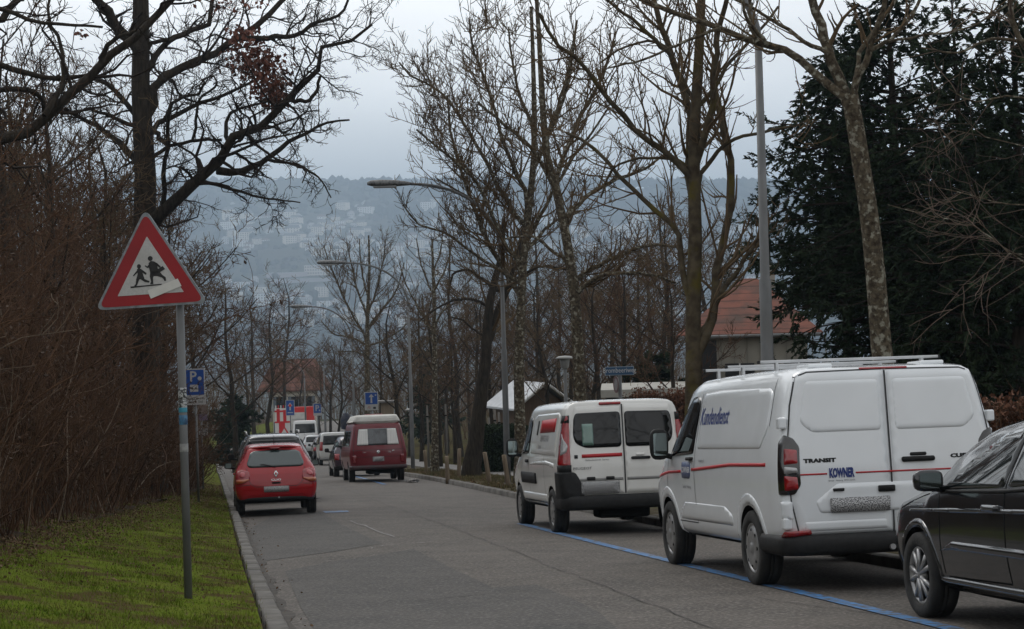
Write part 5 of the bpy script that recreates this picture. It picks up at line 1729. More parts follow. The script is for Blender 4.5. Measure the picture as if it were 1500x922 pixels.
def buildings():
    # tiled house behind the trees on the right
    Y = 62; s = F / Y
    x0 = xat(1036, Y); x1 = xat(1215, Y); cx = (x0 + x1) / 2; w = x1 - x0
    hz = lambda px: 461 - (px - 750) * math.tan(ROLL)
    ze = CZ + (hz(1080) - 489) / s; zr = CZ + (hz(1110) - 428) / s
    g = ground(cx, Y) - .1
    root = empty('tiled_house', (cx, Y + 3.5, g), R(-8), 'house with rust red tiled roof and cream wall behind the lamp post', 'house')
    wl = mat('cream_render', (.30, .28, .235), (.24, .225, .19), scale=1.2, rough=.9, c3=(.15, .14, .12), s3=.7, lo3=.55, hi3=.8)
    H = ze - g
    MB().box((0, 0, H / 2), (w - .3, 7, H)).build('wall', wl, root)
    rt = gable_roof('roof', root, w, 7, H, zr - ze + .5, .35, m_tiles('rust_tiles', (.190, .066, .042), (.125, .048, .032), .24), hip=2.1)
    MB().box((.6, .6, H + zr - ze + .55), (.5, .5, .8), bev=.02).build('chimney', wl, rt)
    MB().tube([(-w/2 - .3, -3.9, H - .08), (w/2 + .3, -3.9, H - .08)], .06, 8).build('gutter', m_galv(), rt, True)
    dk = mat('dark_opening', (.012, .012, .013), rough=.3)
    for x, ww in ((-w/2 + .55, .7),):
        MB().box((x, -3.51, H / 2), (ww, .06, H * .9)).build('door', dk, root)
    for x in (-.35, 1.55):
        f = MB().box((x, -3.52, H * .62), (.95, .06, 1.1), bev=.01).build('window', dk, root)
        MB().box((x, -3.56, H * .62), (.05, .04, 1.1)).build('window_bar', mat('white_wood', (.5, .5, .48), rough=.6), f)
        MB().box((x, -3.58, H * .62 - .58), (1.1, .16, .05)).build('window_sill', wl, f)
    for k in range(9):
        MB().box((-w/2 + 1.05 + k * .42, -3.525, H / 2), (.03, .03, H)).build('wall_batten', mat('batten', (.2, .19, .16), rough=.9), root)
    # flat roofed garage behind the panel van
    Y = 58; s = F / Y; x0 = xat(890, Y); x1 = xat(1025, Y)
    zt = CZ + (hz(890) - 570.5) / s
    cx = (x0 + x1) / 2; g = ground(cx, Y) - .1
    root = empty('flat_garage', (cx, Y + 2.6, g), R(-3), 'low flat roofed garage with pale roof edge behind the panel van', 'garage')
    H = zt - g
    MB().box((0, 0, H / 2 - .15), (x1 - x0 - .3, 5, H - .3)).build('wall', mat('green_grey_render', (.12, .125, .11), (.15, .15, .13), scale=1, rough=.9), root)
    MB().box((0, 0, H - .14), (x1 - x0, 5.3, .24), bev=.01).build('roof', mat('pale_concrete', (.40, .385, .34), (.32, .31, .28), scale=2, rough=.9), root)
    MB().box((-.4, -2.53, H * .42), (2.3, .06, H * .75)).build('garage_door', mat('garage_door_grey', (.16, .16, .155), rough=.7), root)
    # hut with white metal roof
    Y = 78; s = F / Y; b = gpt(779, Y)
    zr = CZ + (hz(775) - 565) / s - b.z; ze = CZ + (hz(720) - 598) / s - b.z
    root = empty('garden_hut', (b.x, Y + 2, b.z), R(20), 'brown gabled garden hut with pale metal roof slope', 'hut')
    w = 2.1
    wood = mat('brown_boards', (.12, .078, .048), (.085, .056, .036), scale=3, rough=.9, stretch=(8, 8, .5))
    MB().add([(-w/2, -1.6, 0), (w/2, -1.6, 0), (w/2, 1.6, 0), (-w/2, 1.6, 0), (-w/2, -1.6, ze), (w/2, -1.6, ze), (w/2, 1.6, ze), (-w/2, 1.6, ze), (0, -1.6, zr - .1), (0, 1.6, zr - .1)],
             [(0, 1, 5, 8, 4), (2, 3, 7, 9, 6), (1, 2, 6, 5), (3, 0, 4, 7), (4, 8, 9, 7), (5, 6, 9, 8), (0, 3, 2, 1)]).build('wall', wood, root)
    ro = gable_roof('roof', root, w, 3.2, ze - .05, zr - ze + .15, .35, mat('pale_metal_roof', (.52, .54, .56), (.42, .44, .46), scale=3, rough=.45), axis='y', t=.08)
    for sx in (-1, 1):
        MB().tube([(sx * (w/2 + .38), -1.98, ze - .1), (0, -1.98, zr + .08)], .06, 6).build('barge_board', mat('white_wood', (.5, .5, .48), rough=.6), ro)
    MB().box((.3, -1.63, 1.0), (.9, .06, 2.0)).build('door', mat('dark_boards', (.05, .035, .025), rough=.9), root)
    # small tan shed behind the one way board
    Y = 104; s = F / Y; b = gpt(569, Y)
    root = empty('small_shed', b, 0, 'small tan wooden shed with flat roof right of the one way board', 'shed')
    h = CZ + (hz(569) - 590) / s - b.z
    MB().box((0, .6, h / 2), (.66, 1.1, h)).build('wall', mat('tan_boards', (.24, .19, .135), (.19, .15, .105), scale=2, rough=.9, stretch=(8, 8, .5)), root)
    MB().box((-.08, .55, h + .05), (1.0, 1.4, .09)).build('roof', mat('shed_roof', (.16, .15, .14), rough=.9), root)
    # dark clipped hedge and paling fence
    palings = [(718, 612, 690), (727, 600, 690), (733, 604, 688), (655, 592, 640), (628, 594, 650), (1, 0, 0)]
    wood = mat('grey_paling', (.16, .145, .125), (.11, .10, .085), scale=5, rough=.9, stretch=(6, 6, .6))
    labs = ['grey wooden stake left of the three by the big trunk', 'middle grey stake of the three by the big trunk', 'right grey stake of the three by the big trunk', 'pale thin stake between the young tree and the big trunk', 'thin stake right of the far path lamp']
    for (px, p0, p1), lab in zip(palings[:5], labs):
        b = gp(px, p1) if p1 > 660 else gpt(px, 84); s = F / b.y
        h = CZ + (hz(px) - p0) / s - b.z
        root = empty('stake', b, 0, lab, 'stake', 'thin stakes on the lawn')
        MB().tube([(0, 0, -.1), (.02, 0, h * .5), (.0, .03, h)], [.055, .05, .04], 8).build('stake_pole', wood, root, True)
        MB().box((0, -.045, h * .82), (.10, .03, .05)).build('tie', m_dark(), root)
    # far house with brown roof beyond the lorry
    Y = 205; s = F / Y; b = gpt(432, Y)
    ze = CZ + (hz(432) - 572) / s - b.z; zr = CZ + (hz(432) - 533) / s - b.z
    root = empty('far_house', (b.x - .4, Y + 5, b.z - .5), R(4), 'pale far house with shutters and broad brown roof beyond the red lorry', 'house')
    cw = mat('pale_cream_wall', (.50, .46, .38), (.43, .40, .33), scale=.8, rough=.9)
    w = 4.6
    H = ze + .5
    MB().box((0, 0, H / 2), (w, 8, H)).build('wall', cw, root)
    gable_roof('roof', root, w + 2.4, 8, H, zr - ze + .4, .4, m_tiles('brown_tiles', (.16, .062, .04), (.12, .05, .034), .5), hip=1.6)
    sh = mat('grey_blue_shutter', (.09, .11, .13), (.13, .15, .17), scale=4, rough=.7)
    for z in (H - 1.5, H - 4.2):
        for x in (-1.5, .1, 1.55):
            f = MB().box((x, -4.02, z), (.75, .08, 1.6)).build('window', m_glass(), root)
            for sx in (-1, 1): MB().box((x + sx * .55, -4.05, z), (.34, .06, 1.65)).build('shutter', sh, f)


# ================================================================ the far town
def far_town():
    rng = random.Random(21)
    roofs = [mat('far_roof_brown', (.12, .07, .055), rough=.9), mat('far_roof_grey', (.10, .10, .105), rough=.9), mat('far_roof_pale', (.30, .30, .30), rough=.9)]
    walls = [mat('far_wall_white', (.85, .85, .83), rough=.9), mat('far_wall_cream', (.80, .75, .66), rough=.9), mat('far_wall_grey', (.62, .62, .62), rough=.9)]
    win = mat('far_window', (.05, .055, .06), rough=.3)
    protos = []
    for i in range(5):
        w, d, h = [(14, 11, 9), (18, 12, 12), (12, 12, 10), (26, 13, 13), (20, 14, 16)][i]
        V = []; fs = []; mi = []
        def addbox(c, e, m_):
            n = len(V); x, y, z = e[0]/2, e[1]/2, e[2]/2
            for sx in (-1, 1):
                for sy in (-1, 1):
                    for sz in (-1, 1): V.append((c[0] + sx*x, c[1] + sy*y, c[2] + sz*z))
            for f in ((0, 1, 3, 2), (4, 6, 7, 5), (0, 4, 5, 1), (2, 3, 7, 6), (0, 2, 6, 4), (1, 5, 7, 3)):
                fs.append(tuple(n + k for k in f)); mi.append(m_)
        addbox((0, 0, h/2 - 3), (w, d, h + 6), 0)
        for fl in range(int(h / 3)):
            for k in range(max(2, int(w / 4))):
                addbox((-w/2 + (k + .5) * w / max(2, int(w / 4)), -d/2 - .03, 1.8 + fl * 3), (1.6, .1, 1.5), 2)
        n = len(V)
        if i in (3,):
            addbox((0, 0, h + .3), (w + .8, d + .8, .6), 1)
        else:
            r = 4.2
            V += [(-w/2 - .6, -d/2 - .6, h), (w/2 + .6, -d/2 - .6, h), (w/2 + .6, d/2 + .6, h), (-w/2 - .6, d/2 + .6, h), (-w/2 + (0 if i % 2 else 3), 0, h + r), (w/2 - (0 if i % 2 else 3), 0, h + r)]
            for f in ((0, 1, 5, 4), (2, 3, 4, 5), (1, 2, 5), (3, 0, 4), (0, 3, 2, 1)):
                fs.append(tuple(n + k for k in f)); mi.append(1)
        me = bpy.data.meshes.new('hillside_house'); me.from_pydata(V, [], fs); me.update()
        for m_ in (walls[i % 3], roofs[i % 3], win): me.materials.append(m_)
        me.polygons.foreach_set('material_index', mi)
        me.validate()
        protos.append(me)
    hgt = lambda x, y: G(y) + (min(1, (y - 2300) / 1900) * (-.0288 * x) if y > 2300 else 0)
    BL = [(463, 407, 34, 18), (420, 408, 60, 8), (440, 416, 88, 7), (655, 440, 46, 26), (655, 462, 66, 10)]
    placed = []
    n = 0; tries = 0
    while n < 270 and tries < 9000:
        tries += 1
        px = rng.choice([rng.uniform(330, 640), rng.uniform(330, 640), rng.uniform(640, 1110)])
        py = rng.choice([rng.uniform(300, 372), rng.uniform(318, 380), rng.uniform(330, 480)])
        if any(abs(px - a) < w_ / 2 + 8 and b - h_ - 3 < py < b + 16 for a, b, w_, h_ in BL): continue
        # march to the hillside
        lo, hi = 2300, 4300
        Yh = None; Y = lo
        while Y < hi:
            p = at(px, py, Y)
            if p.z < hgt(p.x, Y): Yh = Y; break
            Y += 6
        if Yh is None: continue
        # houses gather in streets along the slope
        if math.sin(px / 23 + py / 31) + math.sin(px / 61 - py / 17 + 2) < rng.uniform(-.9, .7): continue
        p = at(px, py, Yh)
        if any(abs(p.x - a) < 15 and abs(p.y - b) < 22 for a, b in placed): continue
        placed.append((p.x, p.y))
        me = protos[rng.choice([0, 0, 1, 2, 2, 3, 4])]
        o = bpy.data.objects.new('hillside_house', me); COL.objects.link(o)
        k = rng.uniform(.8, 1.25)
        o.scale = (k, k, k * rng.uniform(.9, 1.2)); o.location = (p.x, p.y, hgt(p.x, p.y)); o.rotation_euler = (0, 0, rng.uniform(-.6, .6))
        tag(o, 'small pale house among trees on the far hazy hillside', 'house', 'houses on the far hillside')
        n += 1
    # large blocks of the valley town
    def block(px, py_base, wpx, hpx, Y, wm, label, grid=None):
        for Y in np.arange(2300, 4200, 4.0):
            p = at(px, py_base, Y)
            if p.z < hgt(p.x, Y): break
        s = F / Y; w, h = wpx / s, hpx / s
        root = empty('office_block', (p.x, Y + 10, p.z), 0, label, 'building')
        MB().box((0, 0, h/2 - 4), (w, 20, h + 8)).build('wall', wm, root)
        MB().box((0, 0, h + .5), (w + 1.5, 21.5, 1.2)).build('roof', mat('far_flat_roof', (.5, .5, .49), rough=.9), root)
        if grid:
            nx, nz = grid
            for j in range(nz):
                for i in range(nx):
                    MB().box((-w/2 + (i + .5) * w / nx, -10.05, (j + .5) * h / nz), (w / nx * .55, .3, h / nz * .5)).build('window', mat('far_window_soft', (.18, .17, .17), rough=.4), root)
        return root
    block(463, 407, 34, 18, 2900, mat('far_block_cream', (.70, .64, .56), rough=.9), 'pale office block with a grid of windows in the far town', (9, 4))
    block(420, 408, 60, 8, 2800, mat('far_block_pink', (.52, .46, .46), rough=.9), 'long low pinkish building left of the gridded office block')
    block(440, 416, 88, 7, 2760, mat('far_block_grey', (.48, .46, .47), rough=.9), 'long grey hall below the gridded office block')
    block(655, 440, 46, 26, 2600, mat('far_block_blue', (.50, .54, .58), rough=.6), 'tall pale slab with horizontal window bands in the far town', (1, 6))
    block(655, 462, 66, 10, 2500, mat('far_block_white', (.62, .63, .64), rough=.7), 'low white hall at the foot of the banded slab')
    # woods on the hill: clumps no one could count
    V = []; fs = []
    ico = bmesh.new(); bmesh.ops.create_icosphere(ico, subdivisions=1, radius=1)
    iv = np.array([v.co[:] for v in ico.verts]); ifc = np.array([[v.index for v in f.verts] for f in ico.faces]); ico.free()
    rs = np.random.RandomState(3)
    AV = []; AF = []; k = 0
    for _ in range(15000):
        px = rs.uniform(-350, 1700); y = 2350 + 1950 * rs.rand() ** .8
        x = (px - 750) / F * y * 1.05
        if y < 3850 and rs.rand() < .35: continue
        if y > 3850 and False: continue
        r = rs.uniform(4, 9) * (1.25 if y > 3850 else 1)
        if any(abs(x - a) < 9 and 0 < b - y < 16 for a, b in placed): continue
        z = hgt(x, y) + r * .6
        qx = 750 + x / y * F; qy = 461 - (qx - 750) * .0288 - (z + r - CZ) / y * F
        if any(abs(qx - a) < w_ / 2 + 6 and b - h_ - 1 < qy < b + 7 for a, b, w_, h_ in BL): continue
        AV.append(iv * np.array([r, r, r * rs.uniform(.8, 1.5)]) * rs.uniform(.75, 1.2, (len(iv), 1)) + np.array([x, y, z])); AF.append(ifc + k); k += len(iv)
    o = np_mesh('hillside_woods', np.concatenate(AV), np.concatenate(AF), mat('far_woods', (.014, .020, .013), (.034, .027, .020), scale=.02, rough=1, spec=.05, lo=.4, hi=.6))
    tag(o, 'dark woods covering the far hill', 'woods', kind='stuff')
    # roofs and walls of the dense town in the valley, too small to tell apart
# ================================================================ trees and plants
def m_oak(): return mat('oak_bark', (.022, .018, .014), (.052, .042, .031), scale=6, rough=.95, spec=.15, bump=.8, bscale=30, stretch=(3, 3, .6), bdist=.03)
def m_twig_dark(): return mat('dark_twigs', (.024, .019, .016), (.040, .031, .025), scale=2, rough=.95, spec=.1)
def m_lichen(): return mat('lichen_bark', (.034, .025, .016), (.115, .094, .064), scale=16, rough=.95, spec=.15, bump=1.0, bscale=45, c3=(.25, .24, .19), s3=12, lo3=.54, hi3=.64, bdist=.02)
def m_moss(): return mat('mossy_bark', (.040, .030, .019), (.090, .072, .046), scale=6, rough=.95, spec=.15, bump=.6, bscale=40, c3=(.085, .068, .016), s3=2.2, lo3=.52, hi3=.66, bdist=.02)
def m_twig(): return mat('brown_twigs', (.075, .050, .028), (.138, .098, .058), scale=1.5, rough=.95, spec=.1)
def m_twig_red(): return mat('russet_twigs', (.060, .032, .019), (.122, .070, .042), scale=2.2, rough=.95, spec=.1, c3=(.036, .025, .018), s3=.5, lo3=.5, hi3=.75)
def m_needle(): return mat('dark_needles', (.012, .021, .012), (.034, .050, .025), scale=1.5, rough=.9, spec=.08)


def resample(P, n):
    P = np.asarray(P, float)
    d = np.concatenate([[0], np.cumsum(np.sqrt((np.diff(P, axis=0) ** 2).sum(1)))])
    q = np.linspace(0, d[-1], n)
    return np.stack([pchip(d, P[:, i], q) for i in range(3)], 1)


def tube_arrays(P, Rr, n):
    """P (N,m,3), Rr (N,m) -> vertices and quads of N tubes with n sides"""
    N, m, _ = P.shape
    T = np.empty_like(P)
    T[:, 1:-1] = P[:, 2:] - P[:, :-2]; T[:, 0] = P[:, 1] - P[:, 0]; T[:, -1] = P[:, -1] - P[:, -2]
    T /= np.linalg.norm(T, axis=2, keepdims=True) + 1e-9
    ref = np.array([.31, .83, .46]); ref /= np.linalg.norm(ref)
    A = np.cross(T, ref); A /= np.linalg.norm(A, axis=2, keepdims=True) + 1e-6
    B = np.cross(T, A)
    w = 2 * np.pi * np.arange(n) / n
    V = P[:, :, None, :] + Rr[:, :, None, None] * (A[:, :, None, :] * np.cos(w)[None, None, :, None] + B[:, :, None, :] * np.sin(w)[None, None, :, None])
    idx = np.arange(N * m * n).reshape(N, m, n)
    a = idx[:, :-1, :]; b = np.roll(a, -1, 2); d = idx[:, 1:, :]; c = np.roll(d, -1, 2)
    return V.reshape(-1, 3), np.stack([a, b, c, d], -1).reshape(-1, 4)


def join(parts):
    V = []; Fq = []; k = 0
    for v, f in parts:
        V.append(v); Fq.append(f + k); k += len(v)
    return np.concatenate(V), np.concatenate(Fq)


def children(P, Rr, rs, dens, lenf, ang=(35, 65), wig=.25, trop=.1, npts=5, rf=.55, tmin=.2, lmin=.15, lmax=9, rmin=.004, taper=.35, tmax=1.0, shrink=.6, sag=0.0):
    N, m, _ = P.shape
    seg = np.linalg.norm(np.diff(P, axis=1), axis=2); L = seg.sum(1)
    cnt = rs.poisson(np.maximum(dens * L * (tmax - tmin), .3))
    par = np.repeat(np.arange(N), cnt); M = len(par)
    if M == 0: return np.zeros((0, npts, 3)), np.zeros((0, npts))
    t = tmin + (tmax - tmin) * rs.rand(M) ** .85
    f = t * (m - 1); i = np.minimum(f.astype(int), m - 2); u = (f - i)[:, None]
    S = P[par, i] * (1 - u) + P[par, i + 1] * u
    r = (Rr[par, i] * (1 - u[:, 0]) + Rr[par, i + 1] * u[:, 0])
    T = P[par, i + 1] - P[par, i]; T /= np.linalg.norm(T, axis=1, keepdims=True) + 1e-9
    rnd = rs.normal(size=(M, 3)); rnd -= T * (rnd * T).sum(1, keepdims=True); rnd /= np.linalg.norm(rnd, axis=1, keepdims=True) + 1e-9
    a = np.radians(rs.uniform(ang[0], ang[1], M))[:, None]
    D = T * np.cos(a) + rnd * np.sin(a)
    ln = np.clip(lenf * L[par] * (1 - shrink * t) * rs.uniform(.55, 1.25, M), lmin, lmax)
    C = np.empty((M, npts, 3)); C[:, 0] = S
    st = (ln / (npts - 1))[:, None]
    for k in range(1, npts):
        D = D + rs.normal(size=(M, 3)) * wig; D[:, 2] += trop - sag * (k / npts)
        D /= np.linalg.norm(D, axis=1, keepdims=True) + 1e-9
        C[:, k] = C[:, k - 1] + D * st
    r0 = np.maximum(r * rf * rs.uniform(.7, 1.1, M), rmin)
    Q = r0[:, None] * np.linspace(1, taper, npts)[None]
    return C, np.maximum(Q, rmin * .6)


def tree_object(name, base, label, cat, main, group, bark, twig, levels, seed=1, nmain=14, sides=10, rot=0.0, extra=None):
    """main = list of (polyline world points, radii) for trunk and limbs; levels = list of dicts for children()"""
    rs = np.random.RandomState(seed)
    root = empty(name, base, 0, label, cat, group)
    b = np.array(base)
    P = []; Q = []
    for pts, rad in main:
        p = resample(np.array([tuple(q) for q in pts]) - b, nmain)
        x = np.linspace(0, 1, len(rad)); q = np.interp(np.linspace(0, 1, nmain), x, rad)
        if len(pts) > 2 and len(P) > 0: p[1:-1] += rs.normal(size=(nmain - 2, 3)) * (q[1:-1, None] * .34)
        P.append(p); Q.append(q)
    P = np.array(P); Q = np.array(Q)
    V, Fq = tube_arrays(P, Q, sides)
    np_mesh('trunk', V, Fq, bark, root, True)
    cur, cq = P[1:] if len(P) > 1 else P, Q[1:] if len(P) > 1 else Q
    if levels and levels[0].get('with_trunk'): cur, cq = P, Q
    limb_parts = []; parts = []
    for li, lv in enumerate(levels):
        lv = dict(lv); lv.pop('with_trunk', None); n = lv.pop('sides', 3); keep = lv.pop('also', False)
        c, q = children(cur, cq, rs, **lv)
        if len(c) == 0: break
        parts.append(tube_arrays(c, q, n))
        if keep:      # next level sprouts from both
            if cur.shape[1] != c.shape[1]:
                cc = np.array([resample(z, c.shape[1]) for z in cur]); qq = np.array([np.interp(np.linspace(0, 1, c.shape[1]), np.linspace(0, 1, len(z)), z) for z in cq])
            else: cc, qq = cur, cq
            cur, cq = np.concatenate([cc, c]), np.concatenate([qq, q])
        else: cur, cq = c, q
    if parts:
        V, Fq = join(parts)
        cr = np_mesh('crown', V, Fq, twig, root)
    return root, (cur, cq)


OAK = [dict(dens=1.7, lenf=.42, ang=(35, 75), wig=.38, trop=.08, npts=7, rf=.42, tmin=.18, lmin=.6, lmax=2.6, sides=5, also=True, shrink=.5, with_trunk=False),
       dict(dens=2.6, lenf=.42, ang=(30, 75), wig=.34, trop=.05, npts=6, rf=.45, tmin=.12, lmin=.45, lmax=1.5, sides=4, rmin=.011),
       dict(dens=7.0, lenf=.5, ang=(30, 70), wig=.30, trop=.04, npts=5, rf=.55, tmin=.1, lmin=.3, lmax=.9, rmin=.008),
       dict(dens=9.0, lenf=.5, ang=(25, 60), wig=.22, trop=.03, npts=4, rf=.7, tmin=.1, lmin=.16, lmax=.45, rmin=.0062)]
ASH = [dict(dens=2.6, lenf=.46, ang=(28, 58), wig=.14, trop=.14, npts=7, rf=.45, tmin=.15, lmin=.7, lmax=3.4, sides=5, also=True, shrink=.45),
       dict(dens=3.5, lenf=.44, ang=(30, 65), wig=.15, trop=.14, npts=6, rf=.5, tmin=.12, lmin=.5, lmax=1.8, sides=4, rmin=.011),
       dict(dens=8.0, lenf=.42, ang=(30, 65), wig=.18, trop=.16, npts=5, rf=.65, tmin=.12, lmin=.28, lmax=.95, rmin=.0105)]
SMALL = [dict(dens=2.8, lenf=.5, ang=(30, 62), wig=.2, trop=.12, npts=6, rf=.5, tmin=.1, lmin=.5, lmax=3, sides=4, also=True),
         dict(dens=3.2, lenf=.42, ang=(30, 65), wig=.22, trop=.08, npts=5, rf=.55, tmin=.1, lmin=.35, lmax=1.5, rmin=.010),
         dict(dens=9.0, lenf=.45, ang=(30, 65), wig=.22, trop=.06, npts=4, rf=.6, tmin=.1, lmin=.25, lmax=.8, rmin=.010)]


def px_limb(pts, Y, rng, k=None, y0=0.0):
    """photo polyline -> world polyline round depth Y that also leans towards or away from us"""
    k = rng.uniform(-.55, .55) if k is None else k
    out = []; d = 0
    for i, (a, b) in enumerate(pts):
        if i: d += math.hypot(a - pts[i-1][0], b - pts[i-1][1]) * Y / F
        out.append(at(a, b, Y + y0 + k * d))
    return out


def px_tree(name, label, cat, Y, base_px, limbs, bark, twig, levels, seed, group=None, sides=10):
    rng = random.Random(seed)
    b = gpt(base_px, Y)
    main = []
    for i, L in enumerate(limbs):
        pts, r0, r1 = L[0], L[1], L[2]
        k = L[3] if len(L) > 3 else None
        w = px_limb(pts, Y, rng, 0.0 if i == 0 else k)
        if i and main:
            tp = resample(np.array([tuple(q) for q in main[0][0]]), 60); dd = np.linalg.norm(tp - np.array(tuple(w[0])), axis=1); j = int(dd.argmin())
            if dd[j] < limbs[0][1] * Y / F * 2.6: w = [Vector(tp[max(0, j - 2)])] + w
        s = Y / F
        if i == 0:
            w = [b + Vector((0, 0, -.3)), b + Vector((0, 0, .25))] + w
            rad = [r0 * s * 1.7, r0 * s * 1.15] + [(r0 + (r1 - r0) * t) * s for t in np.linspace(0, 1, len(w) - 2)]
        else:
            rad = [(r0 + (r1 - r0) * t ** .8) * s * .9 for t in np.linspace(0, 1, 6)]
        main.append((w, rad))
    return tree_object(name, b, label, cat, main, group, bark, twig, levels, seed, sides=sides)


def leaves(name, centers, rs, size, m, parent=None, droop=.5):
    N = len(centers)
    a = rs.normal(size=(N, 3)); a /= np.linalg.norm(a, axis=1, keepdims=True)
    a[:, 2] -= droop; a /= np.linalg.norm(a, axis=1, keepdims=True)
    b = np.cross(a, rs.normal(size=(N, 3))); b /= np.linalg.norm(b, axis=1, keepdims=True) + 1e-9
    s = size * rs.uniform(.6, 1.3, (N, 1))
    V = np.stack([centers, centers + a * s * .5 + b * s * .32, centers + a * s, centers + a * s * .5 - b * s * .32], 1).reshape(-1, 3)
    return np_mesh(name, V, np.arange(N * 4).reshape(N, 4), m, parent)


def big_trees():
    G_ROW = 'bare trees along the right verge'
    # ---- the oak at the left
    tr = [(214, 520), (213, 420), (212, 330), (213, 260), (209, 190), (206, 130), (207, 60), (206, 0), (207, -70), (212, -150)]
    L = [(tr, 21, 9),
         ([(213, 330), (222, 305), (236, 318), (262, 292), (292, 263), (315, 240), (335, 208), (377, 192), (406, 166), (429, 138), (458, 111), (468, 98), (467, 70), (497, 67), (515, 60), (527, 42), (545, 36)], 13, 2.0, -.2),
         ([(318, 250), (357, 249), (393, 234), (419, 211), (452, 194), (475, 180), (512, 176)], 7, 1.5, .3),
         ([(420, 148), (448, 149), (464, 134), (469, 112)], 4, 2.5, .1),
         ([(225, 145), (233, 125), (255, 105), (285, 92), (325, 73), (351, 56), (378, 35), (413, 0), (445, -30)], 9, 3.5, .35),
         ([(350, 57), (385, 57), (406, 54), (436, 52), (458, 35), (500, 21), (510, 0)], 5.5, 2, -.3),
         ([(222, 192), (260, 169), (293, 153), (332, 137), (361, 125), (385, 112)], 5.5, 2, .5),
         ([(212, 95), (196, 70), (175, 42), (150, 8), (125, -30)], 12, 6, -.3),
         ([(236, 325), (239, 290), (240, 247), (246, 211), (249, 160), (262, 143), (292, 138), (300, 120)], 5.5, 2, -.6),
         ([(248, 214), (265, 212), (282, 206), (325, 205)], 3.5, 2.5, .2),
         ([(282, 206), (288, 180), (290, 150), (318, 122), (314, 112), (294, 118)], 2.8, 1.5, -.3),
         ([(204, 185), (192, 182), (163, 171), (130, 161), (90, 168)], 5, 1.5, -.5),
         ([(200, 172), (190, 160), (176, 140), (148, 118), (114, 112), (65, 114), (20, 100)], 5, 2, .3),
         ([(203, 186), (228, 196), (247, 214)], 5, 4, -.4),
         ([(222, 92), (250, 60), (282, 44), (306, 34), (311, 0)], 6, 3.5, .6),
         ([(222, 64), (262, 55), (283, 42)], 4, 3, .2),
         ([(212, 262), (180, 215), (140, 185), (95, 160)], 8, 2.5, .4),
         ([(335, 208), (330, 180), (350, 160), (390, 150)], 4, 1.5, .5),
         ([(292, 263), (330, 275), (365, 285), (400, 292), (440, 297)], 3.5, 1.0, .2),
         ([(393, 234), (430, 240), (468, 262), (485, 290)], 3, 1, -.2)]
    root, _ = px_tree('oak_tree', 'big dark spreading oak with twisted bare limbs behind the triangular sign', 'tree', 46, 215, L, m_oak(), m_twig_dark(), OAK, 11)
    rs = np.random.RandomState(4)
    C = []
    b = np.array(root.location)
    for cx, cy, sx, sy, n in ((357, 50, 12, 8, 170), (372, 85, 19, 14, 560), (392, 118, 15, 17, 640), (404, 142, 8, 10, 240), (340, 5, 30, 6, 50), (120, 48, 4, 4, 14)):
        for _ in range(n):
            C.append(np.array(at(cx + rs.normal() * sx, cy + rs.normal() * sy, 46 + rs.normal() * .5)) - b)
    leaves('dead_leaves', np.array(C), rs, .13, mat('russet_leaves', (.16, .050, .026), (.085, .030, .018), scale=3, rough=.8), root)

    # ---- an oak mostly outside the frame whose limb crosses the upper left corner
    tr = [(-120, 700), (-115, 450), (-105, 300), (-100, 150), (-95, -50)]
    L = [(tr, 40, 20),
         ([(-104, 300), (-60, 240), (0, 205), (40, 192), (68, 176), (98, 147), (130, 114), (153, 88), (182, 65), (221, 30), (248, 0), (275, -40)], 12, 5, .1),
         ([(150, 92), (155, 70), (172, 57), (200, 45)], 5, 2.5, -.4),
         ([(65, 170), (78, 150), (91, 127), (93, 98), (86, 58), (70, 20), (76, -20)], 5, 2, .4),
         ([(-102, 170), (-50, 120), (0, 95), (52, 112), (80, 115), (130, 110)], 9, 3, .2),
         ([(-100, 60), (-50, 40), (0, 28), (25, 5), (40, -20)], 10, 5, .4),
         ([(-100, 20), (-40, 10), (15, 18), (50, 32), (95, 35), (150, 40)], 6, 2, -.3),
         ([(-103, 240), (-40, 150), (20, 130), (60, 140), (66, 168)], 6, 4, .5)]
    px_tree('oak_tree', 'bare tree at the left picture edge whose limb crosses in front of the oak', 'tree', 27, -118, L, m_oak(), m_twig_dark(), [dict(OAK[0], dens=1.2), dict(OAK[1], dens=2.0), dict(OAK[2], dens=4.5, rmin=.006), dict(OAK[3], dens=4, rmin=.0045)], 23)

    # ---- lichen trunk right, in front of the conifers (E)
    tr = [(1306, 620), (1292, 520), (1284, 420), (1275, 330), (1263, 250), (1252, 180), (1245, 140)]
    L = [(tr, 16.5, 12.5),
         ([(1248, 165), (1238, 128), (1222, 100), (1208, 55), (1190, 0), (1178, -60)], 11, 6, .15),
         ([(1246, 150), (1225, 132), (1200, 110), (1165, 85), (1130, 66), (1095, 57), (1055, 42), (1010, 28), (970, 12), (925, -6)], 8, 3.5, .2),
         ([(1055, 42), (1020, 55), (985, 70), (940, 88), (890, 100)], 3, 1.5, .1),
         ([(1248, 150), (1256, 120), (1270, 92), (1280, 50), (1295, 10), (1305, -40)], 7, 3.5, -.2),
         ([(1252, 138), (1258, 85), (1282, 45), (1312, 0), (1330, -30)], 5, 2.5, .4),
         ([(1270, 75), (1300, 62), (1340, 16), (1352, -10)], 4, 2.5, .2),
         ([(1110, 62), (1100, 40), (1098, -20)], 4, 2.5, .3),
         ([(1215, 80), (1180, 62), (1120, 22), (1060, -10)], 4, 2, .4),
         ([(1300, 62), (1355, 52), (1410, 45), (1460, 18), (1500, -10)], 2.5, 1.2, -.3),
         ([(1130, 66), (1112, 52), (1092, 20), (1080, -30)], 4, 2, -.4)]
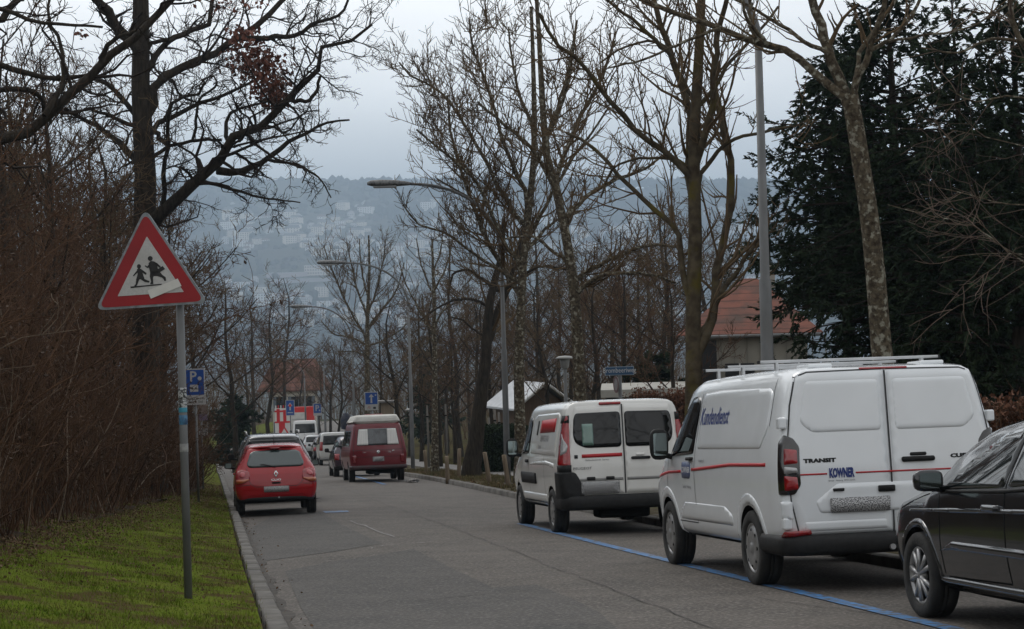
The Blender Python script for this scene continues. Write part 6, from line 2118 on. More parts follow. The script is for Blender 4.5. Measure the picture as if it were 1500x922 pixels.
    px_tree('verge_tree', 'leaning lichen spotted trunk standing before the dark conifers', 'tree', 23.7, 1310, L, m_lichen(), m_twig(), [dict(ASH[0], dens=1.3, lmax=1.9), dict(ASH[1], dens=2.4, lmax=1.1), dict(ASH[2], dens=4.6, lmax=.6, rmin=.0062)], 31, G_ROW, sides=14)

    # ---- mossy forked tree (D)
    tr = [(1016, 600), (1016, 520), (1015, 440), (1018, 380), (1018, 310), (1016, 250), (1018, 180), (1022, 110), (1026, 40), (1028, -30)]
    L = [(tr, 13.5, 6),
         ([(1015, 290), (1010, 240), (1012, 180), (996, 120), (985, 80), (970, 40), (958, 0), (950, -40)], 8, 4, .2),
         ([(1020, 240), (1036, 190), (1046, 120), (1050, 60), (1062, 10), (1072, -40)], 7, 3.5, -.3),
         ([(1034, 500), (1040, 450), (1052, 390), (1062, 330), (1072, 240), (1062, 190), (1048, 140), (1044, 110)], 8, 5, .3),
         ([(1034, 480), (1050, 440), (1072, 410), (1098, 368), (1115, 345)], 6, 3, .5),
         ([(1006, 420), (1000, 380), (995, 340), (975, 320), (940, 290), (900, 250), (870, 215), (830, 195)], 6, 2.5, .3),
         ([(1012, 260), (990, 235), (955, 210), (930, 190), (905, 160), (880, 130), (850, 90), (820, 70), (790, 20)], 6, 2.5, -.4),
         ([(1012, 250), (985, 232), (940, 232), (900, 245), (880, 290)], 3, 1.5, .3),
         ([(1028, 255), (1060, 215), (1085, 200), (1115, 195), (1160, 185)], 4.5, 2, -.3),
         ([(1000, 120), (978, 70), (950, 60), (915, 70), (880, 92)], 3.5, 1.5, .4),
         ([(1046, 130), (1070, 90), (1100, 60), (1140, 10)], 4, 2, .2),
         ([(985, 85), (940, 40), (900, 10), (870, -20)], 4, 2, -.2)]
    px_tree('verge_tree', 'tall mossy forked tree between the two white vans and the tiled house', 'tree', 32.8, 1017, L, m_moss(), m_twig(), [dict(ASH[0], dens=2.1, lmax=2.6), dict(ASH[1], dens=3.0), dict(ASH[2], dens=6.0, rmin=.008)], 37, G_ROW, sides=12)

    # ---- mottled trunk (C)
    tr = [(852, 640), (849, 560), (846, 500), (843, 450), (838, 400), (828, 340), (815, 280), (800, 220), (794, 140), (790, 60), (786, 0)]
    L = [(tr, 10, 3),
         ([(838, 420), (855, 400), (885, 385), (915, 370), (960, 358), (992, 362)], 5, 2, .2),
         ([(842, 445), (862, 415), (900, 400), (950, 402), (990, 415)], 4.5, 2, -.3),
         ([(828, 340), (845, 300), (870, 280), (905, 262), (940, 250), (975, 225)], 5, 2, .4),
         ([(820, 300), (800, 250), (770, 210), (735, 180), (700, 150)], 4.5, 2, -.2),
         ([(812, 275), (830, 220), (850, 170), (880, 120), (900, 60)], 5, 2, .3),
         ([(798, 215), (820, 160), (835, 100), (845, 30)], 4, 2, -.3),
         ([(835, 395), (800, 360), (775, 345), (740, 350)], 4, 1.5, .3)]
    px_tree('verge_tree', 'straight mottled bare tree directly behind the panel van roof', 'tree', 42.9, 852, L, m_lichen(), m_twig(), ASH, 41, G_ROW)

    # ---- pale mottled trunk (B), with the wide crown in the middle
    tr = [(763, 680), (761, 600), (760, 540), (762, 480), (764, 430), (766, 390), (772, 330), (780, 260), (783, 200), (782, 130), (780, 60), (778, 10)]
    L = [(tr, 8.5, 2.5),
         ([(763, 440), (745, 405), (725, 375), (705, 330), (688, 285), (672, 240), (660, 190), (655, 140)], 5, 1.8, .2),
         ([(765, 400), (740, 360), (720, 310), (700, 270), (670, 240), (640, 215), (610, 190)], 4.5, 1.5, -.3),
         ([(770, 340), (745, 300), (722, 260), (700, 215), (672, 170), (640, 130), (600, 110), (585, 92)], 4.5, 1.5, .3),
         ([(775, 300), (755, 250), (735, 200), (720, 150), (705, 100), (690, 60), (688, 30)], 4.5, 1.5, -.2),
         ([(780, 260), (795, 210), (815, 160), (830, 110), (842, 50)], 4, 1.5, .3),
         ([(768, 380), (795, 340), (820, 320), (850, 310)], 4, 1.5, .4),
         ([(765, 420), (730, 395), (690, 370), (650, 340), (615, 330), (590, 300)], 3.5, 1.2, .2),
         ([(783, 200), (765, 150), (752, 100), (745, 40)], 3.5, 1.5, .4),
         ([(768, 370), (800, 300), (840, 230), (870, 190), (890, 160)], 4, 1.5, -.3)]
    px_tree('verge_tree', 'bare tree with pale mottled trunk and the widest crown in the middle', 'tree', 50.7, 763, L, m_lichen(), m_twig(), ASH, 43, G_ROW)

    # ---- dark leaning forked trunk (A)
    tr = [(692, 680), (700, 620), (706, 570), (712, 520), (714, 480), (718, 440), (725, 410), (735, 370), (738, 320)]
    L = [(tr, 11.5, 3),
         ([(712, 520), (726, 470), (742, 430), (752, 395), (768, 340), (775, 280)], 8, 3, .2),
         ([(722, 425), (700, 405), (685, 395), (668, 400), (655, 430)], 3.5, 1.5, .3),
         ([(716, 455), (695, 440), (672, 438), (640, 452), (615, 470)], 3, 1.2, -.3),
         ([(738, 370), (720, 330), (700, 300), (670, 280), (640, 262)], 3.5, 1.2, .3),
         ([(745, 420), (770, 400), (800, 390), (830, 395)], 3.5, 1.5, -.3),
         ([(714, 500), (690, 480), (680, 470), (662, 465)], 2.5, 1.2, .4)]
    px_tree('verge_tree', 'thick dark forked trunk leaning right among the wooden posts', 'tree', 60, 690, L, m_oak(), m_twig(), [dict(ASH[0], dens=1.6), ASH[1], ASH[2]], 47, G_ROW)

    # ---- young slim tree (637) and the broom-shaped one (537)
    tr = [(637, 650), (637, 600), (637, 540), (636, 480), (636, 430), (634, 390), (633, 350)]
    L = [(tr, 5, 1.5),
         ([(637, 500), (622, 468), (606, 440), (592, 410), (585, 385)], 2.2, 1, .2), ([(637, 480), (650, 455), (672, 442), (690, 436)], 2.2, 1, -.2),
         ([(636, 440), (625, 410), (615, 380), (610, 350)], 2, .9, .3), ([(636, 430), (650, 400), (660, 370), (664, 345)], 2, .9, -.3), ([(635, 400), (645, 370), (650, 330)], 1.8, .8, .2)]
    px_tree('verge_tree', 'young slim tree with few branches right of the camper and lamp', 'tree', 69, 637, L, m_lichen(), m_twig(), [dict(ASH[0], dens=1.6, lmax=2.2), dict(ASH[1], dens=2.0, lmax=1.2), dict(ASH[2], dens=3)], 53, G_ROW)
    tr = [(538, 640), (538, 590), (538, 540), (538, 500), (538, 470), (540, 430), (541, 380), (540, 345)]
    L = [(tr, 5, 1.2),
         ([(538, 500), (522, 470), (505, 440), (492, 410), (480, 380), (474, 360)], 2.4, .9, .2), ([(538, 490), (555, 460), (572, 440), (585, 415), (592, 385)], 2.4, .9, -.2),
         ([(538, 470), (525, 430), (515, 390), (508, 355)], 2.2, .9, .3), ([(538, 470), (550, 430), (560, 390), (565, 350)], 2.2, .9, -.3), ([(539, 440), (530, 400), (526, 350)], 2, .8, .2),
         ([(538, 510), (515, 495), (490, 490), (470, 470)], 2, .8, .4), ([(538, 510), (560, 500), (585, 485), (600, 470)], 2, .8, -.3), ([(538, 525), (515, 515), (495, 515)], 1.8, .8, .3)]
    px_tree('verge_tree', 'broom shaped bare tree above the one way board', 'tree', 98.7, 538, L, m_lichen(), m_twig(), [dict(ASH[0], dens=2.0), ASH[1], dict(ASH[2], dens=2.6, rmin=.012)], 59, G_ROW)


def auto_tree(name, base, label, h, r, seed, levels, bark, twig, group=None, spread=.5, nl=11, lowest=.25):
    rng = random.Random(seed)
    b = Vector(base)
    top = b + Vector((rng.uniform(-.06, .06) * h, rng.uniform(-.06, .06) * h, h))
    tr = [b + Vector((0, 0, -.3)), b + Vector((0, 0, .2))]
    for k in range(1, 7):
        t = k / 6; tr.append(b.lerp(top, t) + Vector((rng.uniform(-1, 1), rng.uniform(-1, 1), 0)) * .02 * h)
    main = [(tr, [r * 1.5, r, r * .9, r * .75, r * .6, r * .4, r * .15])]
    for k in range(nl):
        t = lowest + (.9 - lowest) * (k + rng.random()) / nl
        p = b.lerp(top, t); a = k * 2.4 + rng.uniform(-.4, .4)
        ln = h * spread * (1.05 - t * .75) * rng.uniform(.8, 1.15)
        d = Vector((math.cos(a), math.sin(a), rng.uniform(.45, .9))).normalized()
        pts = [p]
        for q in range(4):
            d = (d + Vector((rng.uniform(-.15, .15), rng.uniform(-.15, .15), .12))).normalized(); pts.append(pts[-1] + d * ln / 4)
        main.append((pts, [r * .5 * (1.1 - t), r * .12]))
    return tree_object(name, b, label, 'tree', main, group, bark, twig, levels, seed, nmain=9, sides=7)


def more_trees():
    grp = 'bare trees behind the footpath'
    protos = []
    kinds = [('garden_tree', 7.5, .10, SMALL, m_oak(), m_twig()), ('garden_tree', 6.5, .09, SMALL, m_oak(), m_twig_red()), ('garden_tree', 8.5, .11, SMALL, m_oak(), m_twig())]
    for i, (nm, h, r, lv, bk, tw) in enumerate(kinds):
        root, _ = auto_tree(nm, (0, 0, 0), None, h, r, 100 + i, lv, bk, tw, None, spread=.55)
        protos.append(root)
    used = [False] * 3
    rng = random.Random(9)

    def put(px, Y, k, sc, label, group, dz=0.0, cat='tree', thick=1.0, v=None):
        if not used[k]: r = protos[k]; used[k] = True
        else: r = copy_tree(protos[k])
        b = gpt(px, Y) if v is None else rp(v, Y, elev(v, Y)); r.location = (b.x, b.y, b.z + dz)
        r.rotation_euler = (0, 0, rng.uniform(0, 6.28)); r.scale = (sc, sc, sc * rng.uniform(.9, 1.12))
        tag(r, label, cat, group)
    # left, beyond the thicket
    lb = 'bare trees along the left bank'
    put(318, 78, 2, 1.3, 'tall fine twigged tree just right of the triangular sign', lb, v=-3.6)
    for px, Y, k, sc, t in ((10, 40, 1, 1.25, 'leftmost russet tree of the bank, above the thicket at the picture edge'), (60, 52, 0, 1.25, 'bushy tree between the picture edge and the oak'), (95, 36, 1, 1.05, 'low russet tree left of the triangular sign'),
                            (130, 60, 2, 1.1, 'grey fine twigged tree left of the oak trunk'), (165, 44, 1, 1.0, 'russet bush tree right behind the triangular sign'), (245, 62, 0, 1.2, 'brown tree immediately right of the oak trunk'), (40, 70, 2, 1.35, 'tall grey tree far back at the upper left'), (280, 88, 1, 1.5, 'russet tree far back between oak and parking board'),
                            (-30, 46, 0, 1.35, 'dense brown tree cut by the picture edge behind the thicket'), (28, 58, 1, 1.6, 'second russet tree from the picture edge, taller and further back'), (78, 44, 2, 1.05, 'grey tree rising out of the thicket left of the triangular sign'), (112, 76, 1, 1.8, 'broad russet tree far behind the left side of the triangular sign'),
                            (148, 50, 0, 1.15, 'dark bushy tree just left of the oak trunk'), (190, 70, 1, 1.6, 'russet tree filling the gap behind the oak trunk'), (232, 74, 2, 1.2, 'grey tree behind the right corner of the triangular sign'), (-10, 75, 1, 1.9, 'tall russet tree in the upper left behind the crossing limb'), (55, 90, 0, 1.9, 'farthest tall brown tree at the upper left')):
        put(px, Y, k, sc, t, lb)
    put(345, 92, 0, 1.35, 'bare tree on the left bank before the far evergreen bush', 'bare trees along the left bank')
    put(397, 135, 1, 1.75, 'dark trunk with bushy crown rising above the motor scooter', 'bare trees along the left bank')
    for px, Y, k, sc, t in ((330, 100, 1, 1.7, 'tall russet tree behind the far evergreen bush'), (352, 74, 0, 1.15, 'tangled bare tree overhanging the left kerb before the evergreen bush'), (375, 150, 1, 2.0, 'far bushy tree left of the motor scooter trunk'), (418, 182, 0, 1.9, 'far bare tree just left of the pale far house')):
        put(px, Y, k, sc, t, 'bare trees along the left bank', v=None if px > 352 else -3.0)
    put(365, 170, 0, 1.5, 'bare tree farthest along the left bank', 'bare trees along the left bank')
    put(236, 54, 1, 1.2, 'brown bushy tree directly behind the parking board', 'bare trees along the left bank')
    # the garden woods on the right
    spots = [(585, 88, 0, 1.1), (560, 118, 1, 1.2), (600, 122, 2, 1.1), (668, 92, 1, 1.05), (655, 120, 0, 1.3), (690, 130, 1, 1.4), (722, 84, 0, 1.0), (735, 112, 2, 1.2), (785, 95, 1, 1.25), (806, 76, 0, .95),
             (820, 110, 2, 1.2), (870, 72, 1, 1.05), (880, 96, 0, 1.35), (925, 70, 1, 1.1), (940, 92, 2, 1.25), (975, 76, 0, 1.15), (992, 58, 1, .9), (500, 128, 1, 1.1), (485, 160, 0, 1.3), (520, 150, 2, 1.2), (470, 190, 1, 1.4), (440, 185, 0, 1.2)]
    labs = ['bare tree right of the lamp by the red camper', 'tangled bare tree behind the small tan shed', 'grey twigged tree high above the small tan shed', 'russet bushy tree left of the leaning trunk', 'rounded bare tree seen between young tree and leaning trunk', 'far russet tree behind the leaning trunk',
            'bare tree in front of the hut roof', 'tall bare tree behind the garden hut', 'russet tree above the brown hut gable', 'low dark fruit tree right of the garden hut', 'bare tree rising behind the path lamp', 'russet bush tree between path lamp and mottled trunk', 'broad bare tree right of the mottled trunk', 'russet tree over the street name plate',
            'bare grey tree behind the street name plate', 'dark bare tree above the flat garage', 'small russet tree at the garage left of the mossy trunk', 'russet tree left of the broom shaped tree', 'far bare tree over the boxy white van', 'grey tree left of the one way board', 'far russet tree over the small parking board', 'bare tree in front of the pale far house']
    for (px, Y, k, sc), lb in zip(spots, labs): put(px, Y, k, sc, lb, grp)
    for px, Y, k, sc, lb in ((618, 105, 1, 1.35, 'russet tree behind the lamp right of the camper'), (645, 84, 0, .95, 'low dark tree between the young slim tree and the stakes'), (676, 108, 2, 1.35, 'tall grey tree directly behind the leaning trunk'), (708, 98, 1, 1.3, 'russet tree left of the hut roof'),
                             (745, 132, 0, 1.6, 'far broad tree above the hut roof'), (770, 120, 1, 1.5, 'far russet tree above the hut gable'), (798, 128, 2, 1.6, 'far grey tree between hut and path lamp'), (838, 88, 0, 1.25, 'dark tree behind the path lamp pole'), (862, 118, 1, 1.6, 'far russet tree right of the mottled trunk'),
                             (900, 112, 0, 1.6, 'far bare tree left of the street name plate'), (918, 84, 2, 1.2, 'grey tree rising over the street name plate'), (955, 104, 1, 1.6, 'far russet tree above the garage roof'), (985, 96, 0, 1.5, 'far bare tree left of the mossy trunk'), (1045, 100, 2, 1.5, 'grey tree behind the tiled house, left of its chimney')):
        put(px, Y, k, sc, lb, grp)
    # bare boughs hanging in from the right in front of the conifers
    tr = [(1660, 700), (1650, 400), (1630, 200), (1605, 0), (1590, -200), (1585, -420)]
    L = [(tr, 24, 3), ([(1640, 440), (1580, 400), (1500, 385), (1455, 350), (1410, 325), (1370, 318), (1300, 300)], 2, .6, .1), ([(1635, 330), (1560, 300), (1480, 300), (1420, 285), (1350, 270)], 2, .6, -.2),
         ([(1630, 300), (1560, 230), (1500, 215), (1440, 200), (1390, 190)], 2, .6, .2), ([(1645, 520), (1580, 420), (1500, 372), (1440, 372), (1380, 378)], 1.8, .6, -.2), ([(1620, 200), (1560, 120), (1500, 65), (1480, 20), (1478, -20)], 8, 4, .1),
         ([(1500, 60), (1455, 58), (1400, 78), (1350, 70)], 3.5, 1.2, .1), ([(1625, 180), (1560, 170), (1480, 140), (1430, 150), (1390, 130)], 3, 1, -.1)]
    px_tree('verge_tree', 'tree at the right picture edge reaching brown dry boughs before the conifers', 'tree', 19.5, 1655, L, m_lichen(), mat('bough_twigs', (.075, .050, .035), (.11, .078, .055), scale=3, rough=.9), [dict(ASH[0], dens=1.6, trop=.0, lmax=1.1, rf=.35), dict(ASH[1], dens=3.0, trop=0, lmax=.8, rmin=.005), dict(ASH[2], dens=5.0, trop=-.02, lmax=.45, rmin=.0028)], 67, 'bare trees along the right verge')


def conifer(name, label, base, h, w, seed, group=None, n=120, droop=.25, dens=1.0, first=.04, spray=.17, cat='conifer'):
    rs = np.random.RandomState(seed)
    root = empty(name, base, 0, label, cat, group)
    tr = np.array([[(0, 0, -.3), (0, 0, h * .3), (.03 * h * .3, 0, h * .65), (0, 0, h)]], float)
    P = np.array([resample(tr[0], 8)]); Q = np.linspace(h * .022, .012, 8)[None]
    V, Fq = tube_arrays(P, Q, 8); np_mesh('trunk', V, Fq, m_oak(), root, True)
    t = first + (1 - first) * rs.rand(n) ** 1.1
    a = rs.uniform(0, 2 * np.pi, n)
    ln = w * np.clip(1.75 * (1.03 - t), .06, 1) ** .8 * rs.uniform(.35, 1.2, n) * (1 + .25 * np.sin(a * 2 + seed) * np.sin(t * 9 + seed))
    npt = 7; B = np.empty((n, npt, 3)); B[:, 0] = np.stack([0 * t, 0 * t, t * h], 1)
    d = np.stack([np.cos(a), np.sin(a), rs.uniform(.1, .55, n)], 1)
    for k in range(1, npt):
        d[:, 2] -= droop * .35; d += rs.normal(size=d.shape) * .06; dd = d / np.linalg.norm(d, axis=1, keepdims=True)
        B[:, k] = B[:, k - 1] + dd * (ln / (npt - 1))[:, None]
    parts = [tube_arrays(B, np.maximum(ln * .014, .008)[:, None] * np.linspace(1, .2, npt)[None], 4)]
    c, q = children(B, np.full(B.shape[:2], .01), rs, dens=7.0 * dens, lenf=.34, ang=(35, 65), wig=.12, trop=-.05, npts=4, rf=.6, tmin=.08, lmin=.22, lmax=1.1, shrink=.55)
    parts.append(tube_arrays(c, q, 3))
    V, Fq = join(parts); np_mesh('branches', V, Fq, m_twig_dark(), root)
    # needle sprays along every branchlet
    M = len(c); k = 44
    i = rs.randint(0, M, M * k); u = rs.rand(M * k) * 2.99; j = u.astype(int); f = (u - j)[:, None]
    p = c[i, j] * (1 - f) + c[i, j + 1] * f
    tg = c[i, j + 1] - c[i, j]; tg /= np.linalg.norm(tg, axis=1, keepdims=True) + 1e-9
    sd = np.cross(tg, np.array([0, 0, 1.0])) * np.where(rs.rand(len(i)) > .5, 1, -1)[:, None]
    dr = tg * .75 + sd * rs.uniform(.3, 1.1, (len(i), 1)) + rs.normal(size=p.shape) * .25; dr[:, 2] -= .25; dr /= np.linalg.norm(dr, axis=1, keepdims=True)
    wv = np.cross(dr, rs.normal(size=p.shape)); wv /= np.linalg.norm(wv, axis=1, keepdims=True) + 1e-9
    s = spray * rs.uniform(.6, 1.3, (len(i), 1))
    V = np.stack([p, p + dr * s * .45 + wv * s * .15, p + dr * s, p + dr * s * .45 - wv * s * .15], 1).reshape(-1, 3)
    o = np_mesh('foliage', V, np.arange(len(V)).reshape(-1, 4), m_needle(), root)
    return root


def evergreens():
    g = 'dark conifers behind the big van'
    for px, Y, h, w, seed, lb in ((1250, 37, 8.8, 2.2, 1, 'dark conifer left of the lichen spotted trunk, beside the lamp post'), (1318, 35, 10.0, 2.4, 2, 'tallest dark conifer right behind the lichen spotted trunk'), (1415, 33, 8.6, 2.2, 3, 'dark conifer near the right picture edge'),
                                  (1500, 31, 8.3, 2.0, 4, 'dark conifer cut by the right picture edge'), (1130, 78, 11.5, 2.4, 6, 'loose conifer behind the tiled house left of the lamp post')):
        b = gpt(px, Y); conifer('conifer_tree', lb, b, h, w, seed, g, n=380 if seed != 6 else 70, dens=.9 if seed != 6 else .8, spray=.095, first={1: .40, 2: .16, 6: .2}.get(seed, .06))
    for px, Y, h, w, seed, lb, nm in ((345, 118, 4.2, 2.0, 11, 'dark green bush at the left roadside beyond the red hatchback', 'evergreen_bush'), (960, 66, 3.6, 1.8, 12, 'dark green bush behind the street name plate', 'evergreen_bush'),
                                      (634, 150, 9.4, 2.2, 14, 'small round dark evergreen tree far behind the young slim tree', 'evergreen_tree')):
        b = gpt(px, Y); conifer(nm, lb, b, h, w, seed, None, n=90, dens=.9, first=.02, droop=.12, spray=.24, cat='bush' if 'bush' in nm else 'tree')
    # clipped dark hedge behind the posts
    b = gpt(738, 66); rs = np.random.RandomState(8)
    root = empty('clipped_hedge', b, R(6), 'black green clipped hedge behind the leaning wooden posts', 'hedge')
    w, d, h = 1.7, 1.0, 1.55
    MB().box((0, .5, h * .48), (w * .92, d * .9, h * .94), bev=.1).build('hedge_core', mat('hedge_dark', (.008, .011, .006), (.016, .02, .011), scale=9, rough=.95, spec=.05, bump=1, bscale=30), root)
    N = 9000; c = np.stack([rs.uniform(-w/2, w/2, N), rs.uniform(0, d, N) - .02, rs.uniform(0, h, N)], 1)
    side = rs.randint(0, 3, N)
    c[side == 0, 1] = -.02 + rs.normal(size=(side == 0).sum()) * .03; c[side == 1, 2] = h + rs.normal(size=(side == 1).sum()) * .03; m = side == 2; c[m, 0] = np.sign(c[m, 0]) * w / 2 + rs.normal(size=m.sum()) * .03
    leaves('foliage', c, rs, .07, m_needle(), root, .2)
    # beech hedges keeping their brown leaves
    lm = mat('beech_leaves', (.15, .055, .022), (.085, .036, .018), scale=3, rough=.8)
    for px, Y, w, h, lb in ((982, 46, 1.7, 2.35, 'red brown beech hedge in front of the flat garage'), (1478, 27, 3.0, 1.75, 'brown leafed hedge right of the big white van')):
        b = gpt(px, Y); root = empty('beech_hedge', b, R(-9), lb, 'hedge')
        P = np.zeros((90, 5, 3)); x = rs.uniform(-w/2, w/2, 90); y = rs.uniform(-.3, .3, 90)
        for k in range(5): P[:, k] = np.stack([x + rs.normal(size=90) * .05 * k, y + rs.normal(size=90) * .04 * k, np.full(90, h * k / 4.2)], 1)
        q = np.full((90, 5), .012); c, cq = children(P, q, rs, dens=4.5, lenf=.25, npts=4, trop=.1, lmin=.15, lmax=.6, rmin=.004)
        V, Fq = join([tube_arrays(P, q, 4), tube_arrays(c, cq, 3)]); np_mesh('stems', V, Fq, m_twig_red(), root)
        N = 9000; i = rs.randint(0, len(c), N); j = rs.randint(0, 4, N)
        leaves('foliage', c[i, j] + rs.normal(size=(N, 3)) * .05, rs, .075, lm, root, .5)


def thickets():
    """scrub no one could count"""
    def scrub(name, label, roots, heights, rs, twig, dens=(2.6, 4.2), spread=.5, r=.011, leafn=0, leafm=None, lsize=.05):
        n = len(roots); P = np.empty((n, 7, 3)); P[:, 0] = roots
        a = rs.uniform(0, 2*np.pi, n); lean = rs.uniform(.05, spread, n)
        d = np.stack([np.cos(a) * lean, np.sin(a) * lean, np.ones(n)], 1)
        for k in range(1, 7):
            d = d + rs.normal(size=d.shape) * .17; d[:, 2] -= .03 * k * lean; dd = d / np.linalg.norm(d, axis=1, keepdims=True)
            P[:, k] = P[:, k - 1] + dd * (heights / 6)[:, None]
        q = (r * rs.uniform(.6, 1.3, n))[:, None] * np.linspace(1, .35, 7)[None]
        c, cq = children(P, q, rs, dens=dens[0], lenf=.32, ang=(25, 60), wig=.2, trop=.06, npts=5, rf=.6, tmin=.12, lmin=.3, lmax=1.5, rmin=.005)
        e, eq = children(c, cq, rs, dens=dens[1], lenf=.42, ang=(30, 65), wig=.22, trop=.02, npts=4, rf=.7, tmin=.1, lmin=.15, lmax=.6, rmin=.0045)
        V, Fq = join([tube_arrays(P, q, 4), tube_arrays(c, cq, 3), tube_arrays(e, eq, 3)])
        o = np_mesh(name, V, Fq, twig); tag(o, label, 'scrub', kind='stuff')
        if leafn:
            i = rs.randint(0, len(e), leafn); j = rs.randint(0, 4, leafn)
            l = leaves('dry_leaves', e[i, j], rs, lsize, leafm); tag(l, 'dry leaves caught in the ' + label, 'leaves', kind='stuff')
        return o
    rs = np.random.RandomState(77)
    # left bank: its front edge keeps off the mown verge
    n = 2700; Y = 13 + 47 * rs.rand(n) ** 1.0
    fr = front(Y)
    v = -(fr + .1 + 6.5 * rs.rand(n) ** 1.6)
    ysg = gp(291, 737).y
    pxs = np.array([750 + F * (K(y) + a * 1.013) / y for a, y in zip(v, Y)])
    ok = ~((pxs > 232) & (pxs < 345) & (Y < ysg + 1.0)); v, Y, fr = v[ok], Y[ok], fr[ok]; n = len(v)
    roots = np.array([(K(y) + a * 1.013, y, G(y) + elev(a, y) - .05) for a, y in zip(v, Y)])
    H = rs.uniform(1.9, 4.4, n) * np.interp(-v - fr, [0, 1.2, 4], [.72, 1.05, 1.35]) * np.where((-v - fr < 1.6) & (Y > 36), .72, 1.0) * np.interp(Y, [12, 20, 40, 60], [.9, 1.05, 1.15, 1.0])
    dl = mat('dry_brown_leaves', (.070, .038, .020), (.040, .024, .014), scale=2, rough=.9)
    scrub('thicket', 'brown leafless thicket on the left bank', roots, H, rs, m_twig_red(), dens=(2.6, 3.6), spread=.55, leafn=60000, leafm=dl, lsize=.055)
    k = rs.rand(n) < .06
    scrub('thicket', 'pale stems standing in the left thicket', roots[k] + np.array([.05, -.1, 0]), H[k] * .95, rs, mat('pale_stems', (.13, .095, .065), (.20, .15, .11), scale=4, rough=.9), dens=(1.2, 1.5), spread=.6, r=.013)
    # along the left further back
    n = 420; Y = rs.uniform(60, 120, n); v = -(front(Y) + .3 + 9 * rs.rand(n) ** 1.2)
    roots = np.array([(K(y) + a * 1.013, y, G(y) + elev(a, y) - .05) for a, y in zip(v, Y)])
    scrub('thicket', 'brown scrub further along the left bank', roots, rs.uniform(2.0, 4.2, n), rs, m_twig_red(), dens=(1.6, 2.0), r=.018)
    # right gardens
    n = 900; Y = rs.uniform(58, 132, n); px = rs.uniform(455, 1010, n)
    keep = []
    for p, y in zip(px, Y):
        x = xat(p, y); vv = (x - K(y)) / 1.013 - RW(y)
        if vv < 5.8 + max(0, (rs.rand() - .3) * 3): continue
        if 60 < y < 80 and 690 < p < 850: continue
        keep.append((x, y, ground(x, y) - .05))
    roots = np.array(keep)
    scrub('thicket', 'brown garden scrub right of the footpath', roots, rs.uniform(1.4, 4.6, len(roots)), rs, m_twig(), dens=(1.7, 2.4), r=.018)
    n = 260; Y = rs.uniform(24, 34, n); px = rs.uniform(1440, 1560, n)
    keep = [(xat(p, y), y, ground(xat(p, y), y)) for p, y in zip(px, Y)]
    scrub('thicket', 'dry brown scrub right of the big van', np.array(keep), rs.uniform(.8, 1.9, n), rs, m_twig_red(), dens=(3, 4), r=.009)
    # the wooded slope that closes the view below the town
    n = 1500; Y = rs.uniform(150, 330, n); px = rs.uniform(270, 1080, n)
    keep = []
    for p, y in zip(px, Y):
        x = xat(p, y) if y < 260 else (p - 750) / F * y
        vv = (x - K(y)) / 1.013
        if -2 < vv < RW(y) + 3 and y < 262: continue
        if 395 < p < 470 and y < 215: continue
        keep.append((x, y, (ground(x, y) if y < 262 else G(y)) - .1))
    roots = np.array(keep)
    scrub('far_thicket', 'brown bare woods closing the view below the town', roots, rs.uniform(3.5, 8.5, len(roots)), rs, m_twig(), dens=(1.3, 1.6), r=.045, spread=.35)


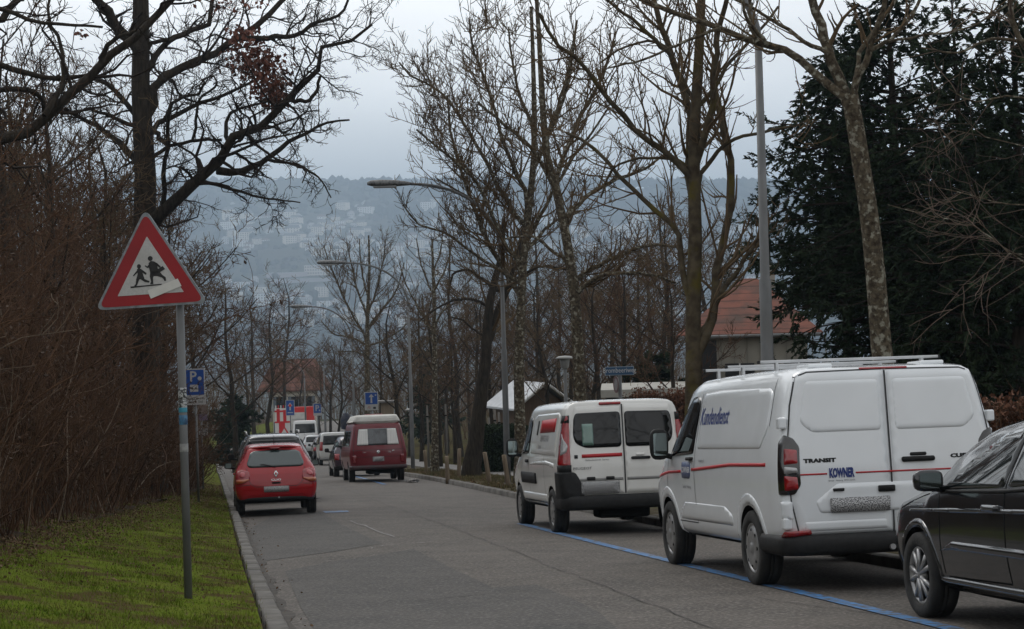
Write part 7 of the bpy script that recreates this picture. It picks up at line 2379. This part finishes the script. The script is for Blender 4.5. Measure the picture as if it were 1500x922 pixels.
def grass_and_litter():
    rs = np.random.RandomState(12)

    def blades(name, label, v, Y, h, m, wd=.006):
        n = len(v)
        x = np.array([K(y) for y in Y]) + v * 1.013
        z = np.array([G(y) + elev(a, y) for a, y in zip(v, Y)])
        p = np.stack([x, Y, z - .01], 1)
        a = rs.uniform(0, 2*np.pi, n); s = np.stack([np.cos(a), np.sin(a), 0*a], 1) * wd * rs.uniform(.6, 1.4, (n, 1))
        b = rs.normal(size=(n, 3)) * .45; b[:, 2] = 1; b /= np.linalg.norm(b, axis=1, keepdims=True)
        V = np.stack([p - s, p + s, p + b * h[:, None]], 1).reshape(-1, 3)
        o = np_mesh(name, V, np.arange(3*n).reshape(n, 3), m); tag(o, label, 'grass', kind='stuff')
    gm = mat('grass_blades', (.086, .140, .012), (.155, .200, .030), scale=1.4, rough=.9, spec=.02, c3=(.13, .098, .040), s3=3.2, lo3=.46, hi3=.66)
    n = 130000; Y = 10.5 + 42 * rs.rand(n) ** 1.8; v = -.22 - rs.rand(n) * (front(Y) + .15)
    patchy = .5 + .25 * np.sin(v * 3.1 + Y * .9) * np.sin(Y * 1.7 - v * 1.3) + rs.normal(size=n) * .12
    v = np.minimum(v, -.12)
    blades('grass', 'short green grass on the left verge', v, Y, rs.uniform(.012, .042, n) * (.6 + .8 * patchy), gm, .005)
    n = 34000; Y = 11 + 38 * rs.rand(n) ** 1.7; v = -.15 - rs.rand(n) * (front(Y) + .3)
    cl = np.sin(v * 5.3 + Y * 2.1) + np.sin(Y * 4.7 - v * 3.9) + np.sin(v * 11 + Y * 6) > .9; tt = cl
    blades('tufts', 'taller grass tufts on the left verge', v[tt], Y[tt], rs.uniform(.04, .10, tt.sum()), gm, .005)
    dd = ~tt & (rs.rand(n) < .25 + .75 * np.interp(Y, [17, 30], [0, 1]))
    blades('dead_grass', 'withered grass among the green of the left verge', v[dd], Y[dd], rs.uniform(.02, .06, dd.sum()), mat('withered_grass', (.13, .10, .05), (.20, .16, .09), scale=3, rough=.9, spec=.02), .005)
    dm = mat('dry_grass', (.115, .095, .045), (.17, .135, .07), scale=2, rough=.9, spec=.1, c3=(.06, .065, .022), s3=1.3, lo3=.5, hi3=.6)
    n = 26000; Y = rs.uniform(36, 76, n); v = np.array([RW(y) for y in Y]) + .2 + 1.7 * rs.rand(n)
    keep = (np.sin(Y * .9) + np.sin(Y * 2.3 + v * 2) > -.5)
    blades('dry_grass', 'pale dry grass tufts round the wooden posts', v[keep], Y[keep], rs.uniform(.04, .16, keep.sum()), dm, .008)
    n = 30000; Y = rs.uniform(50, 110, n); v = np.array([RW(y) for y in Y]) + 4.0 + 9 * rs.rand(n)
    blades('grass', 'rough lawn beyond the footpath', v, Y, rs.uniform(.03, .12, n), mat('rough_grass', (.055, .058, .014), (.085, .072, .030), scale=.9, rough=.9, spec=.02), .012)
    # fallen leaves
    lm = mat('fallen_leaves', (.150, .088, .045), (.085, .050, .028), scale=3, rough=.9, c3=(.18, .12, .065), s3=9, lo3=.56, hi3=.64)
    n = 20000; Y = 14 + 44 * rs.rand(n) ** 1.2
    fr = front(Y)
    v = -(fr + rs.normal(size=n) * np.interp(Y, [14, 24, 40], [.28, .4, .5]) - .05)
    sp = (rs.rand(n) < .10) & (Y > 16); v[sp] = -.3 - rs.rand(sp.sum()) * fr[sp]
    v = np.minimum(v, -.25)
    c = np.array([(K(y) + a * 1.013, y, G(y) + elev(a, y) + .012) for a, y in zip(v, Y)])
    o = leaves('leaf_litter', c, rs, .036, lm, None, .0); tag(o, 'brown fallen leaves along the edge of the thicket', 'leaves', kind='stuff')
    n = 2600; Y = rs.uniform(36, 78, n); v = np.array([RW(y) for y in Y]) + .15 + rs.rand(n) * 1.9
    c = np.array([(K(y) + a * 1.013, y, G(y) + .14) for a, y in zip(v, Y)])
    o = leaves('leaf_litter', c, rs, .07, lm, None, .0); tag(o, 'brown fallen leaves under the verge trees', 'leaves', kind='stuff')
    n = 110; Y = rs.uniform(14, 50, n); v = .03 + np.abs(rs.normal(size=n)) * .12
    c = np.array([(K(y) + a * 1.013, y, G(y) + .03) for a, y in zip(v, Y)])
    o = leaves('leaf_litter', c, rs, .035, lm, None, .0); tag(o, 'scattered leaves in the left gutter', 'leaves', kind='stuff')


import time as _t
_t0 = _t.time()
for fn in (setup, build_land, build_vehicles, signs, small_street, buildings, far_town, big_trees, more_trees, evergreens, thickets, grass_and_litter):
    fn(); print(fn.__name__, round(_t.time() - _t0, 1), flush=True)
print('polys', sum(len(o.data.polygons) for o in COL.objects if o.type == 'MESH'))
